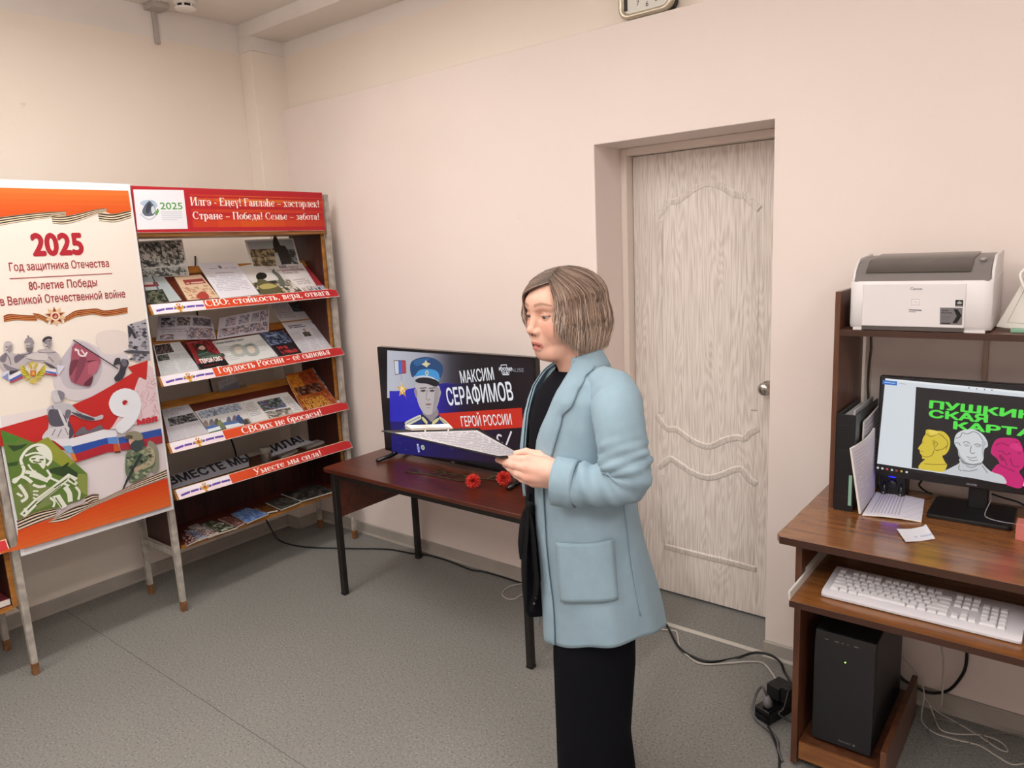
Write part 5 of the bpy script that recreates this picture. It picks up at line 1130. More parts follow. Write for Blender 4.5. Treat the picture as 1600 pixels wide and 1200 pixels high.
# --- cables on the floor
M_CBLK = mat('black_cable_sheath', '100f10', .45); M_CWHT = mat('white_cable_sheath', 'bdb6ae', .5)
def flo(p, z=.004): return [tuple(on(u, v, (0, 0, z), np.array([0, 0, 1.0]))) for u, v in p]
def cable(name, path, r, m, label, cat='cable', n=6, group=None):
    o = MB().tube(catmull(path, n), r, 7).build(name, m, None, smooth=True); return tag(o, label, cat, group)
w1 = [tuple(on(u, v, (.012, 0, 0), np.array([1.0, 0, 0]))) for u, v in [(305, 400), (308, 489), (331, 610), (346, 650), (366, 700), (376, 745)]]
cable('power_cable', w1+[(.06, w1[-1][1]+.04, .25), (.16, w1[-1][1]+.07, .06)]+flo([(440, 846), (465, 853), (500, 856), (550, 857), (605, 858), (645, 865)], .005)+[(1.06, -.045, .005)]+flo([(700, 876), (735, 890), (760, 894), (815, 911)], .005)+[(1.95, -.045, .005), (2.05, -.05, .005)], .0045, M_CBLK, 'black cable hanging behind the rack and running along the skirting under the table')
cable('white_cable', flo([(845, 905), (820, 911), (800, 915), (788, 922), (785, 930), (794, 936), (806, 935), (818, 928), (850, 922)], .0035), .003, M_CWHT, 'white cable loop on the floor by the front right table leg')
cable('power_cable', flo([(1015, 948), (1033, 962), (1045, 983), (1060, 1010), (1080, 1025), (1110, 1034)], .006)+[tuple(on(u, v, (0, -.085, 0), np.array([0, 1.0, 0]))) for u, v in [(1150, 1028), (1180, 1019.5), (1205, 1024)]]+[tuple(on(u, v, (0, -.13, 0), np.array([0, 1.0, 0]))) for u, v in [(1220, 1036), (1226, 1050)]]+[(3.012, -.235, .06)], .005, M_CBLK, 'black cable snaking across the doorway to the power strip')
cable('white_cable', flo([(985, 981), (1004, 982), (1050, 985), (1058, 990), (1062, 1010), (1075, 1025), (1095, 1037), (1130, 1037), (1170, 1034), (1195, 1038)], .004)+[(2.96, -.2, .02), (2.99, -.245, .055)], .0035, M_CWHT, 'white cable running beside the black one across the doorway')
# ================================================================ COMPUTER DESK
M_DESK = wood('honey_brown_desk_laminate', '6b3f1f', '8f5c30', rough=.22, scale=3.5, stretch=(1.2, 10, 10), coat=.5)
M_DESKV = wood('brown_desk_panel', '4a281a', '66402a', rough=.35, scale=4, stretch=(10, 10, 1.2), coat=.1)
M_EDGE = mat('dark_desk_edging', '3c2115', .4)
dk = thing('computer_desk', 'brown laminate computer desk with keyboard tray and raised shelf, right of the door', 'desk', (3.6, -.3, 0))
DX0, DX1, DZ = 3.068, 4.16, .75
mb = MB(); mb.prism([(DX0, -.018), (DX0, -.595), (DX0+.012, -.612), (DX1, -.612), (DX1, -.018)], 2, DZ-.022, DZ); mb.build('desktop', M_DESK, dk, bevel=.003)
MB().box((DX0+.012, -.6145, DZ-.0215), (DX1, -.6115, DZ-.001)).build('edging', M_EDGE, dk)
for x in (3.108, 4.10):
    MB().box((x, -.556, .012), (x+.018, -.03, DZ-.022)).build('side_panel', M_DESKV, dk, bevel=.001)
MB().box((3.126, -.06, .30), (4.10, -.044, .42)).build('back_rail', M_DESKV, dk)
# sliding keyboard tray on white metal runners
ty = MB().box((3.132, -.682, .582), (4.09, -.27, .60)).build('keyboard_tray', M_DESK, dk, bevel=.002)
MB().box((3.133, -.6845, .5825), (4.09, -.6815, .5995)).build('edging', M_EDGE, ty)
for x, s in ((3.1265, 1), (4.0905, 1)):
    MB().box((x, -.675, .597), (x+.006, -.20, .622)).box((x-.0005, -.52, .60), (x+.0015, -.12, .632)).build('slide_rail', mat('white_enamelled_steel', 'd9d6d0', .4), dk, bevel=.001)
# stand for the computer case
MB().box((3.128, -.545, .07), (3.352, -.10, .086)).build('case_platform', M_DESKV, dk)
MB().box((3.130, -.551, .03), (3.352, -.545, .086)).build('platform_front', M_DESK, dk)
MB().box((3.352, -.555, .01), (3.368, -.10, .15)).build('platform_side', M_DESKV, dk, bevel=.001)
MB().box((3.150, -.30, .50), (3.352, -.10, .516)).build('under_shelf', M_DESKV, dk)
# hutch
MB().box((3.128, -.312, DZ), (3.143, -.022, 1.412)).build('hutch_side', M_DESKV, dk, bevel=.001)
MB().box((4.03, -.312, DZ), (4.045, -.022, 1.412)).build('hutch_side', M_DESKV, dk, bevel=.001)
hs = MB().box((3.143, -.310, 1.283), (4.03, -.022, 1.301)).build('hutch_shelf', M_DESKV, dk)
MB().box((3.143, -.3125, 1.2835), (4.03, -.3095, 1.3005)).build('edging', M_EDGE, hs)
# --- printer
M_PW = mat('printer_white', 'd9d5d6', .35, spec=.4)
M_PG = mat('printer_grey', '77716f', .35); M_PD = mat('printer_dark_grey', '4b4643', .25, coat=.3)
pr = thing('laser_printer', 'white laser printer with grey lid on the raised desk shelf', 'printer', (3.34, -.19, 1.301))
PX0, PX1, PYF, PYB, PZ0 = 3.165, 3.515, -.305, -.075, 1.306
def prof(x, dz=0): return [(PYF+.01, PZ0), (PYF, PZ0+.012), (PYF, PZ0+.128+dz), (PYF+.012, PZ0+.15+dz), (PYF+.06, PZ0+.178+dz), (PYB-.02, PZ0+.200+dz), (PYB, PZ0+.19+dz), (PYB, PZ0)]
def side(x0, x1, ins0=0, ins1=0):
    mb = MB(); mb.loft([[(x, y, z) for y, z in prof(x)] for x in (x0, x1)]); return mb
mb = MB(); rings = []
for f, x in ((.6, PX0), (.2, PX0+.008), (0, PX0+.022), (0, PX1-.022), (.2, PX1-.008), (.6, PX1)):
    rings.append([(x, y+(.02*f if y < PYF+.02 else 0), z) for y, z in [(PYF+.01, PZ0), (PYF, PZ0+.012), (PYF, PZ0+.124), (PYF+.008, PZ0+.136), (PYB, PZ0+.150), (PYB, PZ0)]])
mb.loft(rings).build('body', M_PW, pr, bevel=.003)
for x0, x1 in ((PX0+.001, PX0+.009), (PX1-.009, PX1-.001)):
    MB().prism([(PYF+.018, PZ0+.125), (PYF+.03, PZ0+.165), (PYF+.075, PZ0+.199), (PYB, PZ0+.208), (PYB, PZ0+.125)], 0, x0, x1).build('side_wing', M_PW, pr, bevel=.003)
MB().prism([(PYF+.006, PZ0+.133), (PYF+.026, PZ0+.156), (PYF+.07, PZ0+.188), (PYB, PZ0+.200), (PYB, PZ0+.14)], 0, PX0+.009, PX1-.009).build('lid_frame', M_PG, pr, bevel=.003)
MB().prism([(PYF+.022, PZ0+.157), (PYF+.03, PZ0+.164), (PYF+.07, PZ0+.193), (PYB-.012, PZ0+.205), (PYB-.012, PZ0+.19), (PYF+.07, PZ0+.18)], 0, PX0+.035, PX1-.055).build('output_lid', M_PD, pr, bevel=.002)
MB().box((PX0+.036, PYF-.003, PZ0+.008), (PX1-.06, PYF+.004, PZ0+.127)).build('front_flap', M_PW, pr, bevel=.002)
MB().box((PX0+.036, PYF-.0015, PZ0-.003), (PX1-.06, PYF+.02, PZ0+.008)).build('base_gap', M_PD, pr)
for x0, x1 in ((PX0+.012, PX0+.036), (PX1-.06, PX1-.012)): MB().box((x0, PYF+.002, PZ0-.0045), (x1, PYF+.16, PZ0+.002)).build('foot', M_PW, pr)
MB().ball((PX1-.033, PYF+.065, PZ0+.187), (.008, .010, .006)).build('button', mat('button_grey', '9a9591', .3), pr, smooth=True)
a = Art((PX0, PYF-.003, PZ0), (1, 0, 0), (0, 0, 1)); a.textpx('Canon', (1422, 453), (1441, 453), 4, '8d8a8e', bold=.03)
a.textpx('Pixmagic', (1420, 485), (1440, 485.5), 3.2, '55525a') if False else a.line([(1420, 484), (1440, 485)], .003, '66636a', px=True); a.line([(1420, 487), (1431, 487.3)], .002, '77747a', px=True)
a.poly([(1424, 467), (1437, 467.3), (1437, 477), (1424, 476.7)], 'b9b5b8', px=True); a.poly([(1424.8, 468), (1436.2, 468.2), (1436.2, 476.2), (1424.8, 476)], 'dedadb', px=True); a.line([(1428, 473), (1431, 471), (1434, 474)], .001, '8d8a8e', px=True)
a.poly([(1469, 480.5), (1504, 481), (1503, 508), (1468.5, 507)], '716d6f', px=True); a.poly([(1490, 483), (1496, 483), (1503, 493), (1495, 505), (1488, 505), (1495, 494)], '161516', px=True)
a.textpx('Quick', (1471, 486), (1482, 486), 2.6, '2a292b', bold=.03); a.textpx('First-Print', (1471, 490), (1488, 490), 2.6, '2a292b', bold=.03)
for k in range(4): a.line([(1471, 494+k*2.4), (1486-k, 494.2+k*2.4)], .0008, '4a484a', px=True, new=(k == 0))
a.line([(1470.5, 505), (1485, 505.3)], .003, '1c1b1c', px=True)
a.poly([(1493, 468.5), (1505, 468.7), (1504.6, 479), (1492.6, 478.5)], '1f1e1f', px=True); a.blob([(1495, 474), (1499, 470.5), (1503, 473), (1501, 475)], 'a9a6a7', px=True); a.line([(1494, 477), (1503, 477.3)], .001, 'a9a6a7', px=True)
a.build('printed_labels', PRINT, pr)
# --- white card standing askew beside the printer, cord over it, green block below
t = thing('tilted_card_box', 'thin white card box leaning at the right end of the raised desk shelf', 'box', (3.65, -.2, 1.301))
pts = [(3.520, 1.3115), (3.600, 1.497), (3.82, 1.495), (3.80, 1.3015), (3.60, 1.3015)]
MB().prism(pts, 1, -.235, -.205).build('box', mat('white_card', 'dcd8d2', .6), t, bevel=.002)
a = Art((3.5, -.235, 1.3), (1, 0, 0), (0, 0, 1)); a.line([(.105, .188), (.046, .025), (.20, .012)], .0016, '8d8884'); a.text('A', .125, .150, .014, '5a5654'); a.build('printed_border', PRINT, t)
cable('draped_cable', [(3.590, -.21, 1.475), (3.572, -.232, 1.462), (3.566, -.242, 1.448), (3.576, -.246, 1.42), (3.592, -.247, 1.39), (3.612, -.248, 1.365), (3.632, -.248, 1.335), (3.65, -.248, 1.306)], .0035, mat('bright_white_cord', 'e6e2da', .4), 'bright white cord draped over the leaning white card box')
o = MB().box((3.556, -.268, 1.3015), (3.592, -.238, 1.3105)).build('eraser_block', mat('pale_green_rubber', '7fa890', .6), bevel=.001); tag(o, 'small pale green block under the leaning white card box', 'block')
# --- monitor
mo = thing('monitor', 'black widescreen monitor on the desk showing three coloured busts', 'monitor', (3.5, -.15, DZ))
MX0, MX1, MZ0, MZ1, MY = 3.228, 3.772, .832, 1.146, -.172
M_MB = mat('monitor_black', '0c0d12', .35)
MB().box((MX0, MY, MZ0), (MX1, MY+.028, MZ1)).build('housing', M_MB, mo, bevel=.003)
MB().box((3.475, -.138, DZ+.01), (3.525, -.115, .98)).build('stand_neck', M_MB, mo, bevel=.004)
mb = MB().prism(rrect(3.385, 3.595, -.258, -.072, .012, 4), 2, DZ+.0005, DZ+.012); mb.build('stand_base', mat('matt_black_base', '0d0c0e', .4), mo, bevel=.002)
s = Art((MX0, MY, MZ0), (1, 0, 0), (0, 0, 1), base=.0008); W, H = MX1-MX0, MZ1-MZ0
s.rect(.004, .024, W-.004, H-.004, '0a0a0e'); pz = lambda L: [(1430+x/7.06, 580+y/7.06) for x, y in L]
E2 = 1640
s.poly([(1383.5, 591), (E2, 615.5), (E2, 765.5), (1370.5, 724)], 'd3d9df', px=True)
s.poly([(1383.5, 591), (E2, 615.5), (E2, 619), (1383.3, 594)], 'e4e8ec', px=True); s.poly([(1379.5, 593.5), (1402, 596), (1401.5, 602.5), (1379, 600)], '2f6cc0', px=True); s.line([(1382, 597), (1399, 599)], .003, '9ac0ea', px=True); s.line([(1405, 599), (1416, 600.2)], .0016, '9aa0a8', px=True)
for x, y in ((1514, 606), (1526, 607.5), (1538.5, 608.5), (1550, 609.5)): s.ell(*s.uv([(x, y)])[0], .002, .002, '6a7078', 8)
s.poly([(1431.5, 604.5), (E2, 624.5), (E2, 757.5), (1424.5, 731)], '19171a', px=True)
s.textpx('ПУШКИН', (1451.5, 637), (1617, 655.3), 11.3, '52e048', bold=.045); s.textpx('СКАЯ', (1451, 651.5), (1543.5, 660), 11.3, '52e048', bold=.045); s.textpx('КАРТА', (1489, 669.5), (1618, 683), 11.3, '52e048', bold=.045)
Bz = lambda p, c, n=5: s.blob(pz(p), c, px=True, n=n)
Ln = lambda p, w_, c: s.line(pz(p), w_, c, px=True, smooth=True)
Bz([(45, 1075), (55, 1020), (110, 970), (80, 965), (75, 930), (55, 905), (50, 870), (32, 848), (75, 790), (85, 740), (115, 690), (120, 650), (160, 642), (230, 655), (310, 665), (370, 720), (388, 790), (370, 870), (330, 920), (300, 935), (330, 1000), (352, 1040), (310, 1108), (200, 1100)], 'd2bb3a', 4)
for p in ([(200, 760), (250, 800), (210, 850), (250, 880)], [(120, 690), (180, 720), (260, 690), (330, 740)], [(240, 870), (300, 860), (350, 820)], [(80, 935), (140, 945), (190, 920), (210, 870)], [(100, 1020), (220, 1028), (340, 1026)], [(290, 700), (360, 780), (340, 860)]): Ln(p, .0022, '8a7420')
Bz([(150, 650), (230, 655), (250, 690), (180, 700)], 'e0cc58'); Bz([(190, 770), (215, 760), (225, 800), (205, 830)], 'b09a2a'); Ln([(78, 790), (95, 785)], .002, '8a7420'); Ln([(62, 880), (85, 885)], .002, '8a7420')
Bz([(842, 1110), (900, 1030), (930, 1020), (900, 960), (850, 920), (835, 880), (860, 800), (900, 750), (970, 732), (1100, 740), (1150, 770), (1180, 830), (1200, 900), (1230, 950), (1215, 1000), (1190, 1060), (1150, 1110), (1200, 1200), (1160, 1290), (1000, 1250), (880, 1180)], 'c4186c', 4)
for p in ([(880, 820), (950, 790), (1040, 820), (1130, 780)], [(950, 930), (990, 980), (1010, 1040)], [(910, 880), (960, 880), (1000, 920), (1050, 900)], [(930, 1030), (1020, 1070), (1100, 1110)], [(1130, 900), (1170, 905)], [(1050, 960), (1080, 1040), (1150, 1050)]): Ln(p, .0024, '7a1044')
Bz([(1040, 820), (1130, 790), (1180, 870), (1110, 870)], 'd42c7c'); Bz([(920, 930), (950, 920), (980, 980), (950, 985)], '96124e')
Bz([(300, 1120), (400, 1060), (490, 1010), (500, 960), (720, 970), (740, 1010), (830, 1100), (950, 1145), (1000, 1200), (980, 1240), (700, 1190), (450, 1140)], 'c4c6ca', 4)
Bz([(432, 765), (450, 700), (500, 660), (570, 642), (650, 640), (740, 690), (795, 770), (800, 830), (770, 850), (755, 900), (755, 960), (735, 1000), (690, 1010), (640, 1020), (570, 1005), (520, 970), (480, 930), (470, 860), (440, 810)], 'cfd1d4', 4)
for p in ([(450, 740), (500, 720), (520, 680), (580, 690), (640, 665), (700, 690), (750, 760)], [(440, 790), (480, 790), (500, 820)], [(770, 800), (740, 820)], [(530, 790), (560, 775), (610, 795)], [(650, 810), (690, 800), (730, 820)], [(620, 820), (610, 890), (640, 905), (660, 895)], [(570, 940), (620, 955), (680, 945)], [(590, 970), (640, 985), (690, 975)], [(490, 1030), (480, 1070), (510, 1100)], [(560, 1040), (620, 1060), (680, 1040)], [(740, 1040), (800, 1120)], [(520, 1090), (600, 1100), (690, 1080)]): Ln(p, .0022, '7e8084')
for x, y in ((570, 815), (695, 825)): Bz([(x-35, y), (x, y-16), (x+36, y+2), (x, y+16)], 'b0b2b6', 3)
Bz([(500, 960), (560, 1000), (640, 1020), (740, 1005), (720, 1030), (600, 1035), (520, 1010)], '86888c', 3); Bz([(740, 760), (790, 790), (760, 850), (745, 950), (735, 880)], 'b4b6ba', 3); Bz([(475, 850), (500, 930), (560, 985), (510, 960), (480, 920)], 'a4a6aa', 3)
for i, (x, c) in enumerate(((1372, 'c9ced6'), (1379, 'c2c8d0'), (1386.5, 'c04848'), (1394, 'b9bec6'), (1401, '8a3a30'), (1409, 'c0a848'), (1417, 'c9ced6'))): u0, v0 = s.uv([(x, 730.5+(x-1372)*.15)])[0]; s.rect(u0-.003, v0-.003, u0+.003, v0+.003, c, new=(i == 0))
s.build('screen', SCREEN, mo)
a = Art((MX0, MY, MZ0), (1, 0, 0), (0, 0, 1)); a.textpx('HUAWEI', (1510, 757), (1526, 759.5), 2.6, '9a9ca4', bold=.03); a.build('maker_lettering', PRINT, mo)
cable('monitor_cable', [(3.36, -.13, .84), (3.345, -.10, .81), (3.335, -.07, .785), (3.35, -.055, .765), (3.37, -.05, .756)], .003, M_CBLK, 'black cable loop under the left half of the monitor')
cable('thin_grey_cable', [(3.535, -.12, .80), (3.525, -.2, .77), (3.54, -.225, .766), (3.57, -.235, .766), (3.60, -.235, .766), (3.64, -.22, .757)], .0014, mat('grey_cable_sheath', '8d8a90', .4), 'thin grey cable lying across the monitor base')
cable('black_desk_cable', [(3.53, -.10, .80), (3.56, -.09, .79), (3.60, -.10, .785), (3.64, -.13, .77), (3.68, -.17, .757)], .003, M_CBLK, 'black cable arching over the desk right of the monitor neck')
# --- speaker
sp = thing('desk_speaker', 'small black speaker with a blue light under the left corner of the monitor', 'speaker', (3.265, -.11, DZ))
MB().box((3.232, -.125, DZ), (3.305, -.055, DZ+.112)).build('cabinet', mat('speaker_black', '0e0e11', .4), sp, bevel=.003)
lathe_y(MB(), 3.268, DZ+.045, [(.015, -.125), (.015, -.131), (.012, -.134), (.001, -.1345)]).build('volume_knob', mat('speaker_knob', '1d1d20', .25), sp, smooth=True)
for x in (3.246, 3.294):
    MB().tube([(x, -.1265, DZ+.012), (x, -.1275, DZ+.026), (x, -.1265, DZ+.05)], [.010, .008, .002], 10).build('tweeter_cone', mat('speaker_knob'), sp, smooth=True)
    lathe_y(MB(), x, DZ+.016, [(.003, -.1365), (.0035, -.138), (.001, -.1385)]).build('cone_stud', mat('brushed_steel'), sp, smooth=True)
lm = mat('blue_lamp', '0a0a30', .3, emit='1616ff', es=4)
MB().tube([(3.268+.017*math.cos(a_), -.1275, DZ+.088+.017*math.sin(a_)) for a_ in [PI+PI*i/10 for i in range(11)]], .0055, 8).build('light_ring', lm, sp, smooth=True)
# --- binder, file of papers, open notebook, scrap of paper
bd = thing('ring_binder', 'thick black ring binder standing against the left side of the desk hutch', 'binder', (3.175, -.2, DZ))
MB().box((3.146, -.322, DZ), (3.200, -.319, 1.05)).box((3.1461, -.319, DZ), (3.1485, -.045, 1.05)).box((3.1975, -.319, DZ), (3.1999, -.045, 1.05)).build('cover', mat('black_binder_vinyl', '121215', .35), bd, bevel=.0008)
MB().box((3.152, -.31, DZ+.004), (3.182, -.06, 1.035)).build('papers', mat('paper_block', 'c9c6c6', .8, var=.05, vscale=300, stretch=(10, 1, .1)), bd)
MB().box((3.1848, -.29, DZ+.004), (3.1905, -.07, 1.058)).build('divider', mat('grey_divider', 'a9a7ad', .6), bd)
for z in (DZ+.045, DZ+.19, DZ+.265): MB().box((3.152, -.3229, z), (3.194, -.3218, z+.0015)).build('spine_crease', mat('binder_crease', '25252a', .3), bd)
MB().box((3.187, -.3236, DZ+.02), (3.196, -.3218, DZ+.115)).build('spine_tab', mat('mint_tab', '86b09c', .5), bd)
o = sheet('standing_file', lambda s_, t_: np.array([3.209+.004*s_, -.26+.20*s_, DZ+.004+(.262+.02*s_)*t_]), 12, 40, painter('bdbac2', [(.1, .06, .9, .97, 't', '8e8c98')], 61), PRINT, thick=.004); tag(o, 'grey printed sheets standing upright beside the black binder', 'papers')
o = MB().box((3.2025, -.245, DZ+.001), (3.2055, -.06, 1.018)).build('manila_folder', mat('manila_card', 'c4b497', .7), bevel=.0005); tag(o, 'cream card folder edge between the black binder and the standing sheets', 'folder')
nb = thing('open_notebook', 'open booklet on the desk, one white page upright and one page lying flat', 'notebook', (3.27, -.22, DZ))
PA = [np.array(p) for p in ((3.226, -.330, DZ+.003), (3.219, -.120, DZ+.003), (3.222, -.175, DZ+.232), (3.196, -.345, DZ+.205))]
sheet('upright_page', lambda s_, t_: (PA[0]*(1-s_)+PA[1]*s_)*(1-t_)+(PA[3]*(1-s_)+PA[2]*s_)*t_+np.array([.010*math.sin(PI*s_)*t_, 0, 0]), 16, 40, painter('d2cedc', [(.08, .04, .95, .96, 't', 'c2bdcf')], 63), PRINT, nb, thick=.006)
PB = [np.array(p) for p in ((3.232, -.338, DZ+.006), (3.383, -.310, DZ+.006), (3.358, -.112, DZ+.006), (3.222, -.118, DZ+.008))]
sheet('lying_page', lambda s_, t_: (PB[0]*(1-s_)+PB[1]*s_)*(1-t_)+(PB[3]*(1-s_)+PB[2]*s_)*t_+np.array([0, 0, .004*math.sin(PI*s_)]), 34, 24, lambda s_, t_, i, j: ('b3afbd' if (i % 2 == 0 and .08 < t_ < .94 and .1 < s_ < .62) else ('c5c8dc' if s_ > .68 and (i*7+j*5) % 6 == 0 else 'd6d2dd')), PRINT, nb, thick=.005)
o = sheet('paper_scrap', lambda s_, t_: (np.array([3.375, -.487, 0])*(1-s_)+np.array([3.435, -.424, 0])*s_)*(1-t_)+(np.array([3.338, -.409, 0])*(1-s_)+np.array([3.399, -.343, 0])*s_)*t_+np.array([0, 0, DZ+.0022+.006*abs(s_-.5)**1.5*(1+t_)+.004*(s_ > .9)*t_]), 10, 8, painter('dcdce6', [(.3, .1, .95, .5, 't', 'b9bcd4')], 65), PRINT, thick=.0008); tag(o, 'small crumpled white paper scrap lying alone on the desk', 'paper')
o = MB().box((3.606, -.315, DZ), (3.66, -.262, DZ+.045)).build('note_block', mat('pink_paper', 'c07068', .7), bevel=.001); tag(o, 'pink note block at the right edge of the desk by the monitor base', 'note block')
# --- keyboard
kb = thing('keyboard', 'white full-size computer keyboard on the pulled-out desk tray', 'keyboard', (3.42, -.53, .60))
KX0, KX1, KY0, KY1 = 3.196, 3.652, -.617, -.455
M_KW = mat('keyboard_white', 'c9c6cc', .4); M_KK = mat('keycap_white', 'd6d4d8', .45)
mb = MB(); rings = []
for x, r in ((KX0, .5), (KX0+.004, .15), (KX0+.012, 0), (KX1-.012, 0), (KX1-.004, .15), (KX1, .5)):
    d = .010*r; rings.append([(x, y, z) for y, z in ((KY0+d, .602), (KY0+d, .610), (KY0+.012, .6175), (KY0+.02, .619), (KY1-.012, .631-d*.3), (KY1-d, .629), (KY1-d, .602))])
mb.loft(rings).build('case', M_KW, kb, bevel=.002)
def kz(y): return .619+(y-KY0-.02)/(KY1-.032-KY0)*.012
KP = .0188; protos = {}
def key(x, y, wd):
    k = round(wd, 4)
    if k not in protos:
        mb = MB(); h = .0065; i = .0018
        b = [(-wd/2, -.0085), (wd/2, -.0085), (wd/2, .0085), (-wd/2, .0085)]; tp = [(-wd/2+i, -.0065), (wd/2-i, -.0065), (wd/2-i, .007), (-wd/2+i, .007)]
        mb.loft([[(p[0], p[1], 0) for p in b], [(p[0], p[1], h) for p in tp]])
        o = mb.build('key', M_KK, kb, bevel=.0007, seg=1); protos[k] = o
    else:
        o = protos[k].copy(); COL.objects.link(o); o.parent = kb; o.matrix_parent_inverse = protos[k].matrix_parent_inverse.copy()
    o.location = (x, y, kz(y)+.0002); o.rotation_euler = (math.atan(.012/.13), 0, 0)
def row(y, x0, ws):
    x = x0
    for w_ in ws:
        if w_ > 0: key(x+w_*KP/2, y, w_*KP-.0016)
        x += abs(w_)*KP
XM = KX0+.017; yy = [KY0+.029+KP*i for i in range(5)]+[KY0+.029+KP*5+.006]
row(yy[5], XM, [1, -.85, 1, 1, 1, 1, -.4, 1, 1, 1, 1, -.4, 1, 1, 1, -1.35]); row(yy[4], XM, [1]*13+[2]); row(yy[3], XM, [1.5]+[1]*12+[1.5]); row(yy[2], XM, [1.75]+[1]*11+[2.25]); row(yy[1], XM, [2.25]+[1]*10+[2.75]); row(yy[0], XM, [1.25, 1.25, 1.25, 6.25, 1.25, 1.25, 1.25, 1.25])
XN = XM+15.25*KP
for y in (yy[5], yy[4], yy[3]): row(y, XN, [1, 1, 1])
row(yy[1], XN, [-1, 1]); row(yy[0], XN, [1, 1, 1])
XP = XN+3.25*KP
for y in yy[1:5]: row(y, XP, [1, 1, 1])
row(yy[0], XP, [2, 1])
# --- computer case
pc = thing('computer_case', 'black desktop computer case on the platform under the desk', 'computer', (3.24, -.33, .086))
CX0, CX1, CY0, CY1, CZ0, CZ1 = 3.158, 3.322, -.522, -.13, .0865, .445
MB().box((CX0, CY0+.02, CZ0+.008), (CX1, CY1, CZ1)).build('case', mat('computer_black', '0e0e11', .45), pc, bevel=.003)
MB().prism([(CY0+.02, CZ0+.004), (CY0, CZ0+.012), (CY0, CZ1-.035), (CY0+.012, CZ1), (CY0+.02, CZ1)], 0, CX0, CX1).build('front_panel', mat('computer_front_mesh', '131318', .5, var=.3, vscale=900), pc, bevel=.002)
for x0, x1, n_ in ((CX0+.012, CX0+.02, 1), (CX1-.02, CX1-.012, 1)): 
    for y0 in (CY0+.03, CY1-.05): MB().box((x0, y0, CZ0-.0003), (x1, y0+.02, CZ0+.008)).build('foot', mat('black_rubber'), pc)
for x, w_ in ((3.185, .010), (3.212, .012), (3.232, .004), (3.246, .004), (3.264, .012)): MB().box((x, CY0+.0045, CZ1-.024), (x+w_, CY0+.010, CZ1-.0205)).build('port', mat('port_metal', 'a9a9ad', .3, metal=.6), pc)
MB().ball((3.244, CY0, CZ1-.075), (.0022, .0016, .0022), 8, 6).build('power_led', mat('green_led', '102010', .3, emit='a8e060', es=3), pc, smooth=True)
a = Art((CX0, CY0, CZ0), (1, 0, 0), (0, 0, 1)); a.text('Aerocool', .075, .028, .006, '8d8d92', w=.034); a.star(.118, .030, .005, '8d8d92', 4, .4); a.build('maker_lettering', PRINT, pc)
# --- power strip with adapters
ps = thing('power_strip', 'black power strip with plugs standing on the floor beside the desk', 'power strip', (2.99, -.33, 0))
Mx = Matrix.Translation((2.990, -.335, 0)) @ Matrix.Rotation(math.radians(-18), 4, 'Z')
MB().box((-.030, -.075, 0.0), (.030, .075, .048), M=Mx).build('body', mat('glossy_black_plastic'), ps, bevel=.006)
p2 = MB().box((-.036, -.005, .05), (.014, .062, .098), M=Mx).build('power_adapter', mat('matt_black_plastic'), ps, bevel=.004)
MB().box((.016, .0, .05), (.05, .05, .110), M=Mx).build('power_adapter', mat('matt_black_plastic'), ps, bevel=.004)
MB().tube([Mx @ Vector(p) for p in ((0, -.045, .047), (0, -.045, .066), (-.004, -.045, .082))], [.016, .015, .008], 10).build('plug', mat('grey_plug', '77757a', .5), ps, smooth=True)
cable('grey_flex', [tuple(Mx @ Vector(p)) for p in ((-.004, -.045, .084), (-.012, -.05, .105), (-.03, -.04, .10), (-.045, -.05, .06), (-.02, -.09, .02))]+[(3.03, -.46, .008), (3.06, -.52, .006), (3.085, -.56, .006)], .0045, mat('grey_flex_sheath', '5c5a5e', .5), 'grey flex curving from the plug over the front of the power strip')
cable('black_flex', [tuple(Mx @ Vector(p)) for p in ((.03, .03, .11), (.045, .0, .10), (.052, -.03, .06), (.05, -.05, .045))]+[(3.075, -.40, .03), (3.09, -.42, .01), (3.096, -.45, .006)], .004, M_CBLK, 'black flex from the adapter into the gap beside the desk panel')
cable('black_flex', [(3.0, -.44, .02), (3.035, -.48, .008), (3.07, -.54, .006), (3.09, -.60, .006)], .004, M_CBLK, 'black flex on the floor in front of the power strip')
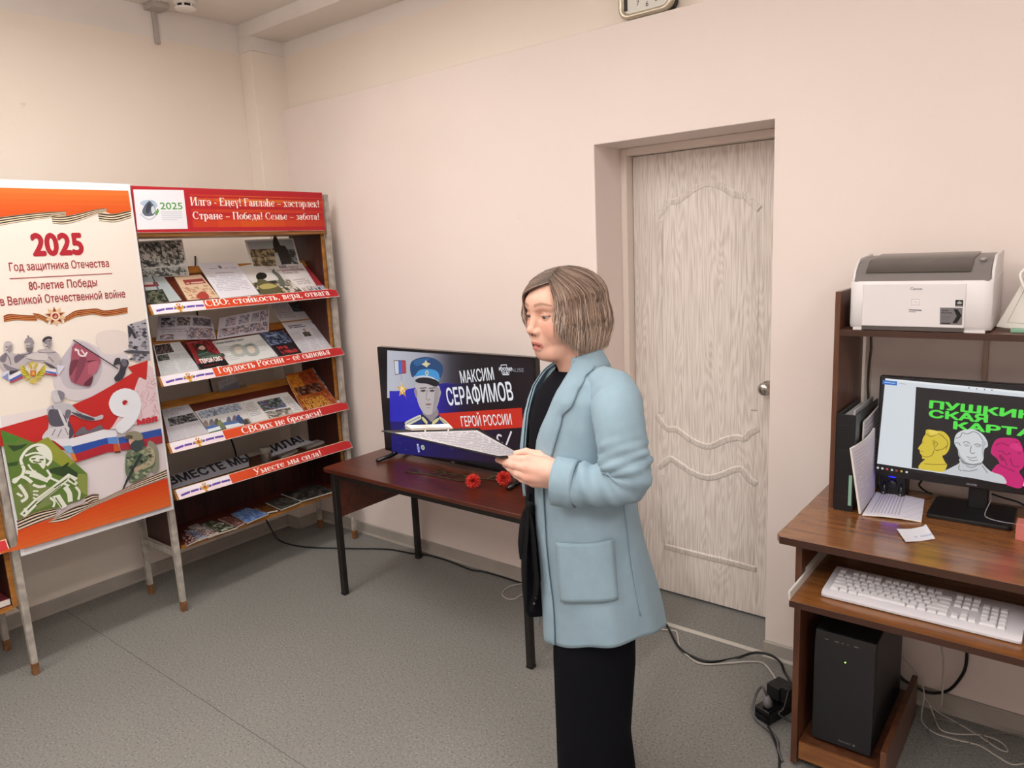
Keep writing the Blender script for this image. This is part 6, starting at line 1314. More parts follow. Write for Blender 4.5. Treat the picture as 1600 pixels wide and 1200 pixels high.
# --- cables under and behind the desk
def wal(p, y=-.01): return [tuple(on(u, v, (0, y, 0), np.array([0, 1.0, 0]))) for u, v in p]
cable('hanging_cord', wal([(1474, 985), (1471, 1010), (1474, 1030), (1473, 1070), (1471, 1103)], -.10), .003, M_CWHT, 'white cord hanging straight down under the keyboard tray')
cable('black_loop_cable', wal([(1402, 1052), (1412, 1062), (1425, 1070), (1444, 1080), (1462, 1083), (1483, 1078), (1500, 1060), (1509, 1040), (1511, 1005), (1510, 960)], -.03), .005, M_CBLK, 'thick black cable looping against the wall under the desk')
for pth, lb in (([(1408, 1025), (1425, 1043), (1440, 1068), (1444, 1090), (1440, 1115), (1442, 1130), (1460, 1145), (1490, 1155), (1530, 1165), (1555, 1180), (1580, 1194), (1600, 1193)], 'white cable running from the computer case to the lower right corner'),
                ([(1444, 1090), (1462, 1110), (1500, 1132), (1530, 1150), (1560, 1170), (1574, 1174), (1570, 1165), (1555, 1155), (1530, 1148), (1495, 1147), (1470, 1140), (1460, 1120), (1452, 1100)], 'white cable loop in the tangle under the desk'),
                ([(1600, 1150), (1580, 1146), (1555, 1145), (1535, 1149), (1520, 1158), (1505, 1165), (1480, 1164), (1460, 1157), (1451, 1142), (1453, 1130), (1465, 1123), (1485, 1127), (1520, 1140), (1542, 1155), (1540, 1165), (1500, 1155), (1470, 1146), (1456, 1125)], 'coiled grey cable in the tangle under the desk')):
    k = len(pth); P3 = []
    for i, (u, v) in enumerate(pth):
        q = on(u, v, (0, 0, .005), np.array([0, 0, 1.0]))
        if q[1] > -.03: q = on(u, v, (0, -.05, 0), np.array([0, 1.0, 0]))
        P3.append(tuple(q))
    cable('tangled_cable', P3, .0022, M_CWHT if 'white' in lb else mat('dull_grey_cable', '7d7873', .5), lb)
# --- cables on the wall behind the desk
o = MB().box((3.474, -.012, .76), (3.488, .0, 1.29)).build('wall_conduit', mat('conduit_paint', 'b9a292', .6), bevel=.002); tag(o, 'painted cable conduit on the wall above the monitor', 'conduit')
o = MB().box((3.150, -.016, .76), (3.168, -.0, 1.285)).build('wall_conduit', mat('white_plastic'), bevel=.002); tag(o, 'white plastic conduit on the wall behind the left hutch side', 'conduit')
cable('brown_cable', wal([(1361, 524), (1361, 545), (1358, 570), (1356, 600), (1357, 625), (1358, 640)], -.03), .004, mat('brown_cable_sheath', '5a4636', .5), 'brown cable hanging on the wall left of the monitor')
# ================================================================ THE WOMAN
PG = np.array([2.686, -1.027, 0.0]); PR = np.array([.8325, .5540, 0]); PF = np.array([-.5540, .8325, 0])   # her ground point, picture-right, away
def tw(P):
    """her own frame (right, away, up) -> room"""
    P = np.asarray(P, float); return PG+P[..., 0:1]*PR+P[..., 1:2]*PF+P[..., 2:3]*np.array([0, 0, 1.0])
def at(u, v, y):
    """photographed point lying y behind her axis, in her frame"""
    q = on(u, v, PG+PF*y, PF)-PG; return np.array([q @ PR, y, q[2]])
def smin(a, b, k):
    h = np.clip(.5+.5*(b-a)/k, 0, 1); return b*(1-h)+a*h-k*h*(1-h)
def smax(a, b, k): return -smin(-a, -b, k)
def ell(P, c, r):
    q = P-np.array(c); r = np.array(r); k0 = np.sqrt(((q/r)**2).sum(-1)); k1 = np.sqrt(((q/(r*r))**2).sum(-1))+1e-9; return k0*(k0-1)/k1
def cap(P, a, b, ra, rb=None):
    rb = ra if rb is None else rb; a = np.array(a, float); b = np.array(b, float); d = b-a
    t = np.clip(((P-a) @ d)/(d @ d), 0, 1); return np.sqrt(((P-a-t[..., None]*d)**2).sum(-1))-(ra+(rb-ra)*t)
def chain(P, pts, rs, k=.004):
    d = None
    for i in range(len(pts)-1):
        e = cap(P, pts[i], pts[i+1], rs[i], rs[i+1]); d = e if d is None else smin(d, e, k)
    return d
def snet(fn, lo, hi, h):
    """surface of a smooth solid, as quads"""
    lo = np.array(lo); n = np.ceil((np.array(hi)-lo)/h).astype(int)+1
    ax = [lo[i]+h*np.arange(n[i]) for i in range(3)]
    D = np.empty(n, np.float32)
    for k0 in range(0, n[2], 24):
        X, Y, Z = np.meshgrid(ax[0], ax[1], ax[2][k0:k0+24], indexing='ij'); D[:, :, k0:k0+24] = fn(np.stack([X, Y, Z], -1))
    S = D < 0; nx, ny, nz = n-1
    acc = np.zeros((nx, ny, nz, 3), np.float32); cnt = np.zeros((nx, ny, nz), np.int32)
    offs = [(0,0,0),(1,0,0),(0,1,0),(1,1,0),(0,0,1),(1,0,1),(0,1,1),(1,1,1)]
    sl = lambda o: (slice(o[0], o[0]+nx), slice(o[1], o[1]+ny), slice(o[2], o[2]+nz))
    for a in range(8):
        for b in range(a+1, 8):
            d = [offs[b][i]-offs[a][i] for i in range(3)]
            if sum(map(abs, d)) != 1: continue
            A, Bv = D[sl(offs[a])], D[sl(offs[b])]; m = (A < 0) != (Bv < 0)
            t = np.where(m, A/np.where(m, A-Bv, 1), 0)
            for i in range(3): acc[..., i] += np.where(m, offs[a][i]+t*d[i], 0)
            cnt += m
    act = cnt > 0; idx = -np.ones((nx, ny, nz), np.int64); idx[act] = np.arange(act.sum())
    ii = np.argwhere(act); V = lo+h*(ii+acc[act]/cnt[act][:, None]); F = []
    for axs in range(3):
        u, w_ = [(1, 2), (2, 0), (0, 1)][axs]; s0 = [slice(1, nx), slice(1, ny), slice(1, nz)]; s0[axs] = slice(0, [nx, ny, nz][axs])
        p = np.argwhere(S[tuple(s0)] != S[tuple(slice(s.start+(1 if i == axs else 0), s.stop+(1 if i == axs else 0)) for i, s in enumerate(s0))])
        p = p+np.array([s.start for s in s0])
        e = np.eye(3, dtype=int); q = [p, p-e[u], p-e[u]-e[w_], p-e[w_]]
        Q = np.stack([idx[tuple(x.T)] for x in q], 1); fl = S[tuple(p.T)]
        Q[~fl] = Q[~fl][:, ::-1]; F.append(Q[(Q >= 0).all(1)])
    return V, np.concatenate(F)
def npmesh(name, V, F, m, parent=None, col=None, smooth=True, label=None):
    """mesh from arrays in the room's coordinates, col = per-vertex linear RGB"""
    me = bpy.data.meshes.new(name); V = np.asarray(V, np.float32); k = F.shape[1]
    me.vertices.add(len(V)); me.vertices.foreach_set('co', V.ravel()); me.loops.add(F.size); me.loops.foreach_set('vertex_index', F.ravel().astype(np.int32))
    me.polygons.add(len(F)); me.polygons.foreach_set('loop_start', np.arange(0, F.size, k, dtype=np.int32)); me.polygons.foreach_set('loop_total', np.full(len(F), k, np.int32))
    me.update(calc_edges=True); me.validate()
    if smooth: me.polygons.foreach_set('use_smooth', np.ones(len(F), bool))
    if col is not None:
        a = me.color_attributes.new('Col', 'FLOAT_COLOR', 'POINT'); a.data.foreach_set('color', np.column_stack([col, np.ones(len(V))]).astype(np.float32).ravel())
    me.materials.append(m); o = bpy.data.objects.new(name, me); link(o, parent)
    if label: o['label'] = label
    return o
def grid_faces(nr, nc, wrap=False):
    i, j = np.meshgrid(np.arange(nr-1), np.arange(nc if wrap else nc-1), indexing='ij'); j2 = (j+1) % nc
    return np.stack([i*nc+j, i*nc+j2, (i+1)*nc+j2, (i+1)*nc+j], -1).reshape(-1, 4)
# ---------------------------------------------------------------- head, neck, hand, body: one skin
HC = np.array([-.032, 0.0, 1.418]); PSI = math.radians(39)
HF = np.array([-math.cos(PSI), -math.sin(PSI), 0]); HS = np.array([math.sin(PSI), -math.cos(PSI), 0]); HU = np.array([0, 0, 1.0])
tilt = math.radians(4); HF, HU = HF*math.cos(tilt)-HU*math.sin(tilt), HU*math.cos(tilt)+HF*math.sin(tilt)
def toh(P): q = P-HC; return np.stack([q @ HF, q @ HS, q @ HU], -1)
def fromh(p): p = np.asarray(p, float); return HC+p[..., 0:1]*HF+p[..., 1:2]*HS+p[..., 2:3]*HU
EYE = (.069, .0305, .0)
def head(P):
    q = toh(P); m = q.copy(); m[..., 1] = np.abs(m[..., 1])            # face is symmetric
    d = ell(q, (-.012, 0, .032), (.092, .073, .080))
    d = smin(d, ell(q, (.030, 0, -.020), (.057, .060, .088)), .03)
    d = smin(d, ell(q, (.058, 0, -.094), (.026, .024, .018)), .026)
    d = smin(d, cap(m, (-.004, .050, -.062), (.050, .022, -.094), .015, .014), .028)
    d = smin(d, ell(m, (.050, .037, -.036), (.028, .026, .031)), .022)
    d = smin(d, ell(q, (.066, 0, .030), (.022, .046, .024)), .02)
    d = smin(d, cap(m, (.078, .012, .020), (.062, .046, .021), .0075, .006), .012)
    d = smax(d, -ell(m, (.089, .032, .000), (.018, .020, .0125)), .012)
    d = smin(d, cap(q, (.078, 0, .010), (.098, 0, -.030), .0068, .0082), .013)
    d = smin(d, ell(q, (.1015, 0, -.0345), (.0095, .0095, .0085)), .008)
    d = smin(d, ell(m, (.0905, .0125, -.039), (.0105, .0075, .0075)), .006)
    d = smax(d, -ell(m, (.0955, .0065, -.0468), (.0055, .0038, .004)), .003)
    d = smin(d, ell(q, (.076, 0, -.064), (.018, .026, .022)), .014)
    # eyelids
    e = np.array(EYE); r = np.sqrt(((m-e)**2).sum(-1)); s_ = m-e
    up = smax(np.abs(r-.0133)-.0011, -(s_[..., 2]+.10*s_[..., 0]+.0002), .001); lo_ = smax(np.abs(r-.0131)-.0009, (s_[..., 2]+.0047), .001)
    d = smin(d, up, .0035); d = smin(d, lo_, .0035)
    # lips, a little apart
    def lip(y0, z0, rf, ru, f0): 
        return smin(cap(m, (f0, 0, z0), (f0-.0045, .011, z0+y0), ru, ru*.85), cap(m, (f0-.0045, .011, z0+y0), (f0-.0125, .0205, -.0728), ru*.85, .0018), .003)
    d = smin(d, lip(.0006, -.0665, 0, .0046, .0925), .0035); d = smin(d, lip(-.0002, -.0815, 0, .0052, .0895), .004)
    d = smax(d, -cap(m, (.098, 0, -.0742), (.083, .0145, -.0735), .0034, .0010), .0015)
    d = smax(d, -cap(q, (.099, 0, -.052), (.098, 0, -.060), .0022), .004)
    d = smin(d, ell(q, (.028, 0, -.100), (.042, .036, .018)), .025)
    # ear
    d = smin(d, ell(m, (-.012, .071, -.010), (.014, .006, .028)), .006)
    # neck
    n0 = HC+np.array([.020, .0, -.06]); n1 = np.array([.012, .0, 1.255])
    d = smin(d, cap(P, n0, n1, .049, .054), .022)
    d = smin(d, cap(P, HC+np.array([-.008, -.030, -.105]), np.array([-.012, -.008, 1.262]), .012, .012), .02)
    d = smin(d, ell(P, (.012, 0, 1.208), (.058, .085, .035)), .03)
    return d
hv, hf = snet(head, (-.165, -.13, 1.19), (.125, .13, 1.545), .0022)
q = toh(hv); m_ = q.copy(); m_[:, 1] = np.abs(m_[:, 1])
SK = np.array(lin('d9ab97')); hc = np.tile(SK, (len(hv), 1))
def blend(c, w_, rgb): w_ = np.clip(w_, 0, 1)[:, None]; return c*(1-w_)+np.array(lin(rgb))*w_
g = lambda c, r: np.exp(-(((m_-np.array(c))/np.array(r))**2).sum(1))
hc = blend(hc, .55*g((.07, .042, -.03), (.04, .022, .022)), 'cf8f7c'); hc = blend(hc, .5*g((.103, 0, -.034), (.012, .012, .012)), 'cb8674')
hc = blend(hc, .35*g((.08, .032, -.014), (.02, .016, .007)), 'b98570'); hc = blend(hc, .5*g((.08, .032, .010), (.02, .018, .008)), 'b88672')
lipm = (np.abs(m_[:, 2]+.0738) < .0108-.30*np.maximum(0, m_[:, 1]-.006)) & (m_[:, 0] > .0755) & (m_[:, 1] < .0225)
hc[lipm] = lin('b97469'); gap = (np.abs(m_[:, 2]+.0738) < .0028) & (m_[:, 0] > .07) & (m_[:, 1] < .017) & (m_[:, 0] < .0905); hc[gap] = lin('5a2a26')
bu = .0255+.0055*np.sin(np.clip((m_[:, 1]-.010)/.042, 0, 1)*2.4)-.004*np.clip((m_[:, 1]-.036)/.016, 0, 1); bw = .0036-.0018*np.clip((m_[:, 1]-.03)/.022, 0, 1)
hc = blend(hc, .72*np.exp(-(np.abs(m_[:, 2]-bu)/(bw*1.15))**3)*((m_[:, 1] > .011) & (m_[:, 1] < .053) & (m_[:, 0] > .02)), '7b5a48')
er = np.sqrt(((m_-np.array(EYE))**2).sum(1)); sz = m_[:, 2]+.10*(m_[:, 0]-EYE[0])
hc = blend(hc, .85*((er < .0158) & (np.abs(sz+.0004) < .0014) & (m_[:, 0] > EYE[0])), '3d2a24'); hc = blend(hc, .4*((er < .0158) & (np.abs(sz+.0056) < .001) & (m_[:, 0] > EYE[0])), '8a5a4c')
hc = blend(hc, .9*((m_[:, 0] > .088) & (m_[:, 2] < -.044) & (m_[:, 2] > -.050) & (np.abs(m_[:, 1]-.0065) < .0035)), '6e3c34')
# left hand and forearm
HAND_Y = -.10
def hand(P):
    A = lambda u, v, y: at(u, v, y-.045)
    d = chain(P, [A(905, 756, -.155), A(876, 743, -.135), A(862, 738, -.13)], [.031, .0265, .026], .01)
    mc = [((866, 729, -.122), (828, 718, -.100), .0125), ((868, 738, -.132), (823, 731, -.112), .0135), ((869, 747, -.130), (825, 745, -.114), .0130), ((870, 755, -.122), (834, 754, -.108), .0115)]
    for a, b, r in mc: d = smin(d, cap(P, A(*a), A(*b), r+.004, r), .012)
    d = smin(d, ell(P, A(846, 735, -.105), (.036, .018, .027)), .012)
    f = [([(828, 718, -.098), (803, 717.5, -.086), (788, 718, -.078), (778, 718.5, -.072)], [.0112, .0098, .0090, .0075]), ([(823, 731, -.112), (803, 727, -.106), (790, 722.5, -.092), (781, 719.5, -.080)], [.0116, .0100, .0092, .0076]),
         ([(825, 745, -.114), (808, 739, -.106), (797, 731.5, -.090), (789, 726, -.076)], [.0112, .0098, .0088, .0074]), ([(834, 754, -.108), (816, 748.5, -.100), (806, 742, -.086), (799, 736, -.072)], [.0100, .0086, .0078, .0066])]
    fd = None
    for pts, rs in f:
        e = chain(P, [A(*p) for p in pts], rs, .004); fd = e if fd is None else smin(fd, e, .0022)
    d = smin(d, fd, .006)
    th = chain(P, [A(864, 727, -.105), A(842, 711.5, -.078), A(822, 706.5, -.068), A(806, 708.5, -.066)], [.0165, .0122, .0100, .0078], .005)
    return smin(d, th, .008)
c0 = [at(u, v, -.1) for u, v in ((760, 690), (930, 800))]
gv, gf = snet(hand, (min(c[0] for c in c0)-.01, -.25, min(c[2] for c in c0)), (max(c[0] for c in c0), -.06, max(c[2] for c in c0)+.02), .0022)
gc = np.tile(np.array(lin('dcae9c')), (len(gv), 1))
for u, v, y, r in ((828, 717, -.105, .012), (823, 731, -.118, .012), (825, 745, -.12, .012), (834, 754, -.114, .011), (777, 716, -.084, .010), (781, 719, -.08, .009), (803, 714.5, -.1, .007), (803, 727, -.112, .007)):
    gc = blend(gc, .5*np.exp(-((gv-at(u, v, y-.045))**2).sum(1)/r**2), 'd08c7c')
top_ = np.clip((q[:, 2]-.072-np.maximum(0, .3*(q[:, 0]-.03)))/.006, 0, 1); hc = blend(hc, top_*.9, '5a493f')
nl = at(778, 717.5, -.125); gc = blend(gc, 1.0*(((gv-nl)**2).sum(1) < .0052**2), 'dba79c')
# torso, limbs under the clothes
AL = math.radians(22); TF = np.array([-math.cos(AL), -math.sin(AL), 0]); TL = np.array([math.sin(AL), -math.cos(AL), 0])
SHN = np.array([.02, 0, 1.19])+TL*.142; ELN = at(985, 752, -.225); SHFr = np.array([.02, 0, 1.185])-TL*.142; ELF = np.array([.075, .205, .95])
def body(P):
    q = P-np.array([.015, 0, 0]); r = np.stack([q @ TF, q @ TL, q[..., 2]], -1)
    d = ell(r, (-.005, 0, 1.09), (.08, .12, .14)); d = smin(d, ell(r, (.045, .06, 1.11), (.05, .05, .055)), .03); d = smin(d, ell(r, (.045, -.06, 1.11), (.05, .05, .055)), .03)
    d = smin(d, ell(r, (0, 0, .93), (.085, .115, .14)), .05); d = smin(d, ell(r, (-.015, 0, .80), (.095, .14, .11)), .05)
    for s in (1, -1):
        d = smin(d, chain(r, [(-.01, s*.075, .78), (.005, s*.078, .44), (-.02, s*.078, .10)], [.078, .052, .036], .03), .03)
    d = smin(d, chain(P, [SHN-TL*.03, SHN, ELN, at(905, 756, -.190)], [.034, .034, .032, .029], .03), .03)
    wr_ = np.array([.03, .19, .76]); d = smin(d, chain(P, [SHFr+TL*.03, SHFr, ELF, wr_], [.034, .034, .032, .026], .03), .03)
    d = smin(d, chain(P, [wr_, wr_+np.array([-.01, 0, -.07]), wr_+np.array([-.02, -.005, -.14])], [.03, .034, .018], .02), .02)
    return smin(d, ell(P, (.012, 0, 1.205), (.055, .085, .03)), .03)
bv, bf = snet(body, (-.26, -.30, .0), (.24, .30, 1.27), .010)
V = np.concatenate([hv, gv, bv]); F = np.concatenate([hf, gf+len(hv), bf+len(hv)+len(gv)]); Cc = np.concatenate([hc, gc, np.tile(SK, (len(bv), 1))])
M_SKIN = vcol('skin', rough=.48, spec=.35, sss=.12, bump=.08, bscale=600)
woman = npmesh('person', tw(V), F, M_SKIN, None, Cc)
tag(woman, 'woman with light brown bob in pale blue blazer and dark trousers holding a clipboard', 'person')
# eyes
for s in (1, -1):
    e = fromh(np.array([EYE[0], s*EYE[1], EYE[2]])); n = 22; rows = []; cs = []
    gaze = np.array([.95, 0, -.25]); gaze /= np.linalg.norm(gaze); u1 = np.cross(gaze, (0, 0, 1.0)); u1 /= np.linalg.norm(u1); u2 = np.cross(u1, gaze)
    for i in range(15):
        a = PI*i/14
        for k in range(n):
            b = 2*PI*k/n; p = np.array([EYE[0], s*EYE[1], EYE[2]])+.0124*(gaze*math.cos(a)+(u1*math.cos(b)+u2*math.sin(b))*math.sin(a)); rows.append(fromh(p))
            cs.append(lin('120c0a') if a < .22 else lin('4c554c') if a < .52 else lin('b5a69e'))
    npmesh('eye', tw(np.array(rows)), grid_faces(15, n, True), vcol('eye_surface', rough=.08, spec=.6), woman, np.array(cs), label='grey-green eye')
# ---------------------------------------------------------------- hair: a bob falling from a side part
rg = np.random.RandomState(7)
def hair_path(phi, n=18, lift=0.0, endj=0.0, wob=(0, 0), sh=0):
    """strand that leaves the part, runs over the skull and hangs down; phi in degrees, 0 = front, + = her left"""
    a = abs(phi); fr = np.clip((112-a)/70, 0, 1); root = 33
    ps = root if a < 112 else root+(phi-root)*min(1, (a-112)/20); ps = phi if a > 132 else ps; t0 = 51*fr
    hz = 1.0+lift; P = []
    # how far it hangs
    if phi > 0: end = np.interp(a, [44, 54, 66, 82, 105, 140, 180], [-.048, -.066, -.090, -.102, -.104, -.096, -.090])
    else: end = np.interp(a, [38, 48, 60, 80, 105, 140, 180], [-.036, -.056, -.075, -.092, -.098, -.092, -.088])
    end += endj
    rf, rs, ru = .108, .0895, .0785
    n1 = n//2
    for i in range(n):
        if i < n1:
            t = i/(n1-1); th = math.radians(t0+(90-t0)*t); ph = math.radians(ps+(phi-ps)*(1-(1-t)**1.9)); u = .030+ru*hz*math.cos(th)*1.0; k = math.sin(th)
            bulge = 1
        else:
            t = (i-n1+1)/(n-n1); ph = math.radians(phi+wob[0]*t); u = .030+(end-.030)*t; k = 1; bulge = 1+.085*math.sin(PI*min(1, t*.85))**2*(1 if a > 65 else .4)-.085*t**3
        b = np.clip((a-70)/80, 0, 1)
        R1 = rf*hz*bulge*(1+.05*b); R2 = rs*hz*bulge*(1+.04*b)
        x = -.012-.004*b+R1*k*math.cos(ph); y = R2*k*math.sin(ph)
        g_ = i/(n-1); P.append((x+wob[1]*math.sin(5*g_+sh)*g_, y+wob[1]*math.cos(4.3*g_+sh)*g_, u))
    return np.array(P)
phis = np.concatenate([np.linspace(50, 180, 50), np.linspace(-179.5, -41, 50)])
capP = np.array([hair_path(p, 20, -.035) for p in phis]); nC = capP.shape[1]
HV = [fromh(capP.reshape(-1, 3))]; HFc = [grid_faces(len(phis), nC)]
tt = np.tile(np.concatenate([np.linspace(0, .5, 10), np.linspace(.55, 1, 10)]), len(phis))
HCc = [np.array(lin('4a3c33'))*(1-tt[:, None]*.6)+np.array(lin('876f5f'))*tt[:, None]*.6]
off = len(HV[0]); ROOT, MID, TIP, HI, LO = (np.array(lin(c)) for c in ('4d3f36', '9c8070', 'd0b7a4', 'efdccd', '57433b'))
NS = 6200
for s in range(NS):
    z = rg.rand(); phi = 49+rg.rand()*131 if z < .56 else -(40+rg.rand()*140)
    if s % 31 == 0: phi = rg.uniform(44, 51) if rg.rand() < .6 else -rg.uniform(36, 44)
    ly = rg.uniform(-.02, .035); P = hair_path(phi, 18, ly, rg.normal(0, .0055)+(.03*rg.rand()**3), (rg.normal(0, 5), rg.normal(0, .004)), rg.rand()*6)
    P = fromh(P); r0 = rg.uniform(.0005, .00085)*1.25; T = np.gradient(P, axis=0); T /= np.linalg.norm(T, axis=1)[:, None]+1e-9
    o1 = np.cross(T, HU+.01*HF); o1 /= np.linalg.norm(o1, axis=1)[:, None]+1e-9; o2 = np.cross(T, o1)
    tl = np.linspace(0, 1, 18); rr = r0*np.where(tl > .8, 1-(tl-.8)*4.2, 1)[:, None]
    ring = np.stack([P+o1*rr, P-o1*rr*.5+o2*rr*.87, P-o1*rr*.5-o2*rr*.87], 1).reshape(-1, 3)
    tone = rg.rand(); c = np.where(tl[:, None] < .45, ROOT+(MID-ROOT)*(tl[:, None]/.45), MID+(TIP-MID)*((tl[:, None]-.45)/.55))
    if tone > .74: c = c*.45+HI*.55*np.clip(tl[:, None]*2, .25, 1)+c*.55*(1-np.clip(tl[:, None]*2, .25, 1))
    elif tone < .24: c = c*.45+LO*.55
    c = c*rg.uniform(.72, 1.22)
    HV.append(ring); HCc.append(np.repeat(c, 3, 0)); HFc.append(grid_faces(18, 3, True)+off); off += len(ring)
M_HAIR = vcol('ash_blonde_hair', rough=.5, spec=.25)
npmesh('hair', tw(np.concatenate(HV)), np.concatenate(HFc), M_HAIR, woman, np.clip(np.concatenate(HCc), 0, 1))
# ---------------------------------------------------------------- jacket
M_JKT = mat('light_blue_suiting', '869eac', .75, var=.03, vscale=25, bump=.8, bscale=16, sheen=.1, spec=.25)
TAB = np.array([  # z, centre x, front, back, half width
    (1.315, .012, .050, .046, .054), (1.292, .012, .060, .056, .068), (1.274, .012, .076, .070, .104), (1.252, .010, .092, .088, .140), (1.21, .008, .112, .106, .164), (1.14, .004, .126, .116, .174),
    (1.05, .000, .134, .122, .176), (.95, .002, .136, .128, .176), (.85, .008, .138, .138, .182), (.72, .018, .142, .152, .194), (.60, .028, .147, .168, .206), (.500, .034, .150, .178, .212)])
def jk(phi, z, o=0.0):
    phi = np.asarray(phi, float); z = np.asarray(z, float); I = lambda k: np.interp(-z, -TAB[:, 0], TAB[:, k])
    c, s = np.cos(phi), np.sin(phi); a = np.where(c > 0, I(2), I(3)); b = I(4)
    low = np.clip((.95-z)/.4, 0, 1); w_ = o+low*(.0055*np.sin(5*phi+1.0)+.003*np.sin(9*phi+2))+.0012*np.sin(7*phi+22*z)
    A_, B_ = a+w_, b+w_; e = .92
    z = z+np.clip((.95-z)/.45, 0, 1)*(.050+.060*np.clip(s, 0, 1)**1.5+.008*np.clip(-c, 0, 1))
    cc = np.sign(c)*np.abs(c)**e; ss = np.sign(s)*np.abs(s)**e
    P = (A_*cc)[..., None]*TF+(B_*ss)[..., None]*TL; P[..., 0] += I(1); P[..., 2] = z
    return P
# where photographed seams lie on the jacket
gp, gz = np.meshgrid(np.radians(np.linspace(-60, 175, 236)), np.linspace(.50, 1.315, 336), indexing='ij'); GP = tw(jk(gp, gz, .002)); gd = (GP-CAM) @ RC.T; GU = 800+FPX*gd[..., 0]/gd[..., 2]; GVv = 600+FPX*gd[..., 1]/gd[..., 2]; GD = gd[..., 2]
def seam(u, v):
    e = np.hypot(GU-u, GVv-v)+(GD-GD.min())*6; k = np.unravel_index(np.argmin(e), e.shape); return gp[k], gz[k]
near_edge = [seam(*p) for p in [(893, 572), (883, 592), (871.5, 611.5), (858.5, 644), (847, 670), (841, 688), (839, 703), (838.5, 740), (838.5, 775), (841, 830), (846, 890), (851, 950), (853, 998)]]
ez = np.array([p[1] for p in near_edge]); ep = np.array([p[0] for p in near_edge]); o_ = np.argsort(ez); ez, ep = ez[o_], ep[o_]
def near_phi(z): return np.interp(z, ez, ep)
far_tab = ((.48, -14), (.80, -16), (.95, -18), (1.05, -20), (1.12, -27), (1.18, -38), (1.23, -52), (1.262, -64), (1.315, -75))
def far_phi(z): return np.radians(np.interp(z, [p[0] for p in far_tab], [p[1] for p in far_tab]))
zs = np.concatenate([np.linspace(.500, 1.2, 60), np.linspace(1.21, 1.285, 14)]); NC = 120
rows = []
for z in zs:
    t = np.linspace(0, 1, NC); ph = near_phi(z)+(2*PI+far_phi(z)-near_phi(z))*t; rows.append(jk(ph, np.full(NC, z)))
JV = np.array(rows).reshape(-1, 3); JF = grid_faces(len(zs), NC)
jk_o = npmesh('jacket', tw(JV), JF[:, ::-1], M_JKT, woman)
sm = jk_o.modifiers.new('thickness', 'SOLIDIFY'); sm.thickness = .004; sm.offset = 1
def patch(name, grid, parent, m=M_JKT, th=.003, off=1):
    g_ = np.array(grid); o = npmesh(name, tw(g_.reshape(-1, 3)), grid_faces(g_.shape[0], g_.shape[1])[:, ::-1], m, parent); s2 = o.modifiers.new('thickness', 'SOLIDIFY'); s2.thickness = th; s2.offset = 0; return o
# lapels: folded-back strips along the opening
outer = [seam(*p) for p in [(936, 556), (915, 585.5), (904, 609), (893, 635), (879.5, 649), (878, 663), (871.5, 681), (866, 700), (862, 716), (858, 735)]]
oz = np.array([p[1] for p in outer]); op = np.array([p[0] for p in outer]); o_ = np.argsort(oz); oz, op = oz[o_], op[o_]
gr = []
for z in np.linspace(oz.min(), 1.305, 50):
    p0 = near_phi(z)-.02; p1 = max(np.interp(z, oz, op), p0+.06); t = np.linspace(0, 1, 12)
    gr.append(jk(p0+(p1-p0)*t, np.full(12, z), .0035+.007*np.sin(PI*t*.95)))
patch('lapel', gr, jk_o)
gr = []
for z in np.linspace(.92, 1.285, 40):
    p0 = far_phi(z)+.02; p1 = p0-np.interp(z, [.92, 1.0, 1.1, 1.16, 1.17, 1.285], [.06, .25, .5, .55, .42, .7]); t = np.linspace(0, 1, 10)
    gr.append(jk(p0+(p1-p0)*t, np.full(10, z), .0035+.007*np.sin(PI*t*.95)))
patch('lapel', [r[::-1] for r in gr], jk_o)
# collar standing round the back of the neck
gr = []
for t in np.linspace(0, 1, 40):
    ph = near_phi(1.28)+.12+(2*PI+far_phi(1.28)-near_phi(1.28)-.24)*t; e = math.sin(PI*t)**.5
    z1 = 1.295+.024*e; pt = lambda z, o: jk(np.array([ph]), np.array([z]), o)[0]
    gr.append([pt(1.278, .002), pt(1.288, .004+.003*e), pt(min(1.314, z1), .006+.003*e), np.array([*(pt(1.315, .002)[:2]), z1+.004])])
patch('collar', gr, jk_o)
# patch pocket, front band seam, side seams
pk = [seam(*p) for p in ((869, 846), (958, 841), (964, 934), (878, 939))]
gr = []
for t in np.linspace(0, 1, 16):
    row_ = []
    for s in np.linspace(0, 1, 14):
        ph = (pk[0][0]*(1-s)+pk[1][0]*s)*(1-t)+(pk[3][0]*(1-s)+pk[2][0]*s)*t; z = (pk[0][1]*(1-s)+pk[1][1]*s)*(1-t)+(pk[3][1]*(1-s)+pk[2][1]*s)*t
        row_.append(jk(np.array([ph]), np.array([z]), .0068+.002*math.sin(PI*s)*math.sin(PI*t))[0])
    gr.append(row_)
patch('pocket', gr[::-1], jk_o, th=.004)
def line_on(pxs, r, o=.0045):
    pts = [seam(*p) for p in pxs]; return [tuple(tw(jk(np.array([a]), np.array([b]), o)[0])) for a, b in pts]
MB().tube(catmull(line_on([(974, 790), (980, 830), (988, 890), (1000, 962)], .001), 6), .0016, 6).build('side_seam', M_JKT, jk_o, smooth=True)
gr = []
for z in np.linspace(.503, oz.min()+.03, 40):
    p0 = near_phi(z)-.01; p1 = p0+.22; t = np.linspace(0, 1, 6); gr.append(jk(p0+(p1-p0)*t, np.full(6, z), .0052+.003*np.sin(PI*t)))
patch('front_band', gr, jk_o)
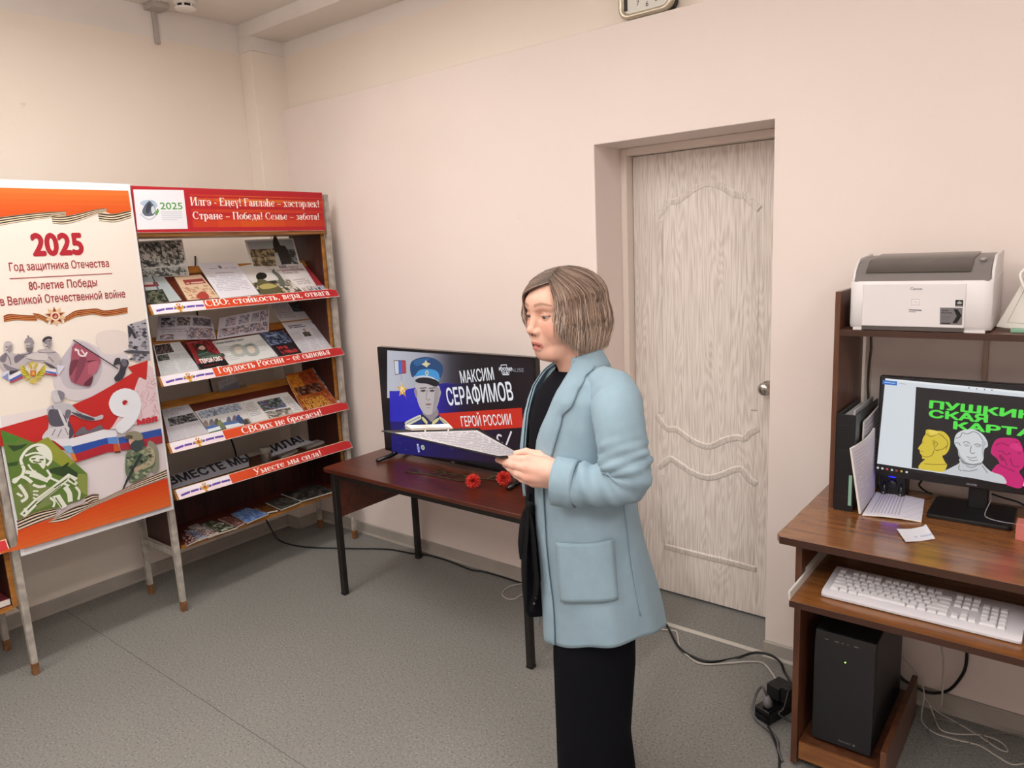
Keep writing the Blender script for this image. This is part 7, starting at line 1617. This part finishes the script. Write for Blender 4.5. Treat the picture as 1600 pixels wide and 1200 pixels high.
# sleeves
def sleeve(axis, radii, name, wr=1.0, nseg=90, seed=0, elbow=.55):
    A_ = np.array(catmull(axis, 30)); L = np.concatenate([[0], np.cumsum(np.linalg.norm(np.diff(A_, axis=0), axis=1))]); L /= L[-1]
    tq = np.linspace(0, 1, nseg); C = np.column_stack([np.interp(tq, L, A_[:, i]) for i in range(3)])
    for _ in range(6): C[1:-1] = (C[:-2]+2*C[1:-1]+C[2:])/4
    T = np.gradient(C, axis=0); T /= np.linalg.norm(T, axis=1)[:, None]; n = 40; R = []
    ref = np.array([0, -1.0, .0])
    for i, t in enumerate(tq):
        x = np.cross(T[i], ref); x /= np.linalg.norm(x); y = np.cross(x, T[i]); a = np.linspace(0, 2*PI, n, endpoint=False)
        ra = np.interp(t, [p[0] for p in radii], [p[1] for p in radii]); rb = np.interp(t, [p[0] for p in radii], [p[2] for p in radii])
        near_el = math.exp(-((t-elbow)/.13)**2); fa = math.exp(-((t-(elbow+.28))/.16)**2)
        f = 1+wr*(near_el*.075*np.sin(2.6*a+t*34)*np.sin(t*95+1.6*np.sin(a))+fa*.055*np.sin(t*60+2.2*a)+.015*np.sin(3*a+t*11))
        R.append(C[i]+np.outer(np.cos(a)*ra*f, x)+np.outer(np.sin(a)*rb*f, y))
    R = np.array(R); o = npmesh(name, tw(R.reshape(-1, 3)), grid_faces(nseg, n, True), M_JKT, jk_o); s2 = o.modifiers.new('thickness', 'SOLIDIFY'); s2.thickness = .004; s2.offset = 0
    return C, T
AX = [np.array([.018, 0, 1.262])+TL*.100, np.array([.036, 0, 1.215])+TL*.150, at(966, 655, -.19), at(973, 705, -.215), at(978, 745, -.222), at(950, 757, -.212), at(905, 757, -.192), at(872, 752, -.176)]
sleeve(AX, [(0, .030, .036), (.10, .058, .050), (.2, .061, .055), (.40, .057, .054), (.52, .057, .056), (.60, .058, .056), (.75, .049, .048), (1, .050, .049)], 'sleeve', 1.7, elbow=.58)
# turned-back cuff
def ringz(c0, c1, r0, r1, n=36, k=6, sq=.95):
    T = (c1-c0)/np.linalg.norm(c1-c0); x = np.cross(T, (0, -1.0, 0)); x /= np.linalg.norm(x); y = np.cross(x, T); a = np.linspace(0, 2*PI, n, endpoint=False); out = []
    for i in range(k):
        t = i/(k-1); out.append(c0+(c1-c0)*t+np.outer(np.cos(a)*(r0+(r1-r0)*t)*(1+.02*np.sin(3*a)), x)+np.outer(np.sin(a)*(r0+(r1-r0)*t)*sq, y))
    return np.array(out)
cf = ringz(at(902, 756, -.190), at(869, 751, -.174), .0535, .0555); o = npmesh('cuff', tw(cf.reshape(-1, 3)), grid_faces(6, 36, True), M_JKT, jk_o); s2 = o.modifiers.new('thickness', 'SOLIDIFY'); s2.thickness = .008; s2.offset = -.2
AXF = [np.array([.015, 0, 1.255])-TL*.105, np.array([.02, 0, 1.20])-TL*.150, np.array([.03, .185, 1.10]), np.array([.065, .20, .96]), np.array([.045, .195, .85]), np.array([.03, .19, .79])]
sleeve(AXF, [(0, .03, .04), (.12, .058, .05), (.25, .058, .052), (.6, .05, .048), (1, .046, .044)], 'sleeve', .5, 60)
# ---------------------------------------------------------------- dark top, tie belt, trousers, shoes
M_NAVY = mat('dark_navy_jersey', '0a0b13', .85, var=.15, vscale=40, spec=.15); M_BLKC = mat('black_tie_fabric', '0c0c10', .8, var=.2, vscale=60, spec=.2)
TT = np.array([(1.266, .010, .062, .06, .062), (1.255, .010, .070, .066, .076), (1.235, .008, .082, .08, .10), (1.20, .004, .100, .09, .130), (1.13, .0, .117, .10, .150), (1.05, -.002, .124, .105, .150), (.95, -.004, .130, .11, .135), (.86, -.012, .142, .08, .092), (.76, -.014, .146, .07, .085), (.66, -.010, .140, .07, .080)])
gr = []; n = 72; a = np.linspace(0, 2*PI, n, endpoint=False)
for z in np.linspace(1.266, .66, 50):
    I = lambda k: np.interp(-z, -TT[:, 0], TT[:, k]); c, s = np.cos(a), np.sin(a); lo_ = max(0, (.95-z)/.3); w_ = lo_*(.006*np.sin(11*a)+.004*np.sin(6*a+1))+.0015*np.sin(5*a+30*z)
    P = np.outer((np.where(c > 0, I(2), I(3))+w_)*c, TF)+np.outer((I(4)+w_)*s, TL); P[:, 0] += I(1); P[:, 2] = z-lo_*.05*np.abs(c)*(c > 0); gr.append(P)
gr = np.array(gr); o = npmesh('top', tw(gr.reshape(-1, 3)), grid_faces(50, n, True), M_NAVY, woman); s2 = o.modifiers.new('thickness', 'SOLIDIFY'); s2.thickness = .003; s2.offset = -1
def ribbon3(pts, wd, name, parent, m, th=.003):
    P = np.array(catmull(pts, 6)); T = np.gradient(P, axis=0); T /= np.linalg.norm(T, axis=1)[:, None]; x = np.cross(T, TF); x /= np.linalg.norm(x, axis=1)[:, None]
    w_ = np.interp(np.linspace(0, 1, len(P)), np.linspace(0, 1, len(wd)), wd); g_ = np.array([[p-xx*ww, p+TF*.004, p+xx*ww] for p, xx, ww in zip(P, x, w_)]); o = npmesh(name, tw(g_.reshape(-1, 3)), grid_faces(len(P), 3), m, parent); s2 = o.modifiers.new('thickness', 'SOLIDIFY'); s2.thickness = th; s2.offset = 0; return o
b0 = at(826, 788, -.09)
belt = ribbon3([b0+np.array([0, .02, .012]), b0, b0+np.array([.012, -.02, -.004])], [.016, .012, .016], 'tie_belt', woman, M_BLKC, .010)
ribbon3([b0, at(822, 830, -.095), at(819, 880, -.10), at(820, 925, -.10), at(823, 957, -.10)], [.010, .018, .020, .018, .008], 'belt_end', belt, M_BLKC)
ribbon3([b0, at(832, 830, -.105), at(836, 880, -.11), at(838, 915, -.11), at(830, 952, -.105)], [.010, .016, .018, .016, .010], 'belt_end', belt, M_BLKC)
ribbon3([b0, at(817, 815, -.08), at(813, 850, -.085), at(815, 873, -.085)], [.008, .016, .016, .008], 'belt_end', belt, M_BLKC)
for u, v in ((839, 928), (837.5, 934), (834.5, 943)):
    p = at(u, v, -.118); MB().ball(tuple(tw(p)), .0032, 8, 6).build('stud', mat('dull_stud', '6d6a6c', .3, metal=.8), belt, smooth=True)
M_TRS = mat('midnight_blue_trousers', '06070e', .85, var=.12, vscale=50, spec=.15)
def leg(cx, cy, rows_):
    R = []; a = np.linspace(0, 2*PI, 48, endpoint=False)
    for z in np.linspace(.80, .022, 50):
        x0, rx, ry, y0 = (np.interp(-z, [-r[0] for r in rows_], [r[k] for r in rows_]) for k in (1, 2, 3, 4))
        pl = 1+.035*np.exp(-((np.cos(a-PI)-1)/.02)**2)+.012*np.sin(4*a+9*z)
        R.append(np.column_stack([x0+rx*np.cos(a)*pl, y0+ry*np.sin(a)*pl, np.full(48, z)]))
    return np.array(R)
LN = leg(0, 0, [(.80, .035, .105, .095, -.075), (.5, .028, .108, .090, -.085), (.3, .020, .098, .085, -.090), (.1, .033, .103, .088, -.092), (.02, .036, .106, .09, -.092)])
LF = leg(0, 0, [(.80, .030, .105, .095, .075), (.5, .012, .098, .090, .080), (.3, .008, .092, .085, .085), (.1, .014, .100, .088, .088), (.02, .016, .102, .09, .088)])
VV = np.concatenate([LN.reshape(-1, 3), LF.reshape(-1, 3)]); FF = grid_faces(50, 48, True); trs = npmesh('trousers', tw(VV), np.concatenate([FF, FF+len(LN.reshape(-1, 3))])[:, ::-1], M_TRS, woman); s2 = trs.modifiers.new('thickness', 'SOLIDIFY'); s2.thickness = .003; s2.offset = -1
for cx, cy in ((-.015, -.095), (-.035, .085)):
    mb = MB(); rr_ = []
    for t, w_, h in ((0, .018, .035), (.05, .030, .055), (.3, .034, .062), (.6, .038, .045), (.9, .036, .032), (1, .018, .022)):
        c = np.array([cx, cy, 0])+np.array([.075, .01, 0])+TF*.235*t; e = TL
        rr_.append([tuple(tw(c+e*w_*math.cos(b)+np.array([0, 0, max(.002, h*.5+h*.5*math.sin(b))]))) for b in np.linspace(0, 2*PI, 14, endpoint=False)])
    mb.loft(rr_).build('shoe', mat('black_leather', '100f10', .35), woman, smooth=True)
# ---------------------------------------------------------------- clipboard and its sheet
cb = thing('clipboard', 'black clipboard with a metal clip held out in the woman\'s hand', 'clipboard', tuple(tw(at(790, 716, -.09))))
CA, CB_, CC, CD = at(596, 673.5, -.14), at(748, 669, -.06), at(818, 713.5, -.075), at(784, 715.5, -.158)
def board(s, t): return (CA*(1-s)+CB_*s)*(1-t)+(CD*(1-s)+CC*s)*t      # s: across the clip edge, t: towards the hand
M_CB = mat('black_board_vinyl', '1c1a1b', .45)
def bgrid(s0, s1, t0, t1, dz, ns=14, nt=20): return np.array([[board(s0+(s1-s0)*i/ns, t0+(t1-t0)*j/nt)+np.array([0, 0, dz]) for i in range(ns+1)] for j in range(nt+1)])
g_ = bgrid(0, 1, 0, 1, 0); o = npmesh('board', tw(g_.reshape(-1, 3)), grid_faces(21, 15), M_CB, cb); s2 = o.modifiers.new('thickness', 'SOLIDIFY'); s2.thickness = .0035; s2.offset = 0
def onb(s, t, dz): return tw(board(s, t)+np.array([0, 0, dz]))
mb = MB()
for (s0, t0, z0, z1, tw_) in ((.24, .0, .004, .014, .055),):
    pr_ = [(t0-.01, .003), (t0-.012, .010), (t0+.01, .014), (t0+tw_, .009), (t0+tw_+.01, .004)]
    mb.loft([[tuple(onb(s, max(0, t), z)) for t, z in pr_] for s in np.linspace(.24, .68, 12)], caps=True)
mb.build('clip', mat('chrome_clip', 'c9c6c2', .2, metal=.85), cb, smooth=False, label='chrome clip')
for s in (.34, .60): MB().ball(tuple(onb(s, .11, .004)), .0035, 8, 6).build('rivet', mat('chrome_clip'), cb, smooth=True)
sheet_o = sheet('paper_sheet', lambda s, t: tw(board(-.015+.93*s, .13+(.85)*(1-t))+np.array([0, 0, .0045])), 40, 60, painter('bcb8bd', [(.05, .03, .95, .97, 't', '7d7a80')], 71), PRINT, thick=.0008)
tag(sheet_o, 'densely printed white sheet lying on the black clipboard', 'paper')
